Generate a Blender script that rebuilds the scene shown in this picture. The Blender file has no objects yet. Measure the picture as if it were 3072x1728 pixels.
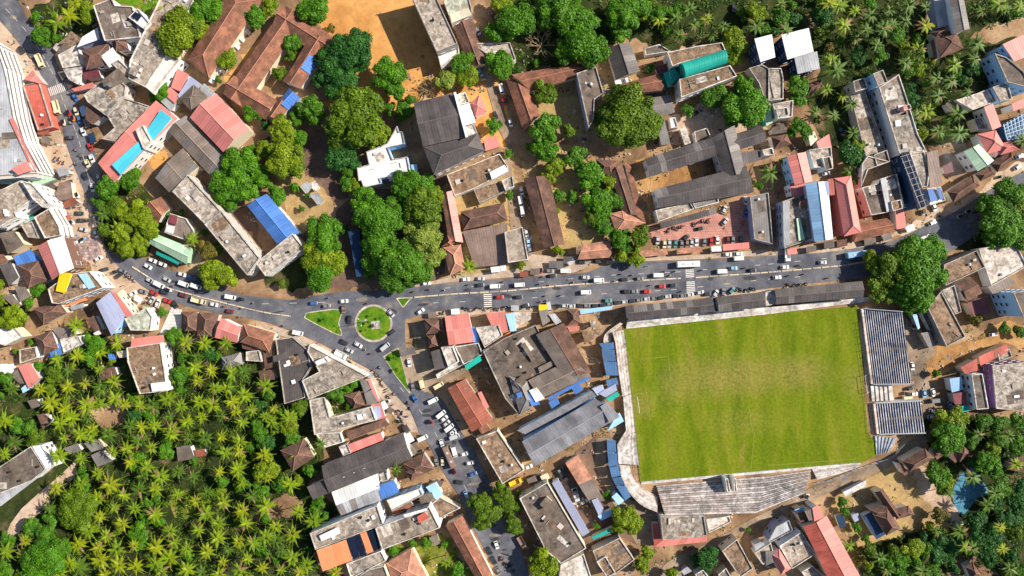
import bpy, math, random
from mathutils import Vector, Matrix
random.seed(7)
R = math.radians
scene = bpy.context.scene
# ---------------------------------------------------------------- camera, sky, sun, exposure
CAM_H = 300.0          # drone height in metres
PPM = 7.0              # photo pixels per metre on the ground
cam_d = bpy.data.cameras.new('camera')
cam_d.sensor_width = 36.0
cam_d.lens = 36.0 * CAM_H / (3072 / PPM)
cam_d.clip_start = 1.0
cam_d.clip_end = 5000.0
cam = bpy.data.objects.new('camera', cam_d)
cam.location = (0, 0, CAM_H)
scene.collection.objects.link(cam)
scene.camera = cam

SUN_EL, SUN_DX, SUN_DY = 38.0, 1.0, 0.26      # light comes from image right, a little from the top
az = math.atan2(SUN_DX, SUN_DY)               # clockwise from +Y
world = bpy.data.worlds.new('World')
scene.world = world
world.use_nodes = True
wn = world.node_tree.nodes
wl = world.node_tree.links
wn.clear()
sky = wn.new('ShaderNodeTexSky')
sky.sky_type = 'NISHITA'
sky.sun_disc = False
sky.sun_elevation = R(SUN_EL)
sky.sun_rotation = az
sky.air_density = 1.0
sky.dust_density = 1.0
bg = wn.new('ShaderNodeBackground')
bg.inputs['Strength'].default_value = 0.075
wo = wn.new('ShaderNodeOutputWorld')
wl.new(sky.outputs[0], bg.inputs[0])
wl.new(bg.outputs[0], wo.inputs[0])
sun_d = bpy.data.lights.new('sun', 'SUN')
sun_d.energy = 5.0
sun_d.angle = R(0.5)
sun_d.color = (1.0, 0.92, 0.79)
sun = bpy.data.objects.new('sun', sun_d)
dv = Vector((SUN_DX, SUN_DY, 0)).normalized() * math.cos(R(SUN_EL)) + Vector((0, 0, math.sin(R(SUN_EL))))
sun.rotation_euler = dv.to_track_quat('Z', 'Y').to_euler()
sun.location = (120, 40, 200)
scene.collection.objects.link(sun)
vs = scene.view_settings
vs.view_transform = 'Standard'
vs.look = 'None'
vs.gamma = 1.0
vs.use_curve_mapping = False
vs.exposure = 0.55

# ---------------------------------------------------------------- helpers
C = scene.collection
TS = 768 / 2576.0
ORG = [0, 0]

def px(x, y):
    """survey-tile units to photo pixels"""
    return ORG[0] + x * TS, ORG[1] + y * TS

def W(x, y, z=0.0):
    """survey-tile point at height z to world metres"""
    a, b = px(x, y)
    k = 1 - z / CAM_H
    return Vector(((a - 1536) / PPM * k, (864 - b) / PPM * k, z))

def mesh(name, verts, faces, mats=(), idx=None, smooth=False):
    me = bpy.data.meshes.new(name)
    me.from_pydata([tuple(v) for v in verts], [], faces)
    for m in mats:
        me.materials.append(m)
    if idx:
        me.polygons.foreach_set('material_index', idx)
    if smooth:
        me.polygons.foreach_set('use_smooth', [True] * len(me.polygons))
    me.update()
    return me

def link(name, me, parent=None, loc=None, rz=0.0, mat=None):
    o = bpy.data.objects.new(name, me)
    C.objects.link(o)
    if parent is not None:
        o.parent = parent
    if loc is not None:
        o.location = loc
    if rz:
        o.rotation_euler = (0, 0, rz)
    if mat is not None:
        o.material_slots[0].link = 'OBJECT'
        o.material_slots[0].material = mat
    return o

def thing(name, label, cat, loc, rz=0.0, group=None):
    o = bpy.data.objects.new(name, None)
    o.empty_display_size = 0.5
    C.objects.link(o)
    o.location = loc
    o.rotation_euler = (0, 0, rz)
    tag(o, label, cat, group)
    return o

def tag(o, label, cat, group=None):
    if label:
        o['label'] = label
    o['category'] = cat
    if group:
        o['group'] = group

class MB:
    """collects simple solids for one mesh"""
    def __init__(s):
        s.v, s.f, s.i = [], [], []
    def quad(s, pts, m=0):
        n = len(s.v); s.v += [tuple(p) for p in pts]; s.f.append(tuple(range(n, n + len(pts)))); s.i.append(m)
    def box(s, x0, x1, y0, y1, z0, z1, m=0, taper=0.0, tx=None):
        t = taper; u = t if tx is None else tx
        n = len(s.v)
        s.v += [(x0, y0, z0), (x1, y0, z0), (x1, y1, z0), (x0, y1, z0),
                (x0 + u, y0 + t, z1), (x1 - u, y0 + t, z1), (x1 - u, y1 - t, z1), (x0 + u, y1 - t, z1)]
        for q in ((3, 2, 1, 0), (4, 5, 6, 7), (0, 1, 5, 4), (1, 2, 6, 5), (2, 3, 7, 6), (3, 0, 4, 7)):
            s.f.append(tuple(n + k for k in q)); s.i.append(m)
    def tube(s, a, b, r0, r1=None, n=6, m=0, cap=True):
        a, b = Vector(a), Vector(b); r1 = r0 if r1 is None else r1
        d = (b - a).normalized(); t = d.orthogonal().normalized(); u = d.cross(t)
        k = len(s.v)
        for p, r in ((a, r0), (b, r1)):
            for j in range(n):
                w = 2 * math.pi * j / n
                s.v.append(tuple(p + t * math.cos(w) * r + u * math.sin(w) * r))
        for j in range(n):
            s.f.append((k + j, k + (j + 1) % n, k + n + (j + 1) % n, k + n + j)); s.i.append(m)
        if cap:
            s.f.append(tuple(k + n + j for j in range(n))); s.i.append(m)
            s.f.append(tuple(k + n - 1 - j for j in range(n))); s.i.append(m)
    def prism(s, poly, z0, z1, m=0, top=True, bottom=False):
        n = len(poly); k = len(s.v)
        s.v += [(p[0], p[1], z0) for p in poly] + [(p[0], p[1], z1) for p in poly]
        for j in range(n):
            s.f.append((k + j, k + (j + 1) % n, k + n + (j + 1) % n, k + n + j)); s.i.append(m)
        if top:
            s.f.append(tuple(k + n + j for j in range(n))); s.i.append(m)
        if bottom:
            s.f.append(tuple(k + n - 1 - j for j in range(n))); s.i.append(m)
    def mesh(s, name, mats, smooth=False):
        return mesh(name, s.v, s.f, mats, s.i, smooth)

def area(poly):
    return 0.5 * sum(poly[i][0] * poly[(i + 1) % len(poly)][1] - poly[(i + 1) % len(poly)][0] * poly[i][1] for i in range(len(poly)))

def ccw(poly):
    return list(poly) if area(poly) > 0 else list(reversed(poly))

def inset(poly, d):
    n = len(poly); out = []
    for i in range(n):
        a, b, c = poly[i - 1], poly[i], poly[(i + 1) % n]
        e1 = Vector((b[0] - a[0], b[1] - a[1])).normalized(); e2 = Vector((c[0] - b[0], c[1] - b[1])).normalized()
        n1 = Vector((-e1.y, e1.x)); n2 = Vector((-e2.y, e2.x))
        m = n1 + n2
        m = n1 if m.length < 1e-4 else m.normalized()
        k = d / max(0.4, m.dot(n1))
        out.append(Vector((b[0] + m.x * k, b[1] + m.y * k)))
    return out

def inside(x, y, poly):
    r = False; n = len(poly); j = n - 1
    for i in range(n):
        xi, yi = poly[i][0], poly[i][1]; xj, yj = poly[j][0], poly[j][1]
        if (yi > y) != (yj > y) and x < (xj - xi) * (y - yi) / (yj - yi) + xi:
            r = not r
        j = i
    return r

# ---------------------------------------------------------------- materials
MATS = {}

def newmat(name, rough=0.85, spec=0.2):
    m = bpy.data.materials.new(name); m.use_nodes = True
    nt = m.node_tree; b = nt.nodes['Principled BSDF']
    b.inputs['Roughness'].default_value = rough
    b.inputs['Specular IOR Level'].default_value = spec
    return m, nt, b

def nd(nt, t, **kw):
    n = nt.nodes.new(t)
    for k, v in kw.items():
        setattr(n, k, v)
    return n

def noise(nt, vec, scale, detail=4, rough=0.6, dist=0.0):
    n = nd(nt, 'ShaderNodeTexNoise')
    n.inputs['Scale'].default_value = scale; n.inputs['Detail'].default_value = detail
    n.inputs['Roughness'].default_value = rough; n.inputs['Distortion'].default_value = dist
    nt.links.new(vec, n.inputs['Vector'])
    return n.outputs['Fac']

def ramp(nt, fac, stops):
    n = nd(nt, 'ShaderNodeValToRGB')
    el = n.color_ramp.elements
    while len(el) < len(stops):
        el.new(0.5)
    for e, (p, c) in zip(el, stops):
        e.position = p; e.color = (c[0], c[1], c[2], 1)
    nt.links.new(fac, n.inputs[0])
    return n.outputs[0]

def mix(nt, fac, a, b, mode='MIX'):
    n = nd(nt, 'ShaderNodeMix', data_type='RGBA', blend_type=mode)
    for s, v in ((n.inputs[0], fac), (n.inputs[6], a), (n.inputs[7], b)):
        if hasattr(v, 'is_linked'):
            nt.links.new(v, s)
        elif isinstance(v, (int, float)):
            s.default_value = v if s.type == 'VALUE' else (v, v, v, 1)
        else:
            s.default_value = (v[0], v[1], v[2], 1)
    return n.outputs[2]

def mrange(nt, v, a, b, c, d):
    n = nd(nt, 'ShaderNodeMapRange')
    nt.links.new(v, n.inputs[0])
    for k, q in zip((1, 2, 3, 4), (a, b, c, d)):
        n.inputs[k].default_value = q
    return n.outputs[0]

def pos(nt):
    return nd(nt, 'ShaderNodeNewGeometry').outputs['Position']

def objco(nt):
    return nd(nt, 'ShaderNodeTexCoord').outputs['Object']

def orand(nt):
    return nd(nt, 'ShaderNodeObjectInfo').outputs['Random']

def grey(nt, v):
    n = nd(nt, 'ShaderNodeCombineColor')
    for k in range(3):
        nt.links.new(v, n.inputs[k])
    return n.outputs[0]

def bump(nt, b, h, strength, dist=0.1):
    n = nd(nt, 'ShaderNodeBump')
    n.inputs['Strength'].default_value = strength; n.inputs['Distance'].default_value = dist
    nt.links.new(h, n.inputs['Height']); nt.links.new(n.outputs[0], b.inputs['Normal'])

def sc(c, k):
    return tuple(max(0.0, min(0.95, x * k)) for x in c)

def m_plain(name, col, rough=0.7, spec=0.3, var=0.12, metal=0.0):
    if name in MATS: return MATS[name]
    m, nt, b = newmat(name, rough, spec)
    f = noise(nt, pos(nt), 1.3, 3)
    c = mix(nt, f, sc(col, 1 - var), sc(col, 1 + var))
    nt.links.new(c, b.inputs['Base Color']); b.inputs['Metallic'].default_value = metal
    MATS[name] = m
    return m

def m_concrete(name, col, grime=1.0):
    """weathered cement terrace: pale patches, black algae, puddle rings"""
    if name in MATS: return MATS[name]
    m, nt, b = newmat(name, 0.92, 0.15)
    p = pos(nt)
    f1 = noise(nt, p, 0.22, 8, 0.68, 0.6)
    f2 = noise(nt, p, 0.9, 7, 0.72, 0.3)
    f3 = noise(nt, p, 0.06, 3, 0.5)
    f4 = noise(nt, p, 0.5, 6, 0.7, 0.8)
    c = ramp(nt, f1, [(0.36, sc(col, 0.42)), (0.45, sc(col, 0.85)), (0.54, sc(col, 1.1)), (0.64, sc(col, 1.6))])
    c = mix(nt, mrange(nt, f4, 0.51, 0.58, 0.0, 0.75 * grime), c, sc(col, 0.30))
    c = mix(nt, mrange(nt, f2, 0.52, 0.66, 0.0, 0.6 * grime), c, sc(col, 0.45))
    c = mix(nt, mrange(nt, f4, 0.38, 0.45, 0.7 * grime, 0.0), c, sc(col, 1.9))
    c = mix(nt, mrange(nt, f3, 0.4, 0.65, 0.0, 0.35), c, (col[0] * 1.05, col[1] * 0.88, col[2] * 0.72))
    r = mrange(nt, orand(nt), 0, 1, 0.86, 1.1)
    c = mix(nt, 1.0, c, grey(nt, r), 'MULTIPLY')
    nt.links.new(c, b.inputs['Base Color'])
    bump(nt, b, f2, 0.3, 0.05)
    MATS[name] = m
    return m

def m_sheet(name, col, rough=0.55, stain=0.3, pitch=1.05, rusty=0.0):
    """corrugated sheet, ribs along the slope in the piece's own frame"""
    if name in MATS: return MATS[name]
    m, nt, b = newmat(name, rough, 0.3)
    p = pos(nt); oc = objco(nt)
    w = nd(nt, 'ShaderNodeTexWave', wave_type='BANDS', bands_direction='X', wave_profile='SIN')
    w.inputs['Scale'].default_value = 0.31416 / pitch
    w.inputs['Distortion'].default_value = 0.0
    nt.links.new(oc, w.inputs['Vector'])
    mp = nd(nt, 'ShaderNodeMapping'); mp.inputs['Scale'].default_value = (1.4, 0.09, 1)
    nt.links.new(oc, mp.inputs[0])
    streak = noise(nt, mp.outputs[0], 1.0, 4, 0.6)
    big = noise(nt, p, 0.16, 5, 0.62)
    c = mix(nt, mrange(nt, big, 0.3, 0.72, 0.0, 1.0), sc(col, 1 - stain * 0.75), sc(col, 1 + stain * 0.45))
    c = mix(nt, mrange(nt, streak, 0.42, 0.7, 0.0, 0.5 * min(1, stain * 2.2)), c, sc(col, 0.62))
    if rusty:
        fr = noise(nt, p, 0.3, 8, 0.7)
        c = mix(nt, mrange(nt, fr, 0.46, 0.6, 0.0, rusty), c, (0.30, 0.10, 0.05))
        c = mix(nt, mrange(nt, fr, 0.30, 0.40, rusty * 0.7, 0.0), c, (0.62, 0.57, 0.54))
    rr = mrange(nt, orand(nt), 0, 1, 0.80, 1.12)
    c = mix(nt, 1.0, c, grey(nt, rr), 'MULTIPLY')
    rib = mrange(nt, w.outputs['Fac'], 0, 1, 0.9, 1.03)
    c = mix(nt, 1.0, c, grey(nt, rib), 'MULTIPLY')
    nt.links.new(c, b.inputs['Base Color'])
    bump(nt, b, w.outputs['Fac'], 0.25, 0.06)
    MATS[name] = m
    return m

def m_tile(name, col):
    """clay tile courses, mossy and patched"""
    if name in MATS: return MATS[name]
    m, nt, b = newmat(name, 0.9, 0.15)
    p = pos(nt); oc = objco(nt)
    br = nd(nt, 'ShaderNodeTexBrick')
    br.inputs['Scale'].default_value = 1.0
    br.inputs['Mortar Size'].default_value = 0.05
    br.inputs['Brick Width'].default_value = 0.55; br.inputs['Row Height'].default_value = 0.62
    br.inputs['Color1'].default_value = (*sc(col, 1.18), 1); br.inputs['Color2'].default_value = (*sc(col, 0.86), 1)
    br.inputs['Mortar'].default_value = (*sc(col, 0.55), 1)
    nt.links.new(oc, br.inputs['Vector'])
    f = noise(nt, p, 0.28, 7, 0.66); g = noise(nt, p, 1.7, 5, 0.7)
    c = mix(nt, mrange(nt, f, 0.46, 0.62, 0, 0.75), br.outputs['Color'], (col[0] * 0.42, col[1] * 0.5, col[2] * 0.52))
    c = mix(nt, mrange(nt, f, 0.32, 0.46, 0.8, 0), c, (min(.9, col[0] * 1.6), col[1] * 1.45, col[2] * 1.35))
    c = mix(nt, mrange(nt, g, 0.52, 0.72, 0, 0.55), c, sc(col, 0.6))
    rr = mrange(nt, orand(nt), 0, 1, 0.88, 1.08)
    c = mix(nt, 1.0, c, grey(nt, rr), 'MULTIPLY')
    nt.links.new(c, b.inputs['Base Color'])
    bump(nt, b, g, 0.4, 0.06)
    MATS[name] = m
    return m

def m_ground(name, stops, s1=0.05, s2=0.6, bumpy=0.3, rough=0.95):
    if name in MATS: return MATS[name]
    m, nt, b = newmat(name, rough, 0.1)
    p = pos(nt)
    f1 = noise(nt, p, s1, 8, 0.62, 0.4); f2 = noise(nt, p, s2, 7, 0.7)
    f3 = noise(nt, p, 4.0, 3, 0.6)
    c = ramp(nt, f1, stops)
    c = mix(nt, 1.0, c, grey(nt, mrange(nt, f2, 0.25, 0.75, 0.72, 1.26)), 'MULTIPLY')
    c = mix(nt, 1.0, c, grey(nt, mrange(nt, f3, 0.3, 0.7, 0.86, 1.12)), 'MULTIPLY')
    nt.links.new(c, b.inputs['Base Color'])
    bump(nt, b, f2, bumpy, 0.12)
    MATS[name] = m
    return m

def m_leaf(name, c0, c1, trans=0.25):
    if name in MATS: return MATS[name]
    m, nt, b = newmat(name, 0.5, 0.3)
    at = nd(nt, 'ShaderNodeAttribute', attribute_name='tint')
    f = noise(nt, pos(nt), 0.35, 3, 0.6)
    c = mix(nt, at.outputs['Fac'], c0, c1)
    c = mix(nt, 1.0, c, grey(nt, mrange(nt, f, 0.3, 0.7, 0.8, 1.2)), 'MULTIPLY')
    nt.links.new(c, b.inputs['Base Color'])
    tr = nd(nt, 'ShaderNodeBsdfTranslucent')
    nt.links.new(c, tr.inputs['Color'])
    ms = nd(nt, 'ShaderNodeMixShader'); ms.inputs[0].default_value = trans
    out = nt.nodes['Material Output']
    nt.links.new(b.outputs[0], ms.inputs[1]); nt.links.new(tr.outputs[0], ms.inputs[2])
    nt.links.new(ms.outputs[0], out.inputs[0])
    MATS[name] = m
    return m

COL = dict(con=(.345, .30, .26), dcon=(.155, .126, .108), bcon=(.25, .172, .118), pcon=(.52, .47, .43), wcon=(.70, .68, .66), gcon=(.47, .50, .42),
           white=(.80, .80, .80), dark=(.112, .096, .094), grey=(.235, .212, .205), lgrey=(.44, .45, .48), gbrown=(.245, .195, .165),
           brown=(.175, .098, .075), tile=(.30, .135, .088), ltile=(.52, .25, .17), pink=(.70, .235, .205), red=(.55, .13, .095), lilac=(.36, .39, .55), mgrey=(.25, .25, .275),
           blue=(.085, .22, .60), lblue=(.36, .60, .90), turq=(.08, .56, .72), mint=(.42, .60, .43), teal=(.015, .38, .31), yellow=(.82, .64, .02),
           orange=(.80, .29, .13), rust=(.36, .115, .08), solar=(.012, .018, .04), dblue=(.02, .055, .13), sblue=(.085, .18, .36), maroon=(.22, .06, .07), stripe=(.26, .18, .15),
           cream=(.72, .63, .47), purple=(.20, .09, .26), black=(.02, .02, .022))
CONC = {'con', 'dcon', 'bcon', 'pcon', 'wcon', 'gcon'}
TILE = {'brown', 'tile', 'ltile'}

def roofmat(c):
    if c in CONC:
        return m_concrete('roof_concrete_' + c, COL[c], 0.45 if c in ('dcon', 'wcon') else 1.0)
    if c in TILE:
        return m_tile('roof_tile_' + c, COL[c])
    st = {'white': .15, 'blue': .3, 'lblue': .2, 'turq': .2, 'sblue': .4, 'lilac': .15, 'mint': .15, 'solar': .1, 'yellow': .15, 'orange': .14, 'pink': .2, 'teal': .18}.get(c, .6)
    return m_sheet('roof_sheet_' + c, COL[c], 0.5 if c != 'solar' else 0.2, st, rusty=0.9 if c == 'rust' else 0.0)

def wallmat(c):
    return m_plain('wall_paint_' + c, COL[c], 0.85, 0.15, 0.12)
# ---------------------------------------------------------------- labels
LANDMARKS = []            # (phrase, photo px x, photo px y)
PENDING = []              # (object, description, photo x, photo y)

def landmark(phrase, x, y):
    LANDMARKS.append((phrase, x, y))

def later(o, desc, x, y):
    PENDING.append((o, desc, x, y))

_T = ['', '', 'twenty', 'thirty', 'forty', 'fifty', 'sixty', 'seventy', 'eighty', 'ninety']
ORD = ['', 'second', 'third', 'fourth', 'fifth', 'sixth', 'seventh', 'eighth', 'ninth', 'tenth', 'eleventh', 'twelfth', 'thirteenth', 'fourteenth',
       'fifteenth', 'sixteenth', 'seventeenth', 'eighteenth', 'nineteenth', 'twentieth']
for k in range(21, 100):
    ORD.append(_T[k // 10][:-1] + 'ieth' if k % 10 == 0 else _T[k // 10] + '-' + (['', 'first'] + ORD[1:9])[k % 10])

def settle_labels():
    used = {}
    for o, desc, x, y in PENDING:
        best = min(LANDMARKS, key=lambda l: (l[1] - x) ** 2 + (l[2] - y) ** 2)
        dx, dy = x - best[1], y - best[2]
        d = math.hypot(dx, dy)
        side = ('right of' if dx > 0 else 'left of') if abs(dx) > abs(dy) else ('below' if dy > 0 else 'above')
        used.setdefault((desc, side, best[0]), []).append((d, o))
    for (desc, side, lm), lst in used.items():
        lst.sort(key=lambda t: t[0])
        for k, (d, o) in enumerate(lst):
            lead = '' if len(lst) == 1 else ('nearest ' if k == 0 else (ORD[k] + ' nearest '))
            o['label'] = ' '.join((lead + desc + ' ' + side + ' the ' + lm).split())

# ---------------------------------------------------------------- buildings
FOOT = []                 # world footprints, so that plants keep off them
WORD = dict(con='grey concrete', dcon='dark concrete', bcon='brown stained concrete', pcon='pale concrete', wcon='whitish concrete', gcon='pale green concrete',
            white='white sheet', dark='dark grey sheet', grey='grey sheet', mgrey='mid grey sheet', lgrey='light grey sheet', gbrown='grey brown sheet', brown='brown tiled',
            tile='red tiled', ltile='light red tiled', pink='pink sheet', red='red sheet', lilac='pale violet sheet', blue='bright blue sheet', lblue='light blue sheet',
            turq='turquoise sheet', mint='mint green sheet', teal='teal green sheet', yellow='yellow', orange='orange', rust='rusty red sheet', solar='black panel',
            dblue='dark blue sheet', sblue='blue sheet', maroon='dark red sheet', stripe='brown striped sheet', cream='cream', purple='purple', black='black')

def frame_obj(name, pts, th, mat, parent, org):
    """slab through four 3D points in its own frame: x along p0-p1, y towards p3"""
    p0 = Vector(pts[0]); x = (Vector(pts[1]) - p0).normalized()
    nrm = x.cross(Vector(pts[-1]) - p0).normalized()
    y = nrm.cross(x)
    if nrm.z < 0:
        nrm = -nrm; flip = True
    else:
        flip = False
    M = Matrix((x, y, nrm)).transposed().to_4x4()
    Mi = M.to_3x3().inverted()
    loc = [Mi @ (Vector(p) - p0) for p in pts]
    n = len(loc)
    v = [(q.x, q.y, q.z) for q in loc] + [(q.x, q.y, q.z - th) for q in loc]
    f = [tuple(range(n)), tuple(range(2 * n - 1, n - 1, -1))] + [(n + j, n + (j + 1) % n, (j + 1) % n, j) for j in range(n)]
    if flip:
        f = [tuple(reversed(q)) for q in f]
    o = link(name, mesh(name, v, f, [mat]), parent)
    M.translation = p0 - org
    o.matrix_basis = M
    return o

def lerp(a, b, t):
    return a + (b - a) * t

def sheets(name, a, b, c, d, mat, parent, org, step=2.6, th=0.1, pieces=True):
    """roof plane a-b (ridge) down to d-c (eave), as separate sheets; neighbours lap by a few millimetres"""
    L = max((b - a).length, (c - d).length)
    n = max(1, min(24, round(L / step))) if pieces else 1
    gap = 0.02 / max(L, 1)
    alt = {'roof_sheet_dark': 'grey', 'roof_sheet_grey': 'gbrown', 'roof_sheet_gbrown': 'grey', 'roof_sheet_lgrey': 'grey', 'roof_sheet_stripe': 'gbrown', 'roof_sheet_red': 'rust'}.get(mat.name)
    base = mat
    for k in range(n):
        mat = roofmat(alt) if alt and n > 3 and random.random() < .10 else base
        t0, t1 = k / n + (gap if k else 0), (k + 1) / n - (gap if k < n - 1 else 0)
        dz = Vector((0, 0, 0.03 * (k % 2)))
        frame_obj(name, [lerp(a, b, t0) + dz, lerp(a, b, t1) + dz, lerp(d, c, t1) + dz, lerp(d, c, t0) + dz], th, mat, parent, org)

WIN = {}

def window_mesh():
    if 'w' not in WIN:
        mb = MB()
        mb.box(-0.75, 0.75, -0.06, 0.05, -0.7, 0.7, 1)
        mb.box(-0.62, 0.62, -0.09, -0.065, -0.58, 0.58, 0)
        mb.box(-0.03, 0.03, -0.11, -0.095, -0.58, 0.58, 1)
        mb.box(-0.9, 0.9, -0.2, 0.05, 0.8, 0.88, 2)
        WIN['w'] = mb.mesh('window', [m_plain('window_glass', (.03, .04, .05), 0.12, 0.6, 0.1), m_plain('window_frame', (.45, .42, .38), 0.7, 0.2), m_plain('sunshade', (.6, .58, .55), 0.9, 0.1)])
    return WIN['w']

def windows(root, org, poly, h, limit=16):
    n = len(poly); done = 0
    for i in range(n):
        a = Vector((poly[i][0], poly[i][1])); b = Vector((poly[(i + 1) % n][0], poly[(i + 1) % n][1]))
        e = b - a; L = e.length
        if L < 4: continue
        e.normalize(); nr = Vector((e.y, -e.x)); mid = (a + b) / 2
        lean = nr.dot(-mid) / CAM_H * h * PPM          # how wide the wall shows in the photo
        if lean < 5: continue
        st = max(1, int(h / 3.1)); k = max(1, int(L / 3.4))
        for s in range(st):
            for j in range(k):
                if done >= limit: return
                p = a + e * (L * (j + 0.5) / k) + nr * 0.03
                o = link('window', window_mesh(), root, Vector((p.x, p.y, s * 3.1 + 1.75)))
                o.rotation_euler = (0, 0, math.atan2(e.y, e.x))
                done += 1

WALLS = ['cream', 'wcon', 'white', 'pcon', 'wcon']
NB = [0]

def building(kind, pts, h, rise, colour, wall, label, root=None, name=None, cat=None, nowin=False):
    NB[0] += 1
    h = h + 0.017 * (NB[0] % 13)
    cols = colour.split('+'); c1 = cols[0]; c2 = cols[-1]
    eave = [W(x, y, h) for x, y in pts]
    if area(eave) < 0:
        eave = [eave[1], eave[0]] + list(reversed(eave[2:])) if len(eave) == 4 else list(reversed(eave))
    cx = sum(p.x for p in eave) / len(eave); cy = sum(p.y for p in eave) / len(eave)
    org = Vector((cx, cy, 0))
    A = abs(area(eave))
    ppx = [px(x, y) for x, y in pts]; mx = sum(p[0] for p in ppx) / len(ppx); my = sum(p[1] for p in ppx) / len(ppx)
    FOOT.append([(p.x, p.y) for p in eave])
    if root is None:
        size = 'small' if A < 70 else ('large' if A > 420 else '')
        noun = {'f': 'flat roofed building', 'g': 'gabled building', 'h': 'hip roofed house', 'm': 'lean-to shed' if A < 160 else 'low pitched building', 'v': 'barrel roofed hall'}[kind]
        nm = name or {'f': 'flat_roofed_building', 'g': 'gabled_building', 'h': 'hipped_house', 'm': 'lean_to_shed' if A < 160 else 'low_pitched_building', 'v': 'barrel_roofed_hall'}[kind]
        ct = cat or {'f': 'building', 'g': 'building', 'h': 'house', 'm': 'shed' if A < 160 else 'building', 'v': 'hall'}[kind]
        root = thing(nm, label, ct, org)
        if not label:
            later(root, f'{size} {WORD[c1]} {noun}', mx, my)
    else:
        org = root.location.copy()
    wc = wall or WALLS[NB[0] % len(WALLS)]
    wm = wallmat(wc)
    v2 = [Vector((p.x, p.y)) for p in eave]
    if kind == 'f':
        rm = roofmat(c1)
        ins = inset(v2, 0.32)
        mb = MB(); mb.prism(v2, -0.3, h - 0.02, 0, top=True)
        wall_o = link('wall', mb.mesh('wall', [wm]), root); wall_o.location = -org
        mb = MB(); n = len(v2); k0 = h - 0.02; k1 = h + 0.65
        for i in range(n):
            j = (i + 1) % n
            mb.quad([(*v2[i], k0), (*v2[j], k0), (*v2[j], k1), (*v2[i], k1)])
            mb.quad([(*v2[i], k1), (*v2[j], k1), (*ins[j], k1), (*ins[i], k1)])
            mb.quad([(*ins[i], k1), (*ins[j], k1), (*ins[j], k0), (*ins[i], k0)])
        pm = m_concrete('parapet_' + ('w' if wc in ('white', 'wcon', 'cream') else 'g'), (.60, .57, .53) if wc in ('white', 'wcon', 'cream') else (.42, .39, .36), 0.6)
        o = link('parapet', mb.mesh('parapet', [pm]), root); o.location = -org
        mb = MB(); mb.prism(ins, h - 0.02, h + 0.06, 0)
        roof_o = link('roof', mb.mesh('roof', [rm]), root); roof_o.location = -org
        if not nowin and h >= 5.5:
            windows(wall_o, org, v2, h)
        # expansion seams and small roof clutter
        if A > 120:
            rnd = random.Random(NB[0])
            e = v2[1] - v2[0]; ang = math.atan2(e.y, e.x)
            for q in range(min(9, 2 + int(A / 90))):
                for _ in range(12):
                    x = rnd.uniform(min(p.x for p in ins), max(p.x for p in ins)); y = rnd.uniform(min(p.y for p in ins), max(p.y for p in ins))
                    if all(inside(x + dx, y + dy, ins) for dx in (-1.2, 1.2) for dy in (-1.2, 1.2)):
                        t = rnd.random(); mb = MB()
                        if t < 0.35:
                            mb.tube((0, 0, 0), (0, 0, 0.9), 0.5, 0.52, 10, 0); mb.tube((0, 0, 0.9), (0, 0, 1.15), 0.52, 0.2, 10, 0)
                            nme, mt = 'water_barrel', wallmat('black' if rnd.random() < 0.5 else 'white')
                        elif t < 0.7:
                            w_, d_ = rnd.uniform(0.4, 1.1), rnd.uniform(0.4, 1.3)
                            mb.box(-w_, w_, -d_, d_, 0, rnd.uniform(0.25, 0.8)); nme, mt = 'roof_hatch', wallmat(rnd.choice(['pcon', 'white', 'con']))
                        else:
                            l_ = rnd.uniform(1.5, 3.5)
                            mb.box(-l_ / 2, l_ / 2, -0.1, 0.1, 0, 0.35); nme, mt = 'roof_kerb', wallmat('con')
                        o = link(nme, mb.mesh(nme, [mt]), roof_o, Vector((x, y, h + 0.06)), ang + (math.pi / 2 if rnd.random() < .5 else 0))
                        break
            for q in range(min(5, 1 + int(A / 150))):
                for _ in range(10):
                    x = rnd.uniform(min(p.x for p in ins), max(p.x for p in ins)); y = rnd.uniform(min(p.y for p in ins), max(p.y for p in ins)); w_, d_ = rnd.uniform(1.2, 3.4), rnd.uniform(.8, 2.6)
                    ca, sa = math.cos(ang), math.sin(ang)
                    if all(inside(x + sx * w_ * ca - sy * d_ * sa, y + sx * w_ * sa + sy * d_ * ca, ins) for sx in (-1, 1) for sy in (-1, 1)):
                        mb = MB(); mb.box(-w_, w_, -d_, d_, 0, 0.03 + .012 * q)
                        link('roof_patch', mb.mesh('roof_patch', [roofmat(rnd.choice(['con', 'pcon', 'dcon', 'bcon']))]), roof_o, Vector((x, y, h + 0.06)), ang)
                        break
            if A > 330 and not nowin:
                for _ in range(30):
                    x = rnd.uniform(min(p.x for p in ins), max(p.x for p in ins)); y = rnd.uniform(min(p.y for p in ins), max(p.y for p in ins))
                    if all(inside(x + dx, y + dy, ins) for dx in (-2.8, 2.8) for dy in (-2.8, 2.8)):
                        mb = MB(); mb.box(-1.5, 1.5, -2, 2, 0, 2.3); mb.box(-1.7, 1.7, -2.2, 2.2, 2.3, 2.45, 1)
                        mb.box(1.5, 1.53, -0.5, 0.5, 0, 2.0, 2)
                        link('stair_room', mb.mesh('stair_room', [wm, rm, wallmat('brown')]), roof_o, Vector((x, y, h + 0.06)), ang)
                        break
        return root
    # pitched roofs
    rm1, rm2 = roofmat(c1), roofmat(c2)
    P = eave
    U = Vector((0, 0, rise))
    sheet = c1 not in TILE
    ins = inset(v2, 0.45)
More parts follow.
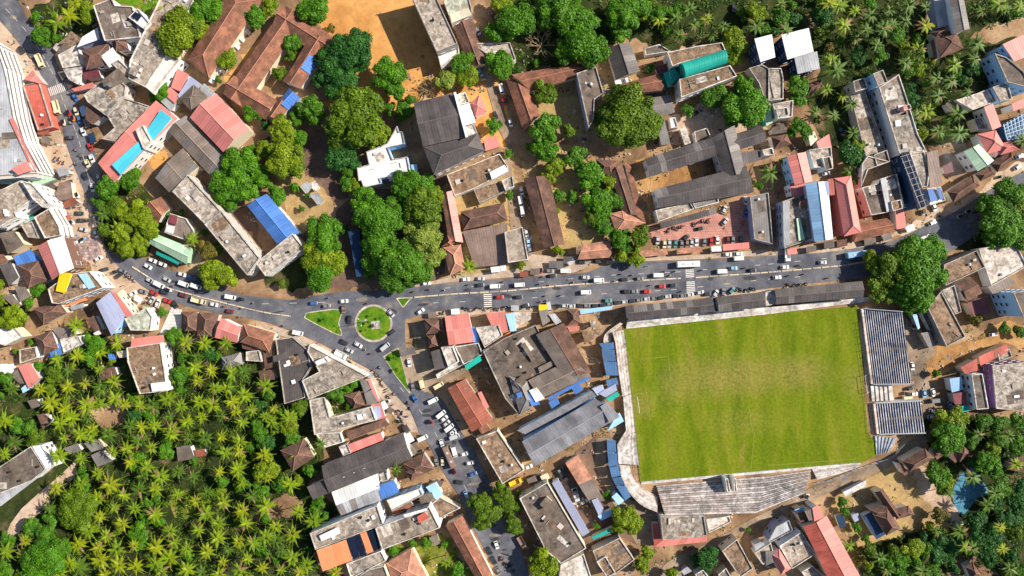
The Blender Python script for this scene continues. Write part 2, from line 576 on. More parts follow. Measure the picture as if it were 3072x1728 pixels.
    if kind == 'm':
        a, b, c, d = P
        a2, b2 = a + U, b + U
        sheets('roof_sheet' if sheet else 'roof_slope', a2, b2, c, d, rm1, root, org, 3.0, 0.1, sheet and A > 45)
        mb = MB(); n = 4; tops = [h + rise - .2, h + rise - .2, h - .16, h - .16]
        for i in range(4):
            j = (i + 1) % 4
            mb.quad([(*ins[i], -0.3), (*ins[j], -0.3), (*ins[j], tops[j]), (*ins[i], tops[i])])
        o = link('wall', mb.mesh('wall', [wm]), root); o.location = -org
    elif kind == 'g':
        a, b, c, d = P                     # ridge parallel to a-b
        ra, rb = (a + d) / 2 + U, (b + c) / 2 + U
        nm = 'roof_sheet' if sheet else 'roof_slope'
        sheets(nm, ra, rb, b, a, rm1, root, org, 2.7, 0.1, sheet)
        sheets(nm, rb, ra, d, c, rm2, root, org, 2.7, 0.1, sheet)
        mb = MB(); mb.tube(ra + Vector((0, 0, .05)), rb + Vector((0, 0, .05)), 0.16, n=5)
        capm = m_plain('ridge_cap_' + c1, sc(COL[c1], 1.45), 0.8, 0.2)
        o = link('ridge_cap', mb.mesh('ridge_cap', [capm]), root); o.location = -org
        mb = MB()
        m1, m2 = (ins[0] + ins[3]) / 2, (ins[1] + ins[2]) / 2
        hr = h + rise * 0.93 - 0.2; he = h - 0.02
        I = ins
        mb.quad([(*I[0], -.3), (*I[1], -.3), (*I[1], he), (*I[0], he)]); mb.quad([(*I[2], -.3), (*I[3], -.3), (*I[3], he), (*I[2], he)])
        mb.quad([(*I[1], -.3), (*I[2], -.3), (*I[2], he), (*m2, hr), (*I[1], he)]); mb.quad([(*I[3], -.3), (*I[0], -.3), (*I[0], he), (*m1, hr), (*I[3], he)])
        o = link('wall', mb.mesh('wall', [wm]), root); o.location = -org
    elif kind == 'h':
        a, b, c, d = P
        if (b - a).length < (c - b).length:
            a, b, c, d = b, c, d, a
        L = (b - a).length; w_ = (c - b).length
        k = min(0.47, 0.5 * w_ / L * 0.95)
        ra = lerp((a + d) / 2, (b + c) / 2, k) + U; rb = lerp((a + d) / 2, (b + c) / 2, 1 - k) + U
        for q in ([ra, rb, b, a], [rb, ra, d, c]):
            frame_obj('roof_slope', q, 0.12, rm1, root, org)
        for q in ([b, c, rb], [d, a, ra]):
            frame_obj('roof_slope', q, 0.12, rm1, root, org)
        capm = m_plain('ridge_cap_' + c1, sc(COL[c1], 1.5), 0.8, 0.2)
        up = Vector((0, 0, .06))
        for p, q in ((ra, rb), (a, ra), (d, ra), (b, rb), (c, rb)):
            mb = MB(); mb.tube(p + up, q + up, 0.15, n=5)
            o = link('ridge_cap', mb.mesh('ridge_cap', [capm]), root); o.location = -org
        mb = MB(); mb.prism(ins, -0.3, h - 0.1, top=False)
        o = link('wall', mb.mesh('wall', [wm]), root); o.location = -org
    elif kind == 'v':
        a, b, c, d = P
        N = 10; L = (b - a).length; K = max(2, round(L / 2.2))
        for k in range(K):
            t0, t1 = k / K + 0.001, (k + 1) / K - 0.001
            mb = MB()
            for j in range(N):
                q = []
                for (t, u) in ((t0, j), (t1, j), (t1, j + 1), (t0, j + 1)):
                    w = math.pi * u / N; s = 0.5 - 0.5 * math.cos(w)
                    q.append(lerp(lerp(a, b, t), lerp(d, c, t), s) + Vector((0, 0, rise * math.sin(w) + 0.02 * (k % 2))))
                mb.quad(list(reversed(q)))
            o = link('roof_sheet', mb.mesh('roof_sheet', [rm1], True), root); o.location = -org
        mb = MB(); mb.prism(ins, -0.3, h, top=False)
        for e0, e1, sgn in ((a, d, 1), (c, b, 1)):
            pl = [lerp(e0, e1, 0.5 - 0.5 * math.cos(math.pi * u / N)) + Vector((0, 0, rise * math.sin(math.pi * u / N))) for u in range(N + 1)]
            mb.quad(pl)
        o = link('wall', mb.mesh('wall', [wm]), root); o.location = -org
    if not nowin and h >= 6.5:
        windows(o, org, ins, h, 8)
    return root

def balconies(prefix, floors, fh, depth=1.3, mat='white', minlen=5):
    """a slab with a solid rail on every floor of the walls that face the street"""
    root = [o for o in C.objects if o.get('label', '').startswith(prefix)][0]
    wall = [o for o in root.children if o.name.startswith('wall')][0]
    n = len(wall.data.vertices) // 2
    poly = [wall.data.vertices[i].co.xy for i in range(n)]
    for i in range(n):
        a, b = poly[i], poly[(i + 1) % n]; e = b - a; L = e.length
        if L < minlen: continue
        e.normalize(); nr = Vector((e.y, -e.x))
        if nr.dot(-(a + b) / 2) < 20: continue
        for f in range(floors):
            z = fh * (f + 1)
            mb = MB(); mb.box(0.1, L - .1, -depth, 0, z - .15, z); mb.box(0.1, L - .1, -depth, -depth + .14, z, z + 1.0, 1)
            bal = link('balcony', mb.mesh('balcony', [wallmat('pcon'), wallmat(mat)]), wall, (a.x, a.y, 0)); bal.rotation_euler = (0, 0, math.atan2(e.y, e.x))

def build_table(txt):
    root = None
    for ln in txt.strip().splitlines():
        ln = ln.strip()
        if not ln or ln.startswith('#'): continue
        if ln.startswith('@'):
            a, b = ln[1:].split(','); ORG[0], ORG[1] = int(a) * 768, int(b) * 432
            continue
        lab = None
        if ';' in ln:
            ln, lab = [s.strip() for s in ln.split(';', 1)]
        t = ln.split()
        sub = t[0].startswith('>')
        kind = t[0].lstrip('>')
        hh = t[1].split('/'); h = float(hh[0])
        rise = float(hh[1]) if len(hh) > 1 else {'g': 1.6, 'h': 1.9, 'm': 0.5, 'f': 0, 'v': 2.6}[kind]
        cw = t[2].split(':'); wall = cw[1] if len(cw) > 1 else None
        pts = [tuple(float(q) for q in s.split(',')) for s in t[3:]]
        r = building(kind, pts, h, rise, cw[0], wall, lab, root if sub else None)
        if not sub: root = r
BUILDINGS = """
@0,0
f 11 lgrey:white -300,300 -20,480 60,700 150,1180 230,1449 390,1740 120,1760 -300,1790; long curved white block with banded balconies at the left edge
>m 11.4/.3 pink:white 95,1200 140,1185 375,1715 330,1725
>m 13/.5 pink:white 120,1700 280,1620 330,1710 180,1760
f 4 red:red 235,860 400,830 540,1280 390,1315; red terrace roof annex beside the curved white block
g 5/.8 pink 235,800 330,705 425,820 400,840; tiny pink gabled canopy above the red terrace annex
f 4 pcon 590,560 790,450 840,660 640,690
m 3.6 bcon 605,440 725,315 830,400 720,480
f 9 dcon 945,60 1130,-10 1165,60 1340,70 1420,380 1060,415 1000,230; dark stained flat roofed block with white roof tanks near top left
f 10.5 white:white 1300,180 1390,90 1510,230 1450,295; white rooftop cabin with two dark skylights near top left
>m 10.9/.2 solar 1310,160 1345,110 1390,135 1345,195
>m 10.9/.2 solar 1360,190 1390,130 1425,160 1385,215
m 6/1.5 white:lilac 795,490 850,385 985,275 1000,395
h 7 brown 820,505 1090,430 1130,640 870,700
h 7.6 brown 1105,385 1250,340 1300,500 1170,520
m 8/.5 white 1020,570 1140,480 1230,620 1100,680
f 8 con 1130,640 1200,600 1370,760 1300,810
f 9 con:wcon 1310,620 1640,-60 1980,-60 1900,130 1760,440 1640,620 1470,880 1300,795; long pale grey terrace block with zigzag parapet marks near top left
f 8 wcon:white 1475,880 1700,550 1815,595 1545,945
f 7 con:pcon 850,960 1130,740 1275,870 1260,970 1070,1165 890,1030
f 6 con 1075,1150 1250,985 1510,1070 1390,1235 1250,1440 1030,1400 1160,1290; mottled terrace with roof drums below the zigzag parapet block
m 5 brown 870,1045 1050,1170 930,1255 860,1200
m 9/1 dcon 1020,830 1200,690 1300,790 1110,880
m 4.2 pcon 640,700 850,670 800,860 690,800
m 4.4 maroon 830,690 990,690 1020,780 850,800
m 3.5 pink 720,900 940,830 960,880 760,920
g 8/1.2 pink:white 1570,1010 1785,1190 1150,1840 985,1640; long pink roof with two turquoise strips beside the curving road
>m 9.6/.25 turq 1620,1105 1735,1190 1530,1425 1448,1350
>m 9.6/.25 turq 1475,1470 1390,1430 1125,1660 1215,1760
>f 10.2 pcon 1370,1310 1440,1260 1530,1420 1450,1500
h 6/3 tile:cream 1885,605 2310,-120 2650,-10 2105,790; long red tiled school wing with a row of white buttresses
m 5 pink 1790,690 1910,755 1810,920 1720,880
m 5 pink 1640,940 1720,880 1810,960 1760,1040
m 5 lilac 1790,970 1920,770 2030,850 1840,1010
m 5 lgrey 1990,930 2060,840 2160,930 2090,1000
h 6 dcon 1800,990 1950,850 2090,970 1930,1130
g 8/2.8 pink:cream 2175,938 2510,1300 2250,1535 1910,1180; big pink sheet gable hall near the red tiled school
g 6/1.6 gbrown 1870,1160 2330,1640 2175,1830 1695,1320; long grey brown gabled shed below the pink gable hall
m 4 lgrey 1620,1020 1700,960 1780,1040 1720,1120
m 3.5 dcon 560,560 640,440 740,480 640,570
@1,0
g 5/2.6 tile:cream 290,55 -330,945 -130,1085 490,195; red tiled courtyard school with two blue roof patches
>g 5.15/2.5 tile 290,55 820,390 692,593 162,258
>g 5.3/2.5 tile 760,425 590,690 385,635 560,335
>g 5.4/2.5 blue 635,600 545,755 400,650 480,545
>g 5.3/2.5 tile 575,700 455,885 265,820 405,610
>g 5.4/2.5 blue 450,990 325,1110 228,1022 335,885
>g 5.3/2.5 tile 350,1060 240,1220 95,1160 220,985
>g 5.45/2.4 tile -330,945 110,1215 220,1010 -220,760
f 12 con:pcon 1550,-70 1795,-70 2030,440 1820,525; tall long flat roofed block shading the orange sand ground
>f 6 wcon 1822,530 2035,455 2045,540 1862,680
f 8 gcon 1870,-40 2140,-40 2180,130 1970,240; flat roofed block with ribbed pale sheets at the top edge
>m 8.7/.5 cream 1950,150 2140,80 2170,150 1970,230
g 4/2 brown 2180,180 2320,640 2170,690 1980,270
g 11/1.6 dark:wcon 1585,1035 1990,935 2110,1380 1680,1475; large dark grey cinema hall roof with a white end wall
>m 13/.1 white 1988,930 2012,925 2135,1375 2110,1385
>h 10 dark 1680,1475 2235,1345 2300,1515 1790,1760
m 6/.8 white:cream 2030,1075 2150,1042 2165,1100 2050,1130; topmost of three white stepped awnings beside the dark cinema roof
m 5.6/.8 white:cream 2055,1135 2170,1105 2190,1165 2075,1195; middle of three white stepped awnings beside the dark cinema roof
m 5.2/.8 white:cream 2080,1200 2195,1170 2210,1235 2095,1265; lowest of three white stepped awnings beside the dark cinema roof
h 5/2.2 pink 2150,1045 2250,950 2330,1120 2210,1180
f 5 pcon 2105,1275 2195,1250 2230,1340 2120,1380
f 6 con 2010,960 2110,930 2150,1035 2035,1065
m 5 pink 2290,1400 2430,1370 2460,1470 2310,1520
m 3.5 dblue 40,1430 140,1370 150,1410 60,1470
@2,0
g 4.5/2.2 tile:cream -10,750 850,610 870,715 180,920; L-shaped red tiled school with a sandy yard
>g 4.6/2.2 tile 190,915 285,1165 110,1310 -60,800
f 8 dcon:lilac 650,740 845,675 920,940 830,1000 820,1200 770,1290; long dark flat roofed block beside the sandy school yard
g 5/2.2 dark 1190,430 1290,715 1045,805 950,490; dark grey gabled shed beside the large bright trees
f 3 dcon 1330,490 1480,450 1600,520 1345,562
f 9 bcon 1560,530 1850,470 2110,430 2150,520 1690,640 1610,670
v 10/3.2 teal:teal 1690,640 2130,505 2160,640 1740,785; teal green barrel roof
>m 6 teal:teal 1520,740 1630,690 1700,770 1570,880
f 9 bcon:wcon 1680,800 2190,660 2260,770 1700,985; brown flat roof with a row of vents below the teal barrel roof
g 4.5/1.8 tile 1080,850 1460,745 1545,905 1190,940
g 4/1 grey 1360,990 1590,955 1640,1130 1440,1170
m 4 grey 1440,1165 1520,1150 1595,1449 1500,1460
f 3 white 1580,1190 1640,1185 1670,1285 1600,1290
m 3.4 white 1480,1400 1560,1390 1575,1440 1490,1460
m 3.2 maroon 1440,680 1560,640 1570,720 1460,740
m 11/.6 white:dblue 2435,395 2610,350 2650,575 2500,625; white sheet roof on blue walls, left of the twin white roofs
f 5 dcon 2380,690 2510,650 2576,690 2640,1000 2540,1010 2480,840
m 5 mint:teal 2515,1065 2595,1040 2625,1235 2560,1270
m 3.4 pcon 1680,1290 1740,1270 1800,1440 1740,1460
f 4 pcon -400,440 -20,430 40,600 -60,690; grey terrace under the dry bare tree
@3,0
m 10/.5 white:dblue 130,355 405,285 460,520 195,600; large white sheet roof of the twin white roofs
m 9/.5 lgrey:dblue 260,580 490,520 522,690 300,745; pale grey sheet roof below the large white sheet roof
f 5 con 0,690 130,690 150,790 150,1000 0,1020
h 4 brown 390,980 380,850 540,790 550,880
f 6 con 40,1050 250,1010 240,1180 90,1200
>f 7.5 con 75,1100 190,1080 205,1160 95,1200
m 5 dcon 30,1290 150,1240 195,1330 50,1350
h 5 brown 30,1375 190,1350 235,1449 60,1510
m 5 cream 400,1370 460,1320 500,1400 430,1470
m 5 pink 480,1430 610,1350 640,1480 520,1510
f 5 con:pcon 820,950 970,915 1215,1635 1010,1700; left slab of the twin long concrete blocks
>f 9 dcon 850,820 965,785 1000,890 870,930
f 9 con:white 1110,880 1150,860 1310,750 1390,990 1500,1350 1590,1530 1320,1560; right slab of the twin long concrete blocks with white window wall
>f 12 con:lblue 1050,745 1150,705 1200,830 1100,870
>f 11.5 pink:pink 1350,1070 1420,1050 1440,1100 1365,1120
m 6/.5 lgrey:lilac 1650,-40 1770,-40 1830,250 1710,285
g 10/1 grey:white 1960,-60 2030,290 1890,330 1820,-60; tall grey gabled block with a white window wall at the top edge
h 6 brown 1680,320 1900,330 1970,490 1730,585
h 5.5 brown 1620,330 1780,270 1840,330 1690,375
m 3.5 rust 1625,420 1690,380 1740,560 1680,620
m 10/.6 pink:lblue 2350,450 2700,290 2780,490 2480,620; large pink sheet roof at the right edge near the top
f 9 dcon:lblue 2270,540 2390,580 2560,720 2660,900 2400,830; dark roofed block with a light blue window wall at the right edge
f 7 con:lblue 2250,880 2400,830 2450,1000 2330,1030
m 7 pink:white 2440,1050 2600,980 2640,1060 2470,1120
m 8 pink 2165,1080 2255,1045 2350,1270 2260,1310
h 6 pink 2110,1350 2290,1310 2400,1500 2200,1550
m 5/.4 dblue:dblue 2360,1250 2580,1130 2620,1400 2400,1420; blue lattice roof yard at the right edge
f 5 pcon 1880,1010 2100,940 2200,900 2270,1030 2050,1110
f 4.5 con 2060,1200 2150,1180 2200,1300 2100,1310
m 3.5 dcon 1780,1040 1900,1010 1960,1110 1830,1130
@0,1
f 10 con:white -100,500 50,450 210,370 330,560 160,690 180,740 0,840 -100,850; pale roofed block with thick white parapets at the left edge
>f 12 pcon:white 225,370 330,400 505,600 440,640 340,560
m 5/1.5 mint:gcon 20,405 330,275 565,350 400,415
m 3.6/.4 stripe 540,590 600,390 710,370 735,545; brown striped sheet shelter beside the curving road
m 3.4/.4 rust 640,590 740,540 800,590 650,650
f 8 bcon:white 350,740 500,650 600,820 620,920 460,950; brown terrace with a white arched wall facing the curving road
f 6 con 210,800 330,780 400,950 290,940
m 3 teal 205,800 340,710 350,735 220,815
m 6 dcon 0,900 150,870 240,1010 80,1110
g 9/2 pink+white:brown 375,1030 525,1370 745,1250 640,925; half pink half white gabled building beside the curving road
m 5 blue 140,1140 310,1060 420,1180 180,1230
h 5.6 brown 170,1220 400,1170 500,1370 290,1449
m 5 dark 0,1220 120,1190 190,1340 90,1430
m 4.4 tile -60,1110 40,1110 80,1170 -60,1230
f 8 bcon:white 700,1310 910,1280 1050,1449 600,1610 530,1600 490,1460; terrace with a yellow awning beside the road bend
>m 9.5/.4 yellow:yellow 610,1290 725,1300 650,1500 560,1480
>m 8.9/.4 lblue 790,1310 880,1300 960,1440 890,1460
g 4/1.8 tile 1620,530 1710,650 1590,800 1440,640
f 5 gbrown 1690,780 1720,700 1880,750 1960,880 1900,980 1660,890; patchwork brown sheet roof house beside the mint green roof
>m 5.9/.2 white 1680,815 1765,830 1740,905 1660,880
>m 5.9/.2 maroon 1715,705 1790,725 1770,815 1690,790
g 5/1.4 mint:mint 1550,895 1935,1050 1880,1212 1500,1000; mint green gabled hall beside the divided road
m 3.5 teal 1580,1080 1810,1180 1790,1215 1570,1110
g 7/1.6 gbrown 1840,40 1995,230 1710,495 1560,340; grey brown gabled shed at the head of the long diagonal block
f 9 con:pcon 1740,480 1895,310 2225,670 2060,800; upper half of the long diagonal concrete block
f 9.3 con:pcon 2062,808 2232,675 2620,1150 2490,1320; lower half of the long diagonal concrete block
m 4 lgrey 570,260 680,250 700,300 600,330
@1,1
f 6 white:lblue 1110,80 1290,10 1330,-20 1420,-180 1440,-120 1475,-125 1500,0 1330,40 1375,155 1525,130 1555,290 1350,380 1335,330 1250,350 1265,400 1085,442 1060,368 1035,375 1018,240 1140,208; white cross-shaped roof among the tall trees
m 4 lblue 1560,210 1620,205 1632,300 1580,315
f 5 bcon 1920,310 2450,100 2530,220 2540,270 2200,450 2000,525; brown stained terrace below the dark cinema roof
>m 6.5/.3 white 2350,285 2500,210 2540,270 2375,360
f 4 bcon 2190,460 2440,380 2500,480 2250,600
f 5.5 con 2470,370 2580,320 2600,430 2510,470
g 5/1.6 pink+ltile 1985,465 2085,990 1940,975 1860,510; long faded pink tiled wing beside the tall tree mass
h 5 ltile 2060,1010 2105,1250 1950,1330 1885,1040; light red hip roof at the roadside near the tall tree mass
h 4.6 tile 1925,915 2020,975 1970,1020 1865,1030
h 6/2.2 brown:cream 2060,680 2490,590 2535,770 2090,865; wide brown hip roof above the ribbed yard roof
m 4/.7 stripe 2080,880 2530,795 2540,1210 2200,1240; ribbed grey brown yard roof
m 3 white 2360,1240 2450,1230 2460,1285 2370,1295; larger of two white roadside stalls below the ribbed yard roof
m 3 white 2455,1227 2515,1220 2520,1272 2463,1280; smaller of two white roadside stalls below the ribbed yard roof
m 4/.4 dblue:dblue 930,880 1040,865 1100,1330 1010,1335; dark blue tarpaulin roof beside the tall tree mass
g 7/1.6 blue:white 110,500 440,890 215,1005 -90,620; bright blue gabled hall
f 8 con 0,1200 370,900 490,1050 100,1330; grey terrace block at the foot of the bright blue gabled hall
m 3.6 lgrey 445,430 520,375 572,430 500,500
m 3.6 lgrey 540,512 620,490 688,570 620,615
m 3 pcon 540,400 600,370 640,440 590,480
@2,1
g 5/2 brown:cream 370,320 530,1005 320,1050 115,345; long brown gabled shed along the side lane
f 7 con -75,890 105,835 165,1165 -40,1195
h 5 brown 840,150 1065,170 1000,310 905,300
g 5.2/1.4 brown 1100,180 1265,720 1120,690 990,310
m 4/.6 tile 1130,170 1195,230 1345,790 1262,725
h 5.4/1.8 ltile 985,700 1110,670 1345,795 1045,885
g 8/2 dark:wcon 1335,150 1990,-60 2060,120 1385,325; upper wing of the dark grey cross-plan office
g 8.4/2 dark:wcon 1425,460 2350,220 2425,485 1475,645; lower wing of the dark grey cross-plan office
>g 8.2/2 dark 2240,-190 2350,300 2130,330 2005,-60
>g 7.6/1.6 dark 2150,-70 2510,-185 2562,-30 2210,80
>m 6 dark 2232,100 2490,60 2505,160 2262,222
f 6 con:wcon 1440,668 1790,590 1830,655 1470,785; weathered terrace along the dark grey cross-plan office
>f 6.2 grey 1800,560 2062,480 2078,590 1840,652
m 4/.5 dark 1490,795 2040,642 2062,700 1510,852
f 3.6 dcon 1830,-120 1960,-160 2010,-40 1850,20
g 3.6/1 ltile:cream 715,1010 990,970 1000,1140 660,1165; light red roadside gatehouse below the sandy school yard
m 3 ltile 1225,1072 1555,1065 1570,1110 1310,1140
m 3 ltile 1660,1050 1900,1035 1920,1085 1660,1110
m 3 pink 2120,1010 2380,990 2390,1050 2125,1075
m 3 white 2000,1030 2100,1025 2110,1080 2010,1085
f 5 grey:lilac 2390,530 2576,490 2625,1010 2435,960; long grey terrace in shade beside the pink car park
m 4 bcon 640,1020 715,1010 712,1100 650,1110
@3,1
g 9/1 pink:lblue 380,80 450,375 270,415 190,120; upper pink sheet roof of the pink and light blue complex
m 7 pink:white 210,395 375,400 385,510 240,530
g 11/1.8 white+lblue:lilac 600,375 655,955 470,985 375,400; light blue and white gabled hall
>m 11.4/.3 lilac 555,382 605,376 622,510 575,520
h 11/2 pink:red 835,320 937,888 765,930 665,345; tall red and pink hip roof beside the light blue and white gabled hall
>m 10.5/.4 red 597,356 700,340 690,510 625,518
f 7 con:lilac 140,580 360,500 440,600 480,930 370,980 160,1050; cluttered terrace left of the light blue and white gabled hall
>m 8.5/.6 tile 310,585 410,535 440,640 330,655
>m 8/.6 gbrown 370,690 440,660 480,920 395,950
>m 8.5/.4 lgrey 145,590 215,570 220,1010 160,1030
>m 7.6/.2 mint 285,750 320,740 370,960 310,975
f 6 dcon 940,440 1100,400 1130,350 1290,300 1365,640 1240,680 1190,690 1030,720; dark walled terrace right of the tall red hip roof
>f 7.5 bcon 1230,580 1330,560 1350,650 1250,680
>m 7.4 lgrey 1125,350 1180,335 1240,670 1195,685
g 4/1.6 tile:cream 930,790 1200,745 1290,880 860,985
m 5 pink:white 1270,670 1360,650 1392,840 1295,860
m 10/.8 solar:dblue 1330,90 1410,80 1612,620 1490,660; long dark blue glazed roof
f 9 con 1415,80 1560,60 1620,260 1600,430 1540,440
m 9.5/.6 stripe 1590,90 1700,60 1750,400 1630,440
f 6 white:white 1590,450 1730,430 1780,570 1620,620; small white terrace with a blue awning at the end of the glazed roof
>m 7/.3 blue 1600,460 1650,450 1710,560 1640,590
>m 7/.3 blue 1690,445 1730,438 1765,555 1735,565
g 7/1.2 mint 2120,0 2275,165 2110,275 1970,75; pale mint gabled building near the right edge
m 5.5 maroon 2170,-10 2300,-10 2312,110 2280,140
h 5.5 pink 2290,5 2440,-30 2530,60 2340,110
h 5 brown 2060,310 2135,415 1865,590 1800,480
h 4.6 brown 2080,305 2230,230 2290,300 2140,375
h 5.2 brown 2230,200 2450,70 2472,150 2310,285
h 5 brown 2460,-10 2640,-60 2660,40 2520,70
m 4 maroon 1750,230 1840,180 1872,280 1780,305
f 6 bcon:con 1760,1215 2090,1070 2180,1240 1780,1425; brown flat roof block beside the giant roadside tree
f 5 pcon 2110,1055 2480,990 2600,1230 2240,1430; pinkish stained terrace near the right edge
g 5/1.4 brown 1900,1410 2030,1330 2160,1500 2000,1570
m 5 gbrown 2200,1440 2400,1330 2500,1400 2270,1520
f 7 con -60,60 40,40 60,110 -40,120
f 6 con 405,60 630,30 650,230 460,240
>f 7 dcon 540,140 620,125 650,250 575,270
f 8 con 930,440 940,200 1000,120 1220,180 1000,260
f 8 dcon 1060,110 1190,60 1222,180 1090,220
@0,2
m 8/.6 lilac:lblue 975,150 1115,38 1265,270 1125,485; pale violet blue sheet roof above the bend of small lanes
m 8 pink 1125,35 1185,60 1340,275 1268,295
f 6 gcon 1260,310 1480,200 1540,290 1520,430 1320,425; pale green terrace beside the violet blue sheet roof
h 4 brown 1820,240 1990,235 1975,430 1860,435
h 4.4 brown 2000,235 2205,265 2140,490 1985,480
g 6/1.2 pink:white 2230,300 2430,400 2390,552 2160,500
h 6/2 tile:cream 2450,360 2770,455 2710,645 2420,545
m 4 brown 2430,545 2600,590 2600,640 2440,610
f 4 con 2480,640 2610,625 2640,740 2480,730
h 4 grey 2230,700 2420,645 2445,770 2230,830
f 8 bcon:wcon 1280,600 1620,550 1692,1032 1410,1066 1290,740; brown flat roof block with a white window wall in the palm grove
>m 9.2/.4 white 1520,960 1675,940 1680,1025 1530,1042
m 6 pink 1330,510 1650,470 1660,558 1315,598
m 6 cream 1170,640 1370,610 1372,692 1200,702
m 4 blue 1090,670 1160,658 1172,715 1100,725
m 3.6 brown 1000,820 1160,790 1185,880 1010,932
h 5 brown 330,205 600,150 680,250 440,370
h 5 brown 340,490 520,430 590,610 440,680
m 4.6 gbrown 520,400 720,380 765,470 610,520
m 3.6 blue 525,580 610,550 632,672 480,702
f 4 pcon 610,515 800,480 842,560 650,650
f 5 wcon 0,400 150,400 240,490 60,580 0,560
m 4 white -20,770 80,760 120,865 -10,870
f 4 bcon 200,620 360,590 390,700 210,760
m 5 pink 190,790 310,750 397,910 290,1012
m 3.6 lblue 220,1010 280,960 302,1020 232,1058
m 4 gbrown 110,880 190,810 270,960 200,962
m 3.6 brown 380,1275 450,1260 525,1330 430,1425
m 3.6 gbrown 280,1135 380,1110 400,1190 320,1215
m 3 orange 650,180 860,95 885,120 660,192
m 3 lgrey 710,190 850,150 852,190 722,230
m 4.4 gbrown 150,-20 260,-10 312,80 205,140
m 4 dcon 30,90 120,50 210,170 150,200
m 3.4 brown 880,320 960,270 1030,420 960,450
m 3 white 945,455 1000,425 1020,460 965,485
m 3.4 tile 860,280 900,300 930,380 890,410
@1,2
f 6 dark:con 200,520 370,490 520,620 560,790 470,930 500,1100 290,1165; large dark sheeted yard roof left of the triangular corner block
>m 6.9/.3 dark 170,685 300,645 322,702 180,748
f 7 con:wcon 540,570 1125,885 535,1120 465,930 640,840 520,640; triangular corner block below the roundabout
>f 9.5 white:white 595,740 700,690 737,740 620,782
m 4 brown 30,840 150,820 212,920 40,935
m 4 brown 70,600 172,620 162,800 90,820
h 4 brown 880,1080 1040,1035 1102,1180 980,1216
m 4.4 grey 1048,935 1100,920 1155,1010 1090,1062
m 4 grey 1092,1062 1160,1022 1232,1150 1120,1180
m 3.4 pink 1122,920 1152,910 1242,1130 1210,1140
f 6 con 540,1125 690,1095 745,1297 800,1290 1160,1190 1212,1330 590,1475; L-shaped grey terrace with white water tanks below the triangular corner block
m 4 pink 1160,1172 1260,1150 1302,1310 1200,1332
>m 4.9/.2 lilac 1182,1192 1248,1188 1266,1300 1200,1330
m 4 brown 900,1449 1300,1312 1345,1375 940,1530
h 6 brown 1690,310 1860,300 1892,450 1710,470
h 5 brown 1720,480 1800,470 1832,582 1740,602
g 9/.7 pink:white 1900,290 2140,250 2200,542 1940,576; large pink sheet roof right of the roundabout
m 6 blue 2170,392 2202,390 2252,540 2190,552
f 7 pcon 2210,400 2440,370 2482,480 2300,600
m 6 pink 2310,250 2500,240 2540,440 2400,450
m 5.5 lblue 2510,260 2600,250 2622,430 2560,440
f 6 dcon 2000,590 2240,550 2282,670 2090,770
m 6.5/.3 teal:teal 2100,780 2250,670 2272,730 2120,830; teal tarpaulin roof below the large pink sheet roof
m 7 dark 1760,640 1860,610 1950,790 1800,830
f 7.6 pcon:white 1862,596 1982,588 2042,740 1935,790
f 4.6 pcon 1810,870 2060,725 2090,770 1830,910
f 6 pcon 2280,630 2500,500 2522,650 2350,740
m 3 orange 2310,590 2555,440 2570,460 2320,612
g 6/.9 rust 2105,915 2390,1330 2170,1449 1925,1010; patchy rusty red roof beside the lower street
m 4.4 pink 2230,1052 2270,1040 2347,1200 2300,1216
m 3.6 tile 2240,1420 2320,1360 2380,1440 2290,1500
m 3 grey 1440,620 1590,590 1610,660 1460,690
@2,2
f 7 dcon:con -290,640 -70,500 240,370 480,870 150,1150 80,1285 -70,1110; cluttered low roofs on the left of the dark patchwork hall
>m 8/.5 dcon 90,570 130,545 240,720 200,745
>m 8/.5 con 250,500 290,478 358,605 320,640
>m 8/.4 gbrown 260,800 400,730 430,770 280,860
>h 8.2 grey -30,885 155,935 290,1130 80,1280
>m 10/.3 white 170,1030 250,1000 330,1110 240,1150
>m 9.4/.3 blue 140,1080 190,1050 285,1170 200,1190
>m 9.4/.3 blue 40,1060 100,1040 130,1080 60,1110
g 9/1.4 brown+gbrown:con 520,350 800,850 520,900 240,470; dark patchwork hall with a long pale ridge
>g 8.6/1.6 gbrown 160,930 600,715 790,880 290,1115
m 5 blue 600,1010 680,970 722,1020 640,1072; upper blue tarpaulin awning under the dark patchwork hall
m 5 blue 365,1150 450,1100 482,1160 400,1216; lower blue tarpaulin awning under the dark patchwork hall
m 6/.3 blue 360,1105 760,890 792,912 370,1135; narrow blue tarpaulin fringe along the dark patchwork hall
g 9/1.6 mgrey:lblue 840,1110 100,1545 230,1792 1080,1300; long grey market hall
>m 10.6/.3 mgrey 885,1190 960,1150 1082,1290 985,1362
m 7/.5 mgrey:lblue 50,1432 800,1032 852,1090 130,1472; narrow grey lean-to along the long grey market hall
m 5 lblue 1010,1350 1080,1250 1127,1340 960,1440
m 4.6 lilac 805,1010 910,970 942,1050 860,1082
m 4.6 lilac 870,1060 1040,960 1060,1030 940,1100
m 4.8 teal 945,1110 1060,1040 1082,1080 985,1146
m 4.4 sblue 900,610 1030,620 1046,738 920,738; first blue shop awning from the top behind the west terrace
m 4.6 sblue 920,742 1050,742 1072,880 950,880; second blue shop awning from the top behind the west terrace
m 4.5 sblue 945,930 1050,900 1072,970 960,992; third blue shop awning from the top behind the west terrace
m 5/1 sblue 875,555 1020,545 1030,612 920,625
m 4 grey 270,232 360,212 382,332 310,382
h 4 brown 550,212 660,212 692,352 560,382
m 3.4 pink 555,392 680,382 672,432 580,440
m 3.4 lblue 680,217 1010,182 1002,216 690,266; long light blue roadside shelter left of the stadium north stand
m 3.4 con 780,332 830,322 862,392 800,406
m 5 pcon -10,245 190,240 190,315 10,420
m 4.4 lgrey 370,270 430,255 500,340 440,370
m 3 bcon 700,440 950,400 900,470 740,560
@3,2
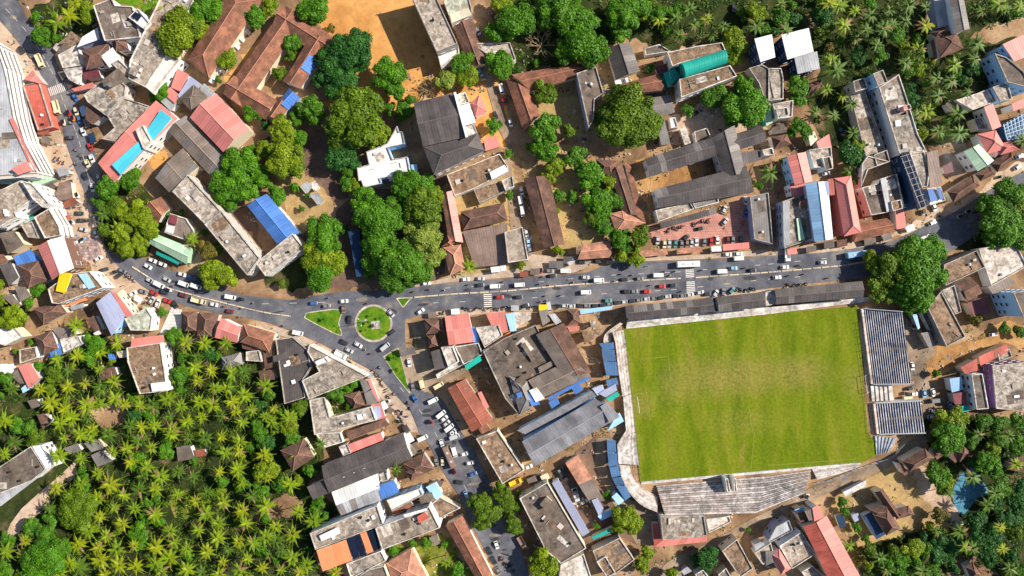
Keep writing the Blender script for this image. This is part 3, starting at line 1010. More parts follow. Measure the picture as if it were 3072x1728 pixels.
f 6 bcon:con 1600,200 1735,30 1982,490 1790,590; brown flat roof block right of the striped east stand
m 3.6 grey 1530,452 1620,440 1687,580 1620,602
m 3.4 lblue 1448,270 1490,258 1530,400 1510,420
m 3.4 dcon 1540,250 1600,230 1700,430 1640,440
f 5 con 1740,20 1870,-30 1940,240 1880,265
m 5 brown 1930,30 2070,0 2112,100 1990,140
m 5 maroon 2000,150 2190,90 2232,250 2070,282
f 14 dcon:lblue 2460,50 2660,10 2760,260 2560,290; tall block with a light blue window wall at the right edge
m 5 red:cream 1930,800 2090,710 2112,832 1980,862
m 5 red:cream 2110,690 2390,560 2422,640 2140,782
f 4.5 con 2300,640 2420,610 2450,690 2320,740
f 7.5 con:purple 2250,780 2600,740 2620,1240 2290,1212; mottled terrace block with purple walls at the right edge
f 7 dcon:white 2040,870 2150,860 2212,1212 2090,1222
m 4.4 lblue 1820,912 1940,892 1962,1022 1850,1052
m 4.4 maroon 1850,1060 1990,1040 2002,1170 1880,1172
m 4.4 teal 1890,1190 2010,1180 2022,1240 1900,1262
m 3.6 pcon 1980,1060 2060,1050 2080,1220 2020,1235
@0,3
f 6 dcon:white 0,350 320,140 470,372 340,480 0,620 -60,600 -60,390; dark roofed long block beside the bottom left lane
>f 6.4 white:white 332,138 425,128 562,340 472,370
m 4 lgrey:white -60,680 290,400 342,482 -60,790
m 3.6 grey 920,232 1010,190 1142,290 980,352
m 3.6 grey 850,112 960,72 1062,160 920,202
m 3.6 grey 640,162 790,112 822,190 700,222
m 3.6 gbrown 1780,150 1920,140 1962,270 1790,296
m 3 rust 1960,180 2060,170 2080,240 1975,250
@1,3
h 5/2.4 brown:cream 245,185 480,60 590,250 370,400; faceted brown hip roof house among the palms
g 7/2 dark:wcon 660,340 1485,15 1575,265 735,615; long dark roof with rows of small skylights
>m 6.4/.6 dark 515,548 722,468 762,600 572,682
m 5 pink 930,122 1260,0 1287,85 960,212
f 5 pcon 835,142 920,112 962,210 880,240
f 4.6 con 600,12 850,0 880,100 700,152
g 6/1 white+lgrey:white 760,605 1230,415 1265,685 860,850; white and grey ribbed sheet roof
m 6.5/.4 blue 1210,546 1390,480 1442,600 1270,682; blue sheet roof at the end of the white and grey ribbed roof
f 5 pcon 1240,422 1310,392 1332,480 1270,500
h 5/2 brown 1480,320 1690,210 1797,370 1580,470
h 5.5/1.6 brown 1510,400 1620,330 1682,410 1560,502
f 7 wcon:lblue 1315,682 1650,562 1682,630 1370,792
m 5 tile 1365,792 1560,700 1612,770 1390,852
m 5 lblue 1710,552 1810,500 1882,630 1810,682
m 6 dcon 1640,642 1770,600 1802,690 1660,732
f 10 con:white 545,1015 1130,772 1220,735 1282,920 1200,958 600,1180; mottled terrace with a long white tank cover above the orange roof
>m 11/.6 white 640,1040 830,950 850,1020 660,1100
f 11 con:white 1202,962 1700,780 1742,740 1852,960 1272,1180; mottled terrace with white parapet right of the orange roof
>m 13/.4 red 1622,850 1700,802 1747,860 1640,922
>m 13/.4 white 1480,830 1710,765 1725,790 1500,860
m 10/.4 orange:white 610,1186 910,1080 972,1290 672,1402; bright orange sheet roof
>m 10.3/.4 solar 915,1076 985,1050 1045,1255 978,1285
>m 10.35/.4 solar 990,1048 1045,1030 1112,1238 1050,1255
>m 10.3/.4 orange 1050,1020 1112,1000 1182,1202 1120,1226
>m 10.3/.4 solar 1117,1000 1197,970 1252,1170 1187,1200
f 6 con 910,1322 1260,1190 1312,1290 960,1470
f 6.6 dcon 1020,1460 1130,1380 1290,1340 1340,1470
h 5/2.2 ltile:cream 1310,1320 1570,1165 1745,1500 1400,1560; light red hip roof house at the bottom edge
f 4 bcon:cream 1720,762 1850,650 2060,760 1850,862
g 5/1.6 tile:wcon 2075,840 2400,1480 2220,1490 1905,935; long red tiled shed along the lower street
f 6 bcon:cream 2215,65 2430,-20 2700,380 2480,520; brown stained terrace beside the lower street
m 3 con 1550,110 1620,200 1590,240 1540,170
m 3 gbrown 1740,1060 1830,1030 1850,1120 1800,1150
@2,3
f 7 dcon:cream 75,665 355,500 745,1165 490,1320 340,1190; large dark flat roof below the long grey market hall
m 6/.3 lilac:white 400,512 470,475 782,1010 710,1052; long pale violet strip roof beside the large dark flat roof
f 5 pcon 490,1330 720,1220 800,1470 470,1470
g 4/.9 ltile+gbrown 535,312 665,232 935,690 790,722; long rusty orange lean-to in the truck yard
m 4.4 lilac 800,682 860,662 935,790 872,842
m 3.6 lblue 860,842 1010,770 1032,830 900,892
f 5 bcon 810,1190 1080,1060 1232,1280 1040,1422 940,1460 850,1290; brown flat roof block at the bottom edge
>f 5.8 bcon 850,1302 940,1245 1040,1412 955,1460
m 3.6 teal 800,1052 1020,950 1042,990 820,1082
f 7 con:pcon 1490,842 1930,838 1962,1040 1515,1082; mottled office terrace behind the south stand
m 4/.6 red 1490,915 1510,1080 1432,1155 1408,920; left arm of the red roof fringe round the mottled office
m 4.2/.5 pink 1512,1085 1962,1045 1962,1105 1432,1157; lower arm of the red roof fringe round the mottled office
f 3 pcon 1952,872 2180,842 2202,900 1982,1012
f 6 bcon 2110,1192 2260,1072 2422,1370 2292,1460
m 5 lgrey 2430,1132 2520,1090 2542,1140 2450,1196
f 5 con 2440,1210 2600,1110 2640,1250 2520,1330
m 3.4 lgrey 1700,1392 1760,1350 1812,1400 1730,1442
f 3.6 con 1840,1425 1920,1380 1982,1460 1870,1490
f 4 con 2070,1432 2150,1360 2210,1470 2120,1500
@3,3
g 8/1.8 pink+red:cream 590,840 935,1465 600,1465 350,950; long pink and red gabled building with palm shadows
>m 8.6/.6 pink 440,762 495,725 562,850 470,912
>m 8.3/.4 gbrown 365,795 435,770 470,880 412,892
m 6 brown 270,822 390,790 412,890 330,922
m 5.4 lblue 260,782 340,750 382,780 290,808
f 7 lgrey:lilac 0,1085 80,945 205,880 245,985 15,1110
f 6 con 110,1142 330,1000 477,1220 240,1372; mottled terrace left of the long pink and red building
h 6 pink 30,1230 110,1170 242,1370 130,1440
m 6 grey -30,1200 70,1190 112,1290 -20,1345
f 4 con 330,1402 440,1340 560,1450 400,1490
g 5.4/2 brown:cream 1150,560 1342,850 1245,850 1070,605; narrow brown gabled arm of the walled house
h 6/2.4 brown:cream 1060,832 1200,750 1332,970 1190,1042; main brown hip roof of the walled house
h 5.6/2 brown 1005,772 1190,720 1202,850 1080,840
h 5/1.8 brown 1245,780 1410,740 1472,830 1290,882
m 3.6/.4 dblue:white 942,842 1040,800 1182,1030 1092,1082; dark blue veranda roof of the walled house
h 6/2.2 brown:cream 1350,292 1580,160 1672,260 1430,402; brown hip roof house beside the curved lane
>m 4.6 brown 1282,312 1342,312 1412,420 1372,440
m 3.6 brown 1640,190 1690,160 1772,230 1700,280
m 3.6 brown 1770,192 1830,170 1922,290 1880,310
h 4 brown 1842,182 1970,102 2032,220 1930,300
m 3 wcon 750,602 980,482 992,542 780,652; long whitish shed beside the curved lane
m 2.6 lilac 840,830 900,810 930,880 870,910
h 4 brown 2400,372 2480,262 2640,230 2640,430
h 4 brown 1985,1355 2060,1310 2140,1430 2040,1480
m 2.2 dblue 672,842 742,820 792,942 722,972; dark blue covered trailer beside the long pink and red building
"""
# ---------------------------------------------------------------- ground, roads, paving
M_DIRT = m_ground('dirt', [(0.32, (.12, .072, .045)), (0.45, (.24, .145, .082)), (0.56, (.37, .235, .135)), (0.68, (.50, .35, .22))], 0.045, 0.5)
M_SAND = m_ground('sand', [(0.34, (.44, .20, .062)), (0.47, (.57, .28, .088)), (0.58, (.63, .325, .11)), (0.7, (.70, .40, .155))], 0.05, 0.3, 0.15)
M_SAND2 = m_ground('orange_dirt', [(0.34, (.25, .13, .055)), (0.48, (.40, .215, .085)), (0.64, (.50, .30, .13))], 0.08, 0.5, 0.2)
M_PALE = m_ground('pale_dirt', [(0.3, (.33, .23, .16)), (0.5, (.50, .36, .26)), (0.7, (.62, .48, .37))], 0.07, 0.5)
M_YARD = m_ground('yard_dirt', [(0.3, (.25, .165, .085)), (0.5, (.40, .27, .125)), (0.7, (.42, .33, .13))], 0.07, 0.5)
M_BROWN = m_ground('brown_dirt', [(0.3, (.10, .065, .05)), (0.5, (.16, .10, .075)), (0.7, (.22, .145, .10))], 0.08, 0.7)
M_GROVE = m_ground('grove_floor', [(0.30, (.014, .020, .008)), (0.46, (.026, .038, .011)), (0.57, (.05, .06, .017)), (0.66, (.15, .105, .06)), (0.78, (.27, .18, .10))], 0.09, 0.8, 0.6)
M_LAWN = m_ground('lawn', [(0.34, (.06, .10, .012)), (0.48, (.13, .165, .018)), (0.64, (.30, .24, .07))], 0.16, 0.9, 0.4)
M_TURF = m_ground('island_turf', [(0.34, (.045, .135, .006)), (0.48, (.085, .195, .010)), (0.64, (.17, .235, .014))], 0.25, 1.2, 0.4)
M_ASPH = m_ground('asphalt', [(0.36, (.082, .084, .103)), (0.47, (.112, .115, .138)), (0.56, (.142, .144, .165)), (0.68, (.215, .20, .195))], 0.09, 0.4, 0.1, 0.8)
M_LANE = m_ground('lane_asphalt', [(0.36, (.17, .125, .09)), (0.5, (.28, .205, .145)), (0.66, (.40, .30, .215))], 0.07, 0.5, 0.1)
M_WALK = m_ground('kerbside_paving', [(0.3, (.32, .235, .18)), (0.5, (.44, .335, .26)), (0.7, (.54, .43, .34))], 0.15, 0.8, 0.2)
M_WATER = m_ground('pond_water', [(0.3, (.05, .16, .24)), (0.5, (.09, .25, .36)), (0.7, (.14, .32, .42))], 0.2, 1.0, 0.05, 0.25)
M_KERB = m_concrete('kerb_concrete', (.52, .46, .40), 0.5)
M_PAINT = m_plain('road_paint', (.66, .64, .60), 0.8, 0.2, 0.15)

def m_pavers(name, c1, c2, size=1.0):
    if name in MATS: return MATS[name]
    m, nt, b = newmat(name, 0.9, 0.15)
    p = pos(nt)
    br = nd(nt, 'ShaderNodeTexBrick'); br.inputs['Scale'].default_value = 1 / size
    br.inputs['Color1'].default_value = (*c1, 1); br.inputs['Color2'].default_value = (*c2, 1); br.inputs['Mortar'].default_value = (*sc(c2, 0.55), 1)
    br.inputs['Mortar Size'].default_value = 0.05; br.inputs['Brick Width'].default_value = 1.0; br.inputs['Row Height'].default_value = 1.0
    nt.links.new(p, br.inputs['Vector'])
    f = noise(nt, p, 0.2, 6, 0.65)
    c = mix(nt, 1.0, br.outputs['Color'], grey(nt, mrange(nt, f, 0.3, 0.7, 0.75, 1.2)), 'MULTIPLY')
    nt.links.new(c, b.inputs['Base Color'])
    MATS[name] = m
    return m

mb = MB()
mb.quad([(-700, -560, 0), (700, -560, 0), (700, 560, 0), (-700, 560, 0)])
g = link('ground', mb.mesh('ground', [M_DIRT])); g['kind'] = 'structure'
LEVEL = [1]

def T(c, r):
    ORG[0], ORG[1] = c * 768, r * 432

def zone(name, pts, mat, z=None, kind='structure'):
    LEVEL[0] += 1
    z = 0.004 * LEVEL[0] if z is None else z
    w = [W(x, y) for x, y in pts]
    poly = ccw([(p.x, p.y) for p in w])
    if name.split('_')[-1] in ('ground', 'clearing', 'patch', 'yard', 'dirt', 'playground') and name != 'car_yard':
        rnd = random.Random(LEVEL[0]); out = []          # soil and grass never end in a straight line
        for i in range(len(poly)):
            a, b = Vector(poly[i]), Vector(poly[(i + 1) % len(poly)]); L = (b - a).length; n = max(1, int(L / 1.6)); e = (b - a) / max(L, 1e-6); q = Vector((-e.y, e.x)); amp = min(1.5, L * 0.08); ph = rnd.uniform(0, 6)
            for k in range(n):
                t = k / n; d = (math.sin(t * L * 0.45 + ph) * .6 + rnd.gauss(0, .45)) * amp * min(1, 4 * t, 4 * (1 - t) + .2)
                p = a + (b - a) * t + q * d; out.append((p.x, p.y))
        poly = out
    mb = MB(); mb.quad([(p[0], p[1], z) for p in poly])
    o = link(name, mb.mesh(name, [mat])); o['kind'] = kind
    return o, poly, z

def smooth(pts, n=6):
    out = []
    for i in range(len(pts) - 1):
        p0 = pts[max(i - 1, 0)]; p1 = pts[i]; p2 = pts[i + 1]; p3 = pts[min(i + 2, len(pts) - 1)]
        for k in range(n):
            t = k / n
            out.append(tuple(0.5 * ((2 * p1[a]) + (-p0[a] + p2[a]) * t + (2 * p0[a] - 5 * p1[a] + 4 * p2[a] - p3[a]) * t * t + (-p0[a] + 3 * p1[a] - 3 * p2[a] + p3[a]) * t ** 3) for a in (0, 1)))
    out.append(pts[-1])
    return out

def G(c, r, *pts):
    """points of tile c,r in the units of tile 0,0"""
    return [(c * 2576 + p[0], r * 1449 + p[1]) for p in pts]

# broad soil zones
T(1, 0)
zone('sand_playground', [(640, -60), (1570, -60), (1900, 690), (2230, 760), (2500, 850), (2560, 1500), (2280, 1449), (2100, 1100), (1700, 960), (1500, 1150), (1150, 1100), (1000, 950), (800, 1120), (650, 1050), (1050, 800), (700, 330), (560, 200)], M_SAND)
T(0, 0)
zone('roadside_dirt', [(-100, 150), (60, 230), (260, 520), (420, 760), (640, 1449), (960, 2300), (700, 2600), (520, 1900), (420, 1449), (200, 760), (0, 420)], M_PALE)
zone('grass_patch', [(1130, -60), (1620, -60), (1500, 190), (1400, 60), (1180, 40)], M_TURF)
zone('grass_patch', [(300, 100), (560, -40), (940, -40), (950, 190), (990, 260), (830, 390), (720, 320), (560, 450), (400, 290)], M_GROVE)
zone('yard_ground', [(2250, 820), (2576, 420), (2800, 300), (2700, 800), (2400, 900)], M_SAND)
T(0, 1)
zone('roadside_dirt', [(560, 0), (660, 0), (800, 350), (960, 750), (1000, 960), (1110, 1130), (1420, 1420), (1700, 1560), (1300, 1640), (1050, 1449), (850, 1150), (700, 800), (500, 400)], M_PALE)
zone('yard_ground', [(1480, 150), (1660, 60), (1690, 130), (1560, 270)], M_SAND)
zone('grove_ground', [(970, 420), (1250, 240), (1500, 500), (1720, 760), (1520, 960), (1500, 1130), (1300, 1150), (1040, 1020), (960, 720)], M_GROVE)
zone('courtyard_ground', [(2050, 250), (2560, 700), (2640, 1060), (2230, 660), (1900, 310)], M_BROWN)
T(1, 1)
zone('courtyard_ground', [(450, -40), (800, -200), (960, 200), (940, 540), (700, 620), (480, 250)], M_BROWN)
zone('yard_ground', [(220, 330), (560, 300), (790, 600), (590, 810), (440, 900), (300, 700)], M_YARD)
zone('tree_ground', [(480, 900), (940, 560), (1900, 300), (1900, 1300), (1600, 1440), (700, 1449), (440, 1300)], M_BROWN)
zone('yard_ground', [(1880, 420), (2600, 100), (2620, 800), (2560, 1310), (1930, 1340)], M_YARD)
zone('grove_ground', [(80, 1360), (480, 1050), (560, 1449), (100, 1449)], M_GROVE)
T(2, 0)
zone('school_yard', [(180, 900), (640, 770), (760, 1340), (460, 1400), (260, 1180)], M_YARD)
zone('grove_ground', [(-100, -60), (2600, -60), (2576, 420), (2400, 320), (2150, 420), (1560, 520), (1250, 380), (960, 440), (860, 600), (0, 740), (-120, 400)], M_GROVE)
zone('yard_ground', [(870, 620), (1050, 600), (1300, 700), (1560, 700), (1560, 830), (930, 920)], M_YARD)
zone('yard_ground', [(1580, 1160), (2100, 1000), (2576, 1300), (1800, 1440), (1600, 1449)], M_PALE)
T(2, 1)
zone('school_yard', [(60, 60), (400, -60), (820, 130), (1000, 700), (1040, 960), (660, 1110), (340, 1060), (120, 330)], M_YARD)
zone('yard_ground', [(1240, 160), (1400, 120), (1900, 200), (1900, 330), (1420, 480), (1440, 800), (1360, 820)], M_SAND2)
zone('car_park_paving', [(1370, 840), (1500, 840), (2060, 690), (2330, 520), (2420, 510), (2440, 1000), (1420, 985)], m_pavers('pink_pavers', (.55, .27, .22), (.47, .22, .18), 1.1))
T(3, 0)
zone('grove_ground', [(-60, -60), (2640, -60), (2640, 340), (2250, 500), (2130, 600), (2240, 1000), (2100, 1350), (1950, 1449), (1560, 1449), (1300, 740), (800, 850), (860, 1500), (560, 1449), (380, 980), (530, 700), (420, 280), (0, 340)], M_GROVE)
zone('bare_ground', [(2030, 390), (2230, 240), (2600, 180), (2640, 330), (2250, 440)], M_DIRT)
T(3, 1)
zone('roadside_dirt', [(100, 1060), (840, 1000), (1260, 900), (1480, 760), (1850, 620), (2150, 460), (2300, 280), (2600, 170), (2600, 300), (1980, 640), (1500, 860), (1200, 980), (800, 1090), (0, 1130)], M_PALE)
zone('tree_ground', [(1700, 1100), (2050, 850), (2200, 480), (2640, 380), (2640, 1060), (2100, 1060)], M_GROVE)
T(3, 2)
zone('bare_ground', [(1580, 740), (1700, 590), (2000, 530), (2340, 340), (2640, 340), (2640, 640), (2330, 540), (1790, 850), (1640, 960)], M_SAND2)
zone('car_yard', [(1360, 270), (1560, 440), (1700, 640), (1580, 760), (1640, 980), (1730, 1240), (1580, 1420), (1540, 1130), (1440, 960)], M_LANE)
zone('grove_ground', [(1560, 1330), (1900, 1240), (2300, 1330), (2640, 1250), (2640, 1500), (1560, 1500)], M_GROVE)
T(3, 3)
zone('grove_ground', [(1560, 0), (2640, -40), (2640, 1500), (900, 1500), (1000, 1100), (1480, 960), (1900, 820), (1640, 340)], M_GROVE)
zone('yard_ground', [(680, 640), (1100, 420), (1240, 330), (1420, 420), (1640, 560), (1900, 960), (1500, 1000), (1100, 1100), (900, 1200), (620, 740)], M_YARD)
zone('yard_ground', [(1440, 330), (1600, 340), (1900, 760), (1980, 950), (1850, 960), (1560, 680)], M_PALE)
zone('bare_ground', [(1720, 1449), (2060, 1240), (2330, 1449)], M_DIRT)
o, p, z = zone('pond', smooth([(1930, 430), (2060, 360), (2150, 480), (2215, 610), (2080, 700), (1950, 830), (1850, 640), (1930, 430)], 4)[:-1], M_WATER)
T(0, 2)
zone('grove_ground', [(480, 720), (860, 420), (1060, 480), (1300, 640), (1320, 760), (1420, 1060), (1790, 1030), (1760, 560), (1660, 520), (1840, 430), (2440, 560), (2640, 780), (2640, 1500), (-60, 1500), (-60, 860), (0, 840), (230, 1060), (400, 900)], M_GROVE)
zone('grove_clearing', [(700, 1150), (1280, 1080), (1270, 1340), (1100, 1449), (900, 1330)], M_DIRT)
zone('grove_ground', [(-60, 120), (60, 60), (300, 230), (240, 420), (-60, 400)], M_GROVE)
T(1, 2)
zone('grove_ground', [(0, 800), (240, 900), (300, 1170), (540, 1130), (600, 1480), (440, 1500), (-20, 1500)], M_GROVE)
zone('garden_ground', [(690, 1100), (1060, 920), (1110, 1200), (760, 1300)], M_GROVE)
T(0, 3)
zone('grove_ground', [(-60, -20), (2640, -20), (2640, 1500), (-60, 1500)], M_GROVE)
zone('grove_clearing', [(1680, 540), (2090, 620), (2060, 780), (1900, 880), (1760, 860)], M_LAWN)
T(1, 3)
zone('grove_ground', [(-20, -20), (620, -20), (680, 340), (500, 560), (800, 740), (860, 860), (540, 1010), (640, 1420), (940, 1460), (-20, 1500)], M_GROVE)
zone('bare_ground', [(170, 700), (300, 590), (470, 700), (480, 800), (300, 860), (0, 930), (-20, 850)], M_DIRT)
zone('garden_ground', [(1280, 1200), (1860, 1010), (2240, 1480), (1740, 1500)], M_LAWN)
T(2, 3)
zone('truck_yard', [(380, 480), (850, 20), (960, 100), (1050, 560), (1300, 700), (1330, 1150), (1130, 1060), (760, 1180)], M_BROWN)

# roads
def strip_poly(left, right):
    return smooth(left, 5) + list(reversed(smooth(right, 5)))

T(0, 0)
north_l = G(0, 0, (-160, 20), (0, 205), (110, 330), (225, 470), (335, 615), (405, 730), (455, 850), (495, 960), (545, 1090), (620, 1260), (670, 1449)) + \
    G(0, 1, (740, 200), (800, 350), (870, 530), (940, 700), (990, 850), (1030, 990), (1110, 1130), (1200, 1235), (1310, 1320), (1450, 1440)) + \
    G(0, 2, (1600, 60), (1760, 135), (1870, 180), (2150, 245), (2330, 275), (2576, 320)) + G(1, 2, (280, 400), (600, 530), (900, 685), (1180, 835))
north_r = G(0, 0, (120, -80), (215, 60), (300, 230), (405, 320), (470, 400), (530, 510), (570, 640), (650, 780), (710, 880), (760, 1000), (810, 1150), (865, 1300), (930, 1449)) + \
    G(0, 1, (975, 170), (1010, 300), (1030, 560), (1010, 820), (1040, 980), (1130, 1100), (1290, 1150), (1430, 1150), (1600, 1230), (1800, 1290), (2000, 1370), (2200, 1430)) + \
    G(0, 2, (2400, 60), (2576, 85)) + G(1, 2, (200, 110), (400, 115), (600, 75), (860, 40), (1180, 30))
road, ROAD1, zr = zone('road', strip_poly(north_l, north_r), M_ASPH)
main_u = G(1, 1, (1180, 1479), (1500, 1449), (2000, 1395), (2576, 1350)) + G(2, 1, (500, 1320), (780, 1285), (960, 1215), (1350, 1185), (2000, 1160), (2576, 1125)) + \
    G(3, 1, (500, 1095), (860, 1050), (1250, 975), (1500, 860), (1880, 680), (2150, 510), (2400, 360), (2640, 240))
main_d = G(1, 2, (1180, 835), (1500, 700), (1500, 320), (1620, 280), (1760, 250), (1900, 220), (2576, 195)) + G(2, 2, (480, 170), (1000, 135), (1500, 90), (1900, 65), (2576, 5)) + \
    G(3, 1, (400, 1405), (900, 1350), (1400, 1250), (1780, 1110), (2100, 900), (2330, 640), (2640, 420))
road2, ROAD2, _ = zone('road', smooth(main_u, 4) + list(reversed(smooth(main_d[4:], 4))) + list(reversed(main_d[:4])), M_ASPH)
south_l = G(1, 2, (1100, 780), (1200, 845), (1310, 970), (1420, 1090), (1560, 1240), (1640, 1449)) + G(1, 3, (1750, 140), (1850, 340), (1960, 520), (2040, 640), (2110, 800), (2170, 940), (2300, 1180), (2480, 1500))
south_r = G(1, 2, (1500, 640), (1540, 800), (1600, 960), (1700, 1040), (1860, 1110), (1970, 1280), (2070, 1449)) + G(1, 3, (2200, 200), (2310, 420), (2390, 560), (2450, 760), (2520, 900)) + G(2, 3, (60, 1110), (190, 1500))
road3, ROAD3, _ = zone('road', strip_poly(south_l, south_r), M_ASPH)
alley, _, _ = zone('side_lane', G(1, 2, (1440, 610), (1600, 580), (1560, 360), (1700, 300), (1720, 600), (1800, 850), (1950, 800), (2120, 840), (1840, 1010), (1700, 1050), (1560, 950)), M_LANE)
lane2, _, _ = zone('side_lane', G(1, 0, (2250, 620), (2330, 640), (2576, 1350)) + G(1, 1, (2576, 300),) + G(2, 1, (190, 1449 - 130), (60, 1370), (-20, 800), (-60, 300), (-60, 0)) + G(1, 0, (2440, 1300),), M_LANE)
curve_u = G(2, 3, (1480, 1480), (1560, 1310), (1980, 1110), (2300, 930), (2576, 790)) + G(3, 3, (510, 520), (1090, 310), (1310, 190), (1560, 20)) + G(3, 2, (1700, 1280), (1730, 1100))
curve_d = G(2, 3, (1700, 1490), (1800, 1380), (2090, 1150), (2300, 1020), (2576, 870)) + G(3, 3, (540, 640), (1100, 400), (1360, 270), (1640, 60)) + G(3, 2, (1760, 1300), (1790, 1120))
zone('curved_lane', strip_poly(curve_u, curve_d), M_LANE)
zone('stadium_back_lane', G(2, 3, (1030, 60), (930, 110), (960, 420), (1080, 640), (1300, 720), (1480, 780), (1400, 1150), (1260, 1140), (1010, 700), (830, 330), (850, 60)), M_LANE)
zone('bottom_lane', G(0, 3, (40, 1080), (110, 920), (220, 770), (420, 590), (600, 440), (760, 290), (780, 420), (640, 580), (420, 790), (270, 950), (190, 1060)), M_PALE)
zone('kerbside_paving', smooth(G(1, 1, (1600, 1440), (2000, 1385), (2576, 1340)) + G(2, 1, (500, 1312), (700, 1270)), 3) + G(2, 1, (880, 1180), (200, 1110), (0, 1260)) + G(1, 1, (2000, 1330), (1600, 1420)), M_WALK)
zone('kerbside_paving', smooth(G(2, 1, (950, 1208), (1350, 1178), (2000, 1152), (2576, 1117)), 3) + G(2, 1, (2576, 1060), (2000, 1110), (1350, 1140), (950, 1170)), M_WALK)
zone('kerbside_paving', smooth(G(1, 2, (1700, 262), (1900, 228), (2576, 203)) + G(2, 2, (480, 178), (1000, 143), (1500, 98), (1900, 73), (2576, 13)), 3) + G(2, 2, (2576, 50), (1900, 100), (1150, 165), (1000, 190), (0, 240)) + G(1, 2, (1900, 290), (1700, 300)), M_WALK)
zone('kerbside_paving', smooth(G(1, 2, (0, 345), (280, 410), (600, 540), (900, 695), (1180, 845), (1310, 975), (1420, 1095), (1555, 1250), (1635, 1449)), 3) + G(1, 2, (1500, 1449), (1300, 1170), (1120, 890), (560, 570), (220, 470), (0, 400)), M_WALK)
zone('plaza_paving', G(0, 1, (770, 1020), (850, 930), (960, 880), (1030, 1120), (860, 1190), (790, 1130)), m_pavers('checker_pavers', (.60, .40, .33), (.17, .15, .18), 1.2))
zone('court_paving', G(0, 2, (1730, 190), (1835, 220), (1825, 430), (1600, 475)), m_pavers('white_pavers', (.66, .64, .60), (.60, .58, .55), 1.3))
zone('island_apron', G(1, 2, (1270, 690), (1430, 590), (1500, 610), (1560, 1050), (1545, 1070)), M_LANE)

# painted markings: each stripe is a piece of its road
def W0(p):
    T(0, 0)
    return W(p[0], p[1])

def stripe(parent, name, a, b, width, z=0.02):
    d = (b - a); L = d.length; d.normalize(); n = Vector((-d.y, d.x, 0)) * width / 2
    mb = MB(); mb.quad([(*(a - n).xy, 0), (*(b - n).xy, 0), (*(b + n).xy, 0), (*(a + n).xy, 0)])
    o = link(name, mb.mesh(name, [M_PAINT]), parent); o.location = (0, 0, 0.004 * (LEVEL[0] + 2))

def dashes(parent, pts, on, off, width=0.16):
    pts = [W0(p) for p in pts]
    acc = 0.0; k = 0
    for i in range(len(pts) - 1):
        a, b = pts[i], pts[i + 1]; L = (b - a).length; d = (b - a) / L; t = 0
        while t + on < L:
            stripe(parent, 'lane_dash', a + d * t, a + d * (t + on), width); t += on + off

def zebra(parent, a, b, n, ln, vert):
    a, b = W0(a), W0(b)
    e = (b - a).normalized(); q = Vector((-e.y, e.x, 0))
    for k in range(n):
        c = lerp(a, b, (k + 0.5) / n)
        stripe(parent, 'crossing_stripe', c - q * ln / 2, c + q * ln / 2, (b - a).length / n * 0.52)

dashes(road, smooth(G(0, 0, (60, 90), (230, 270), (370, 450), (470, 620), (545, 760), (590, 870), (650, 1050), (740, 1260), (800, 1420)) + G(0, 1, (870, 250), (930, 450), (980, 640)), 2), 2.6, 2.6)
zebra(road, G(0, 0, (495, 930))[0], G(0, 0, (690, 860))[0], 11, 3.6, 0)
zebra(road2, G(1, 2, (2330, 55))[0], G(1, 2, (2335, 195))[0], 7, 3.4, 1)
zebra(road2, G(2, 1, (1785, 1260))[0], G(2, 1, (1790, 1345))[0], 5, 3.6, 1)
zebra(road2, G(2, 1, (1795, 1380))[0], G(2, 2, (1800, 55))[0], 7, 3.6, 1)
dashes(road2, G(1, 2, (1780, 150), (2290, 130)) + G(2, 2, (200, 100), (900, 58), (1600, 20)) + G(3, 1, (0, 1360), (400, 1330)), 2.4, 9)
dashes(road2, G(1, 1, (1900, 1449), (2576, 1410)) + G(2, 1, (560, 1360), (1000, 1320), (1640, 1290), (2576, 1210)) + G(3, 1, (600, 1150)), 2.4, 9)
dashes(road, G(1, 2, (60, 160), (800, 140)), 3.0, 9)
dashes(road, G(0, 2, (2000, 40), (2576, 150)), 2.4, 9)
dashes(road3, G(1, 2, (1450, 1000), (1640, 1220), (1800, 1449)) + G(1, 3, (1960, 300), (2130, 600)), 2.4, 9)

# tar repairs and dusty worn spots on the carriageways
M_TAR = m_ground('tar_patch', [(0.36, (.040, .040, .046)), (0.64, (.075, .073, .08))], 0.2, 0.8, 0.1, 0.7)
M_DUST = m_ground('road_dust', [(0.36, (.16, .14, .125)), (0.64, (.27, .23, .19))], 0.2, 0.8, 0.1)
rp = random.Random(61)
for rd, poly in ((road, ROAD1), (road2, ROAD2), (road3, ROAD3)):
    for k in range(26):
        for _ in range(60):
            x = rp.uniform(min(p[0] for p in poly), max(p[0] for p in poly)); y = rp.uniform(min(p[1] for p in poly), max(p[1] for p in poly))
            if all(inside(x + a, y + b, poly) for a in (-4, 4) for b in (-3, 3)): break
        else: continue
        n = 9; a0 = rp.uniform(-.3, .3); L, D = rp.uniform(.8, 3.4), rp.uniform(.4, 1.1)
        mb = MB(); pts_ = []
        for j in range(n):
            w = 2 * math.pi * j / n; q = rp.uniform(.75, 1.1); px_, py_ = math.cos(w) * L * q, math.sin(w) * D * q
            pts_.append((x + px_ * math.cos(a0) - py_ * math.sin(a0), y + px_ * math.sin(a0) + py_ * math.cos(a0), 0))
        mb.quad(pts_); o = link('road_patch', mb.mesh('road_patch', [M_TAR if k % 5 < 3 else M_DUST]), rd); o.location = (0, 0, 0.004 * (LEVEL[0] + 1) + 0.0001 * k)

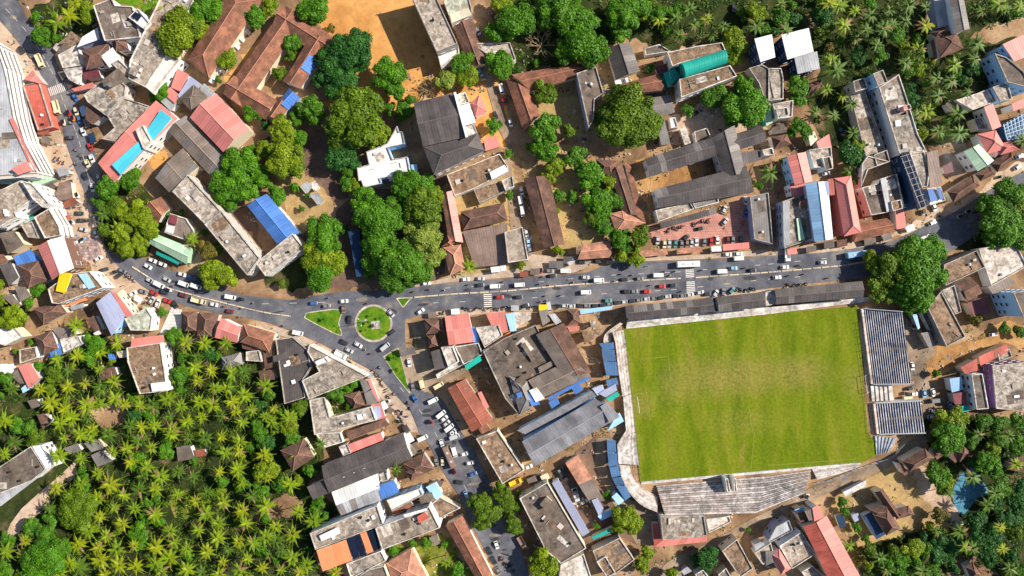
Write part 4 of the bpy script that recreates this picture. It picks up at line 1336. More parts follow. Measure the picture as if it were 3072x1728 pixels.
# medians: a raised kerb of separate blocks
def median(name, pts, label, width=0.75, block=3.4, hgt=0.42):
    w = [W0(p) for p in smooth(pts, 8)]
    root = thing(name, label, 'median', (w[0].x, w[0].y, 0))
    org = Vector((w[0].x, w[0].y, 0))
    rail = m_plain('median_paint', (.60, .50, .34), 0.8, 0.2, 0.25)
    a = w[0]; i = 1
    k = 0
    while i < len(w):
        if (w[i] - a).length >= block or i == len(w) - 1:
            b = w[i]; d = (b - a); L = d.length
            if L > 0.5:
                mb = MB(); mb.box(-L / 2 + 0.12, L / 2 - 0.12, -width / 2, width / 2, 0, hgt, 0, 0.1); mb.box(-L / 2 + 0.2, L / 2 - 0.2, -0.12, 0.12, hgt, hgt + 0.25, 0)
                o = link('median_block', mb.mesh('median_block', [M_KERB if k % 3 else rail]), root); o.location = (a + b) / 2 - org; o.rotation_euler = (0, 0, math.atan2(d.y, d.x))
                k += 1
            a = b
        i += 1

median('road_median', G(0, 1, (1330, 1235), (1480, 1330), (1640, 1430)) + G(0, 2, (1900, 60), (2250, 150), (2576, 228)) + G(1, 2, (180, 262), (350, 285)), 'pale kerbed median from the road bend to the roundabout')
median('road_median', G(1, 2, (1590, 95), (2000, 60), (2280, 45)) + G(1, 2, (2576, 25)) + G(2, 1, (500, 1425), (1150, 1382), (1700, 1352)), 'pale kerbed median from the roundabout to the middle zebra crossing')
median('road_median', G(2, 1, (1840, 1345), (2576, 1292)) + G(3, 1, (440, 1252), (800, 1215), (1250, 1130)), 'pale kerbed median from the middle zebra crossing to the giant roadside tree')

def island(name, pts, label, kerb=0.35):
    w = [W0(p) for p in pts]
    poly = ccw([(p.x, p.y) for p in w])
    cx = sum(p[0] for p in poly) / len(poly); cy = sum(p[1] for p in poly) / len(poly)
    root = thing(name, label, 'traffic island', (cx, cy, 0))
    loc = [Vector((p[0] - cx, p[1] - cy)) for p in poly]; ins = inset(loc, kerb)
    mb = MB(); n = len(loc)
    for i in range(n):
        j = (i + 1) % n
        mb.quad([(*loc[i], 0), (*loc[j], 0), (*loc[j], .35), (*loc[i], .35)]); mb.quad([(*loc[i], .35), (*loc[j], .35), (*ins[j], .35), (*ins[i], .35)])
        mb.quad([(*ins[i], .35), (*ins[j], .35), (*ins[j], .2), (*ins[i], .2)])
    link('kerb', mb.mesh('kerb', [M_KERB]), root)
    mb = MB(); mb.prism(ins, 0.0, 0.28)
    link('turf', mb.mesh('turf', [M_TURF]), root)
    return root

island('traffic_island', smooth(G(1, 2, (500, 262), (540, 242), (855, 215), (838, 350), (862, 482), (680, 405), (520, 320), (488, 300), (500, 262)), 3)[:-1], 'grass triangle island left of the roundabout')
island('traffic_island', G(1, 2, (1412, 105), (1440, 98), (1582, 94), (1540, 130), (1485, 198), (1470, 190)), 'small grass triangle island above right of the roundabout')
island('traffic_island', G(1, 2, (1282, 688), (1420, 603), (1440, 610), (1552, 1048), (1545, 1062), (1400, 880)), 'long pointed grass island below the roundabout')
rc = W0(G(1, 2, (1183, 355))[0])
rb_root = island('roundabout_island', [(2576 + 1183 + 190 * math.cos(t * math.pi / 24), 2 * 1449 + 355 + 190 * math.sin(t * math.pi / 24)) for t in range(48)], 'round grass island of the roundabout garden', 0.9)
rb_root['category'] = 'roundabout'

mb = MB()
mb.box(-1.9, 1.9, -1.7, 1.7, 0.2, 0.45); mb.box(-1.2, 1.2, -1.0, 1.0, 0.45, 0.8); mb.box(-.7, .7, -.7, .7, .8, 2.0, 0, 0.1); mb.tube((0, 0, 2.0), (0, 0, 3.1), .45, .25, 8)
T(1, 2)
o = link('monument', mb.mesh('monument', [m_concrete('monument_stone', (.44, .42, .40), 0.6)]), None, W(1205, 372), 0.1)
tag(o, 'grey stepped stone monument in the roundabout garden', 'monument')

def pole(x, y, h, label, arms=1, rz=0.0, name='street_lamp'):
    p = W(x, y)
    root = thing(name, label, 'street lamp', p, rz)
    pm = m_plain('pole_metal', (.42, .43, .45), 0.5, 0.5, 0.08)
    mb = MB(); mb.tube((0, 0, 0), (0, 0, h), 0.13, 0.07, 8); mb.tube((0, 0, 0), (0, 0, 0.5), 0.24, 0.2, 8)
    link('post', mb.mesh('post', [pm]), root)
    for k in range(arms):
        a = math.pi * 2 * k / arms
        d = Vector((math.cos(a), math.sin(a), 0))
        mb = MB(); mb.tube(Vector((0, 0, h - .1)), d * 1.5 + Vector((0, 0, h + .25)), 0.05)
        arm = link('arm', mb.mesh('arm', [pm]), root)
        mb = MB(); mb.box(1.4, 2.1, -.16, .16, h + .2, h + .34, 0, .04)
        hd = link('lamp_head', mb.mesh('lamp_head', [m_plain('lamp_housing', (.6, .6, .6), 0.4, 0.5)]), root); hd.rotation_euler = (0, 0, a)
    return root

pole(1118, 325, 10.5, 'high mast lamp standing in the roundabout garden', 3, 0.4, 'high_mast_lamp')
pole(1680, 1268 - 1449, 8, 'double lamp post on the median beside the roundabout', 2, 1.4)
# ---------------------------------------------------------------- stadium
def m_pitch():
    m, nt, b = newmat('pitch_grass', 0.9, 0.1)
    p = pos(nt)
    rot = nd(nt, 'ShaderNodeMapping'); rot.inputs['Rotation'].default_value = (0, 0, R(-4.5)); nt.links.new(p, rot.inputs[0])
    w = nd(nt, 'ShaderNodeTexWave', wave_type='BANDS', bands_direction='X'); w.inputs['Scale'].default_value = 0.030; w.inputs['Distortion'].default_value = 2.5; w.inputs['Detail Scale'].default_value = 2.0
    nt.links.new(rot.outputs[0], w.inputs[0])
    st = nd(nt, 'ShaderNodeMapping'); st.inputs['Scale'].default_value = (1, 0.25, 1); nt.links.new(rot.outputs[0], st.inputs[0])
    f0 = noise(nt, p, 0.022, 6, 0.6, 0.5); f1 = noise(nt, st.outputs[0], 0.12, 7, 0.7, 0.6); f2 = noise(nt, p, 0.9, 6, 0.75); f3 = noise(nt, p, 3.5, 3, 0.6)
    c = ramp(nt, f1, [(0.3, (.082, .132, .004)), (0.46, (.126, .174, .006)), (0.58, (.170, .196, .012)), (0.70, (.235, .205, .040))])
    c = mix(nt, 1.0, c, grey(nt, mrange(nt, w.outputs['Fac'], 0, 1, 0.93, 1.05)), 'MULTIPLY')
    # worn tan middle and goal mouths
    def spot(cx, cy, rx, ry):
        mp = nd(nt, 'ShaderNodeMapping'); mp.inputs['Location'].default_value = (-cx / rx, -cy / ry, 0); mp.inputs['Scale'].default_value = (1 / rx, 1 / ry, 0); nt.links.new(p, mp.inputs[0])
        l = nd(nt, 'ShaderNodeVectorMath', operation='LENGTH'); nt.links.new(mp.outputs[0], l.inputs[0])
        return mrange(nt, l.outputs['Value'], 0.2, 1.0, 1.0, 0.0)
    T(2, 2)
    def mul(a, q):
        n = nd(nt, 'ShaderNodeMath', operation='MULTIPLY'); nt.links.new(a, n.inputs[0]); nt.links.new(q, n.inputs[1]); return n.outputs[0]
    for (x, y, rx, ry, k) in ((2060, 900, 28, 12, .55), (2560, 860, 28, 11, .42), (1640, 1000, 12, 12, .3), (2950, 850, 16, 10, .4), (2300, 1350, 20, 8, .25), (1290, 1170, 9, 8, .5), (3480, 950, 9, 9, .5)):
        q = W(x, y)
        c = mix(nt, mrange(nt, mul(spot(q.x, q.y, rx, ry), mrange(nt, f2, 0.3, 0.62, 0.15, 1.0)), 0, 1, 0, k), c, (.30, .215, .075))
    c = mix(nt, 1.0, c, grey(nt, mrange(nt, f2, 0.3, 0.7, 0.70, 1.24)), 'MULTIPLY')
    c = mix(nt, 1.0, c, grey(nt, mrange(nt, f3, 0.3, 0.7, 0.88, 1.12)), 'MULTIPLY')
    nt.links.new(c, b.inputs['Base Color']); bump(nt, b, f2, 0.35, 0.08)
    return m

M_PITCH = m_pitch()
T(0, 0)
pitch, PITCH, zp = zone('football_pitch', G(2, 2, (1118, 400), (1150, 405), (2576, 255)) + G(3, 2, (900, 180), (1000, 1449)) + G(3, 3, (1075, 100), (1090, 235), (940, 312), (0, 380)) + G(2, 3, (1285, 500), (1235, 20)) + G(2, 2, (1190, 1060), (1140, 540)), M_PITCH)
M_LINE = m_plain('worn_chalk', (.235, .26, .05), 0.9, 0.1, 0.3)
def chalk(a, b):
    a, b = W0(a), W0(b); d = (b - a).normalized(); n = Vector((-d.y, d.x, 0)) * 0.09
    mb = MB(); mb.quad([(*(a - n).xy, 0), (*(b - n).xy, 0), (*(b + n).xy, 0), (*(a + n).xy, 0)])
    o = link('chalk_line', mb.mesh('chalk_line', [M_LINE]), pitch); o.location = (0, 0, zp + 0.006)
for s in (((1290, 715), (1570, 690)), ((1572, 690), (1600, 960)), ((1345, 990), (1390, 1330)), ((2325, 620), (2365, 950)), ((2380, 1180), (2420, 1449))):
    chalk(*G(2, 2, *s))
chalk(*(G(2, 3, (2438, 0), (2402, 390))))
chalk(*(G(2, 2, (2210, 920), (2290, 870)))); chalk(*(G(2, 2, (2400, 860), (2510, 910))))
chalk(*(G(3, 2, (850, 370), (935, 860)))); chalk(*(G(3, 3, (0, 335), (900, 270))))

def goal(a, b, label, depth):
    a, b = W0(a), W0(b); c = (a + b) / 2; d = b - a; L = d.length
    root = thing('football_goal', label, 'goal', c, math.atan2(d.y, d.x))
    gm = m_plain('goal_paint', (.82, .82, .80), 0.5, 0.4, 0.05)
    for s in (-1, 1):
        mb = MB(); mb.tube((s * L / 2, 0, 0), (s * L / 2, 0, 2.44), .06, n=8); link('goal_post', mb.mesh('goal_post', [gm]), root)
        mb = MB(); mb.tube((s * L / 2, 0, 2.4), (s * L / 2, depth, 0.05), .06); link('net_stay', mb.mesh('net_stay', [gm]), root)
    mb = MB(); mb.tube((-L / 2, 0, 2.44), (L / 2, 0, 2.44), .07, n=8); link('crossbar', mb.mesh('crossbar', [gm]), root)
    mb = MB(); mb.tube((-L / 2, depth, .06), (L / 2, depth, .06), .06); link('ground_bar', mb.mesh('ground_bar', [gm]), root)
goal(G(2, 2, (1252, 1088))[0], G(2, 2, (1274, 1250))[0], 'white goal frame at the left end of the pitch', -2.0)
goal(G(3, 2, (948, 880))[0], G(3, 2, (972, 1050))[0], 'white goal frame at the right end of the pitch', 2.0)

M_STEP = m_concrete('terrace_step', (.46, .42, .415), .8)
M_STEPW = m_concrete('terrace_step_pale', (.57, .54, .52), 0.5)
M_BLUE = m_plain('stand_blue', (.05, .085, .19), 0.6, 0.3, 0.2)
M_SEAT = m_concrete('stand_bench', (.50, .49, .51), 0.35)

def terrace(name, label, front, back, n, h0, h1, mat, mat2=None, piece='step', base=None, gap=0.0):
    """rows between the front line and the back line, each row a step of its own; front/back are 3D world polylines of equal length"""
    c = sum(front, Vector()) / len(front); org = Vector((c.x, c.y, 0))
    root = thing(name, label, 'stand', org)
    m = len(front)
    for r in range(n):
        t0, t1 = r / n, (r + 1) / n - gap / n; z = h0 + (h1 - h0) * (r + 1) / n
        mb = MB()
        for i in range(m - 1):
            a, b = lerp(front[i], back[i], t0), lerp(front[i + 1], back[i + 1], t0); d, c2 = lerp(front[i], back[i], t1), lerp(front[i + 1], back[i + 1], t1)
            zb = max(0, h0 + (h1 - h0) * r / n - 0.3)
            k = len(mb.v)
            mb.v += [(p.x - org.x, p.y - org.y, q) for q in (zb, z) for p in (a, b, c2, d)]
            for q in ((4, 5, 6, 7), (0, 1, 5, 4), (2, 3, 7, 6), (3, 0, 4, 7), (1, 2, 6, 5)):
                mb.f.append(tuple(k + s for s in q)); mb.i.append(0)
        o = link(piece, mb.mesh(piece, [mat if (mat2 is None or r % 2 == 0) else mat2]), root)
    if base:
        mb = MB(); poly = ccw([(p.x - org.x, p.y - org.y) for p in list(front) + list(reversed(back))])
        mb.prism(poly, 0, 0.25); link('footing', mb.mesh('footing', [base]), root)
    return root, org

def row(pts, z=0.0):
    return [Vector((W0(p).x, W0(p).y, 0)) for p in pts]

# north stand: pale front terrace plus three pitched roofs
f_ = row(G(2, 2, (1146, 408), (2576, 262)) + G(3, 2, (1040, 128),)); b_ = row(G(2, 2, (1150, 318), (2576, 190)) + G(3, 2, (1030, 88),))
nroot, norg = terrace('north_stand', 'long covered north stand with pale front terrace beside the main road', f_, b_, 5, 0.5, 2.6, M_STEPW, None, 'step')
ORG[0], ORG[1] = 2 * 768, 2 * 432
for pts in ([(1155, 180), (2005, 98), (2030, 240), (1170, 322)], [(2050, 92), (2528, 38), (2540, 192), (2082, 242)], [(2642, 12), (3526, -70), (3536, 95), (2652, 166)]):
    building('g', pts, 8.0, 1.2, 'dark', 'lgrey', None, nroot, nowin=True)
building('f', [(2010, 100), (2045, 95), (2075, 240), (2035, 240)], 6.5, 0, 'dblue', 'lilac', None, nroot, nowin=True)
building('f', [(2545, 40), (2635, 20), (2645, 160), (2550, 185)], 6.5, 0, 'pcon', 'pcon', None, nroot, nowin=True)

# west terrace and corner
f_ = row(G(2, 2, (1118, 420), (1140, 560), (1165, 820), (1192, 1062))); b_ = row(G(2, 2, (1000, 440), (1030, 545), (1062, 830), (1102, 1080)))
terrace('west_terrace', 'pale concrete west terrace behind the left goal', f_, b_, 7, 0.4, 3.2, M_STEPW, M_STEP)
f_ = row(G(2, 2, (1198, 1066), (1232, 1400)) + G(2, 3, (1255, 200), (1275, 330))); b_ = row(G(2, 2, (1108, 1084), (1136, 1420)) + G(2, 3, (1050, 110), (1062, 300)))
terrace('west_terrace', 'lower grey west terrace with railings below the left goal', f_, b_, 8, 0.4, 3.0, M_STEP, M_STEPW)
f_ = row(smooth(G(2, 3, (1180, 340), (1225, 470), (1340, 575), (1465, 640)), 4)); b_ = row(smooth(G(2, 3, (1062, 305), (1110, 500), (1265, 690), (1440, 775)), 4))
terrace('corner_terrace', 'curved concrete corner terrace at the lower left of the pitch', f_, b_, 9, 0.6, 4.4, M_STEP, M_STEPW)
f_ = row(smooth(G(2, 2, (1112, 360), (1040, 420), (1000, 470), (985, 540)), 3)); b_ = row(smooth(G(2, 2, (1080, 345), (970, 420), (920, 480), (915, 548)), 3))
terrace('corner_terrace', 'small curved pale terrace at the upper left of the pitch', f_, b_, 5, 0.4, 2.6, M_STEPW, M_STEP)

# south stand rows
f_ = row(G(2, 3, (1448, 535), (2576, 440)) + G(3, 3, (425, 382),)); b_ = row(G(2, 3, (1508, 790), (2400, 772)) + G(3, 3, (300, 575),))
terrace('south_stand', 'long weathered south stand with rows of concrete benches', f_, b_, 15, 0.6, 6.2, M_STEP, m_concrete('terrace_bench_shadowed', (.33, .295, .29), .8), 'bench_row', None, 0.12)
f_ = row(G(3, 3, (440, 372), (810, 312), (935, 316))); b_ = row(G(3, 3, (480, 470), (700, 410), (880, 350)))
terrace('south_terrace', 'short pale terrace at the lower right of the pitch', f_, b_, 5, 0.3, 1.6, M_STEPW, M_STEP)
f_ = row(G(2, 3, (1300, 500), (2576, 385)) + G(3, 3, (930, 308),)); b_ = row(G(2, 3, (1300, 525), (2576, 412)) + G(3, 3, (930, 322),))
terrace('pitch_drain', 'pale stone drain kerb along the bottom touchline', f_, b_, 1, 0.0, 0.35, M_STEPW)
ORG[0], ORG[1] = 2 * 768, 3 * 432
sb = building('f', [(2140, 465), (2170, 462), (2200, 600), (2160, 605)], 5.6, 0, 'pcon', 'white', 'white walled stair mouth in the south stand, left wall', name='stair_mouth', cat='stair', nowin=True)
sb = building('f', [(2225, 460), (2250, 458), (2262, 596), (2232, 600)], 5.6, 0, 'pcon', 'white', 'white walled stair mouth in the south stand, right wall', name='stair_mouth', cat='stair', nowin=True)

# blue shop awnings behind the corner terrace
for k, (a, b, c, d) in enumerate([((955, 90), (1040, 80), (1050, 200), (960, 205)), ((960, 210), (1052, 206), (1066, 330), (975, 350)), ((978, 355), (1068, 336), (1090, 440), (1005, 460)),
                                  ((1008, 465), (1094, 446), (1140, 530), (1040, 535)), ((1045, 540), (1142, 536), (1195, 650), (1140, 690)), ((1000, 650), (1050, 605), (1130, 690), (1075, 735))]):
    ORG[0], ORG[1] = 2 * 768, 3 * 432
    building('m', [a, b, c, d], 4.2 + 0.06 * k, 0.7, 'sblue' if k != 5 else 'lblue', 'lblue', ORD[k].replace('second', 'second') + (' blue awning from the top' if k else 'topmost blue awning') + ' behind the curved corner terrace', nowin=True, name='shop_awning', cat='awning')

# striped east stands: dark blue treads with pale benches
def striped(front, back, n, label):
    root, org = terrace('east_stand', label, front, back, n, 0.9, 7.0, M_BLUE, None, 'step')
    for r in range(n):
        t0, t1 = (r + 0.62) / n, (r + 0.92) / n; z = 0.9 + 6.1 * (r + 1) / n
        mb = MB()
        a, b, c, d = lerp(front[0], back[0], t0), lerp(front[1], back[1], t0), lerp(front[1], back[1], t1), lerp(front[0], back[0], t1)
        mb.prism(ccw([(p.x - org.x, p.y - org.y) for p in (a, b, c, d)]), z, z + 0.35)
        link('bench_row', mb.mesh('bench_row', [M_SEAT]), root)
    # end parapets and cross aisle
    for i in (0, 1):
        a, b = front[i], back[i]; e = (front[1 - i] - front[i]).normalized() * 0.3
        mb = MB(); pl = [a - e, b - e, b, a]
        k = [(p.x - org.x, p.y - org.y) for p in pl]
        mb.v += [(*k[0], 0), (*k[1], 0), (*k[2], 0), (*k[3], 0), (*k[0], 1.8), (*k[1], 8.2), (*k[2], 8.2), (*k[3], 1.8)]
        for q in ((4, 5, 6, 7), (0, 1, 5, 4), (1, 2, 6, 5), (2, 3, 7, 6), (3, 0, 4, 7)):
            mb.f.append(q); mb.i.append(0)
        link('end_wall', mb.mesh('end_wall', [wallmat('white')]), root)
    a, b = front[0] + (front[1] - front[0]) * 0.52, back[0] + (back[1] - back[0]) * 0.52
    d = (front[1] - front[0]).normalized() * 0.55
    mb = MB(); kk = [(p.x - org.x, p.y - org.y) for p in (a - d, b - d, b + d, a + d)]
    mb.v += [(*kk[0], 1.25), (*kk[1], 7.45), (*kk[2], 7.45), (*kk[3], 1.25)]; mb.f.append((0, 1, 2, 3)); mb.i.append(0)
    mb2 = MB(); mb2.v = mb.v + [(x, y, z - .3) for x, y, z in mb.v]; mb2.f = [(0, 1, 2, 3), (0, 4, 5, 1), (1, 5, 6, 2), (2, 6, 7, 3), (3, 7, 4, 0)]; mb2.i = [0] * 5
    link('stair_aisle', mb2.mesh('stair_aisle', [wallmat('gbrown')]), root)
    # front wall
    a, b = front; n_ = (front[0] - back[0]).normalized() * 0.9
    mb = MB(); mb.prism(ccw([(p.x - org.x, p.y - org.y) for p in (a + n_, b + n_, b, a)]), 0, 1.5); link('front_wall', mb.mesh('front_wall', [m_concrete('stand_front', (.62, .52, .47), .4)]), root)

def lift(pts, z):
    out = []
    for p in pts:
        T(0, 0); w = W(p[0], p[1], z); out.append(Vector((w.x, w.y, 0)))
    return out
striped(lift(G(3, 2, (955, 210), (1052, 965)), 1), lift(G(3, 2, (1345, 240), (1438, 958)), 7), 17, 'large striped blue east stand beside the right goal')
striped(lift(G(3, 2, (1075, 1160), (1112, 1466)), 1), lift(G(3, 2, (1532, 1135), (1574, 1452)), 7), 18, 'smaller striped blue east stand at the lower right of the pitch')
f_ = lift(G(3, 2, (1032, 985), (1045, 1140)), 0.5); b_ = lift(G(3, 2, (1248, 970), (1262, 1128)), 2)
terrace('east_terrace', 'pale stepped gap between the two striped east stands', f_, b_, 5, 0.3, 2.2, M_STEPW)
f_ = lift(G(3, 3, (1075, 40), (1090, 230)), 0.5); b_ = lift(G(3, 3, (1290, 60), (1210, 200)), 2)
terrace('corner_terrace', 'grey blue corner terrace at the lower right of the pitch', f_, b_, 6, 0.3, 2.4, m_concrete('blue_grey_step', (.38, .42, .50), .6))

# mesh fences: posts and rails each their own piece
def fence(label, pts, h=2.4, step=3.2, rails=3, col=(.10, .11, .12), name='pitch_fence'):
    w = [W0(p) for p in pts]
    root = thing(name, label, 'fence', (w[0].x, w[0].y, 0)); org = Vector((w[0].x, w[0].y, 0))
    fm = m_plain('fence_' + name, col, 0.6, 0.3, 0.1)
    post = MB(); post.tube((0, 0, 0), (0, 0, h), .07, n=6); pme = post.mesh('fence_post', [fm])
    for i in range(len(w) - 1):
        a, b = w[i], w[i + 1]; L = (b - a).length; n = max(1, round(L / step))
        for k in range(n + (i == len(w) - 2)):
            link('fence_post', pme, root, lerp(a, b, k / n) - org)
        for r in range(rails):
            z = h * (r + 0.7) / rails * 0.97
            mb = MB(); mb.tube(a - org + Vector((0, 0, z)), b - org + Vector((0, 0, z)), .04, n=4); link('fence_rail', mb.mesh('fence_rail', [fm]), root)
fence('dark mesh fence between the pitch and the striped east stands', G(3, 2, (905, 340), (955, 700), (1010, 1160), (1035, 1449)) + G(3, 3, (1068, 90),))
fence('dark mesh fence along the left end of the pitch', G(2, 2, (1128, 440), (1150, 560), (1175, 830), (1198, 1060), (1228, 1380)) + G(2, 3, (1250, 60), (1285, 490)))
fence('grey railing along the bottom touchline', G(2, 3, (1300, 498), (2576, 383)) + G(3, 3, (900, 305),), 1.1, 4.0, 2, (.45, .5, .52), 'touchline_railing')
fence('wavy blue grey railing along the curved lane', G(3, 3, (480, 505), (580, 490), (960, 345), (1240, 245), (1420, 40)), 2.0, 3.0, 3, (.35, .45, .52), 'lane_railing')
# ---------------------------------------------------------------- plants
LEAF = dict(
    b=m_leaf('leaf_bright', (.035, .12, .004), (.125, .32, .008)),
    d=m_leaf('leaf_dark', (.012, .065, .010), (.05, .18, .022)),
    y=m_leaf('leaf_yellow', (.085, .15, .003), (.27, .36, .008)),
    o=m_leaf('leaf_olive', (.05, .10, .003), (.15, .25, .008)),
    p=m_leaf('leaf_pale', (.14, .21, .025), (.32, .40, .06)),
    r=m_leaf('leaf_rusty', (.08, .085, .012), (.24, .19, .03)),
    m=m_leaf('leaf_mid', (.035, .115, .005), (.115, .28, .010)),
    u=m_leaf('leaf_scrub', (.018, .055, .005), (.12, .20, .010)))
LEAFWORD = dict(b='bright green', d='dark green', y='yellow green', o='olive green', p='pale green', r='rusty green', m='mid green')
M_BARK = m_plain('bark', (.16, .115, .08), 0.95, 0.1, 0.25)
M_PALMB = m_plain('palm_bark', (.13, .10, .075), 0.95, 0.1, 0.2)
M_FROND = [m_leaf('palm_frond_%d' % k, a, b, 0.2) for k, (a, b) in enumerate([((.125, .20, .005), (.29, .39, .012)), ((.10, .175, .006), (.23, .335, .014)), ((.045, .10, .008), (.12, .21, .018)), ((.155, .21, .005), (.35, .40, .012))])]

M_DEAD = m_leaf('palm_frond_dead', (.20, .12, .05), (.34, .22, .10), .1)

def set_tint(me, vals):
    at = me.attributes.new('tint', 'FLOAT', 'FACE')
    at.data.foreach_set('value', vals)

def crown_mesh(seed, cards, size, lobes):
    rnd = random.Random(seed)
    L = []
    for k in range(lobes):
        a = rnd.uniform(0, 2 * math.pi); rr = math.sqrt(rnd.random()) * 0.80
        lr = rnd.uniform(0.15, 0.40) * (1.1 - 0.3 * rr)
        z = 0.34 * (1 - rr * rr) + rnd.uniform(-0.16, 0.16)
        L.append((Vector((rr * math.cos(a), rr * math.sin(a), z)), lr))
    L.append((Vector((0, 0, 0.12)), 0.55))
    v, f, t = [], [], []
    w = [lr * lr for _, lr in L]; LT = [rnd.gauss(0, .16) for _ in L]; IX = list(range(len(L)))
    for _ in range(cards):
        li_ = rnd.choices(IX, w)[0]; c, lr = L[li_]
        d = Vector((rnd.gauss(0, 1), rnd.gauss(0, 1), rnd.gauss(0.25, 1))).normalized()
        if d.z < -0.35: d.z = -d.z
        p = c + Vector((d.x, d.y, d.z * 0.85)) * lr * (rnd.uniform(0.78, 1.08) if rnd.random() < .9 else rnd.uniform(1.05, 1.3))
        if any((p - q).length < r2 * 0.72 for q, r2 in L):
            if rnd.random() < 0.8: continue
        nr = (d + Vector((rnd.gauss(0, .45), rnd.gauss(0, .45), rnd.gauss(0.25, .4)))).normalized()
        a = nr.orthogonal().normalized(); b = nr.cross(a)
        ang = rnd.uniform(0, 6.28); a, b = a * math.cos(ang) + b * math.sin(ang), b * math.cos(ang) - a * math.sin(ang)
        s = size * rnd.uniform(0.45, 1.3); k = len(v)
        v += [tuple(p - a * s), tuple(p + b * s * 0.62 + nr * s * .12), tuple(p + a * s), tuple(p - b * s * 0.62 + nr * s * .12)]
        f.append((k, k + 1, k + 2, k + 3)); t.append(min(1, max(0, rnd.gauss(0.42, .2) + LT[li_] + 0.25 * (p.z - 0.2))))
    # inner leaf mass so that the crown is not hollow
    for c, lr in L:
        r = lr * 0.78; n = 7; k = len(v)
        rings = [(-0.5, .8), (0.1, 1.0), (0.62, .75)]
        for zz, q in rings:
            for j in range(n):
                w_ = 2 * math.pi * j / n + zz; e = rnd.uniform(.8, 1.1)
                v.append(tuple(c + Vector((math.cos(w_) * r * q * e, math.sin(w_) * r * q * e, zz * r))))
        v.append(tuple(c + Vector((0, 0, r * 0.9))))
        for i in range(2):
            for j in range(n):
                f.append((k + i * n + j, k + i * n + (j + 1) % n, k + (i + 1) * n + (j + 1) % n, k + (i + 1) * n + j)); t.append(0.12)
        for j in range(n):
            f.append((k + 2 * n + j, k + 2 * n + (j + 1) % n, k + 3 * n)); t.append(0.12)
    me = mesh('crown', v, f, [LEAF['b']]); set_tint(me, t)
    return me

CROWN = dict(L=[crown_mesh(s, 12000, .058, 36) for s in (1, 2, 3, 4)], M=[crown_mesh(s, 5200, .088, 22) for s in (11, 12, 13, 14)], S=[crown_mesh(s, 1500, .15, 10) for s in (21, 22, 23)])

def trunk_mesh(seed):
    rnd = random.Random(seed); mb = MB()
    mb.tube((0, 0, 0), (0.02, 0.01, .5), .075, .055, 7); mb.tube((0.02, .01, .48), (0, 0, 1.0), .055, .03, 7)
    for k in range(6):
        a = k * 1.05 + rnd.uniform(-.3, .3); z = rnd.uniform(.45, .75)
        mid = Vector((math.cos(a) * .28, math.sin(a) * .28, z + .2)); end = Vector((math.cos(a) * .62, math.sin(a) * .62, z + .32))
        mb.tube((0.01, 0.01, z), mid, .034, .022, 5); mb.tube(mid, end, .022, .008, 5)
    return mb.mesh('trunk', [M_BARK])
TRUNK = [trunk_mesh(s) for s in range(3)]
NT = [0]

def tree(x, y, r, c, label=None, group=None):
    """x, y, r in survey-tile units of the crown as seen from above"""
    NT[0] += 1
    rnd = random.Random(NT[0] * 31)
    rm = r * TS / PPM
    H = min(15, 3.2 + rm * 1.0); zc = H * 0.62
    p = W(x, y, zc); base = Vector((p.x, p.y, 0)); rm *= 1 - zc / CAM_H
    shrub = rm < 2.2
    root = thing('shrub' if shrub else 'tree', label, 'shrub' if shrub else 'tree', base, rnd.uniform(0, 6.28), group)
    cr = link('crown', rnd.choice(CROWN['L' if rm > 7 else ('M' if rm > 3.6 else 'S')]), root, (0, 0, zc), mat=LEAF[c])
    sq = rnd.uniform(.92, 1.08)
    cr.scale = (rm * 1.06 * sq, rm * 1.06 / sq, rm * rnd.uniform(.78, .98)); cr.rotation_euler = (0, 0, rnd.uniform(0, 6.28))
    tr = link('trunk', rnd.choice(TRUNK), root); tr.scale = (rm, rm, zc + rm * 0.2)
    if not label:
        a, b = px(x, y)
        size = 'small' if rm < 3.5 else ('huge' if rm > 9 else ('large' if rm > 6 else ''))
        later(root, f'{size} {LEAFWORD[c]} {"shrub" if shrub else "tree"}', a, b)
    return root

def bare_tree(x, y, r, label):
    rm = r * TS / PPM; p = W(x, y, 4); rnd = random.Random(int(x + y))
    root = thing('bare_tree', label, 'tree', (p.x, p.y, 0))
    mb = MB(); mb.tube((0, 0, 0), (0, 0, 3.2), .3, .2, 7)
    link('trunk', mb.mesh('trunk', [M_BARK]), root)
    bm = m_plain('dry_twig', (.34, .25, .15), .95, .1, .25)
    for k in range(9):
        mb = MB()
        def grow(a, d, L, rad, lev):
            b = a + d * L
            mb.tube(a, b, rad, rad * .6, 5)
            if lev:
                for _ in range(3 if lev > 1 else 4):
                    nd_ = (d + Vector((rnd.gauss(0, .5), rnd.gauss(0, .5), rnd.gauss(.1, .3)))).normalized()
                    grow(b if rnd.random() < .6 else lerp(a, b, .6), nd_, L * .62, rad * .6, lev - 1)
        a = k * .7 + rnd.uniform(-.2, .2)
        grow(Vector((0, 0, rnd.uniform(2, 3.1))), Vector((math.cos(a), math.sin(a), .55)).normalized(), rm * .48, .14, 3)
        link('limb', mb.mesh('limb', [bm]), root)
    me = crown_mesh(91, 260, .09, 12)
    return root

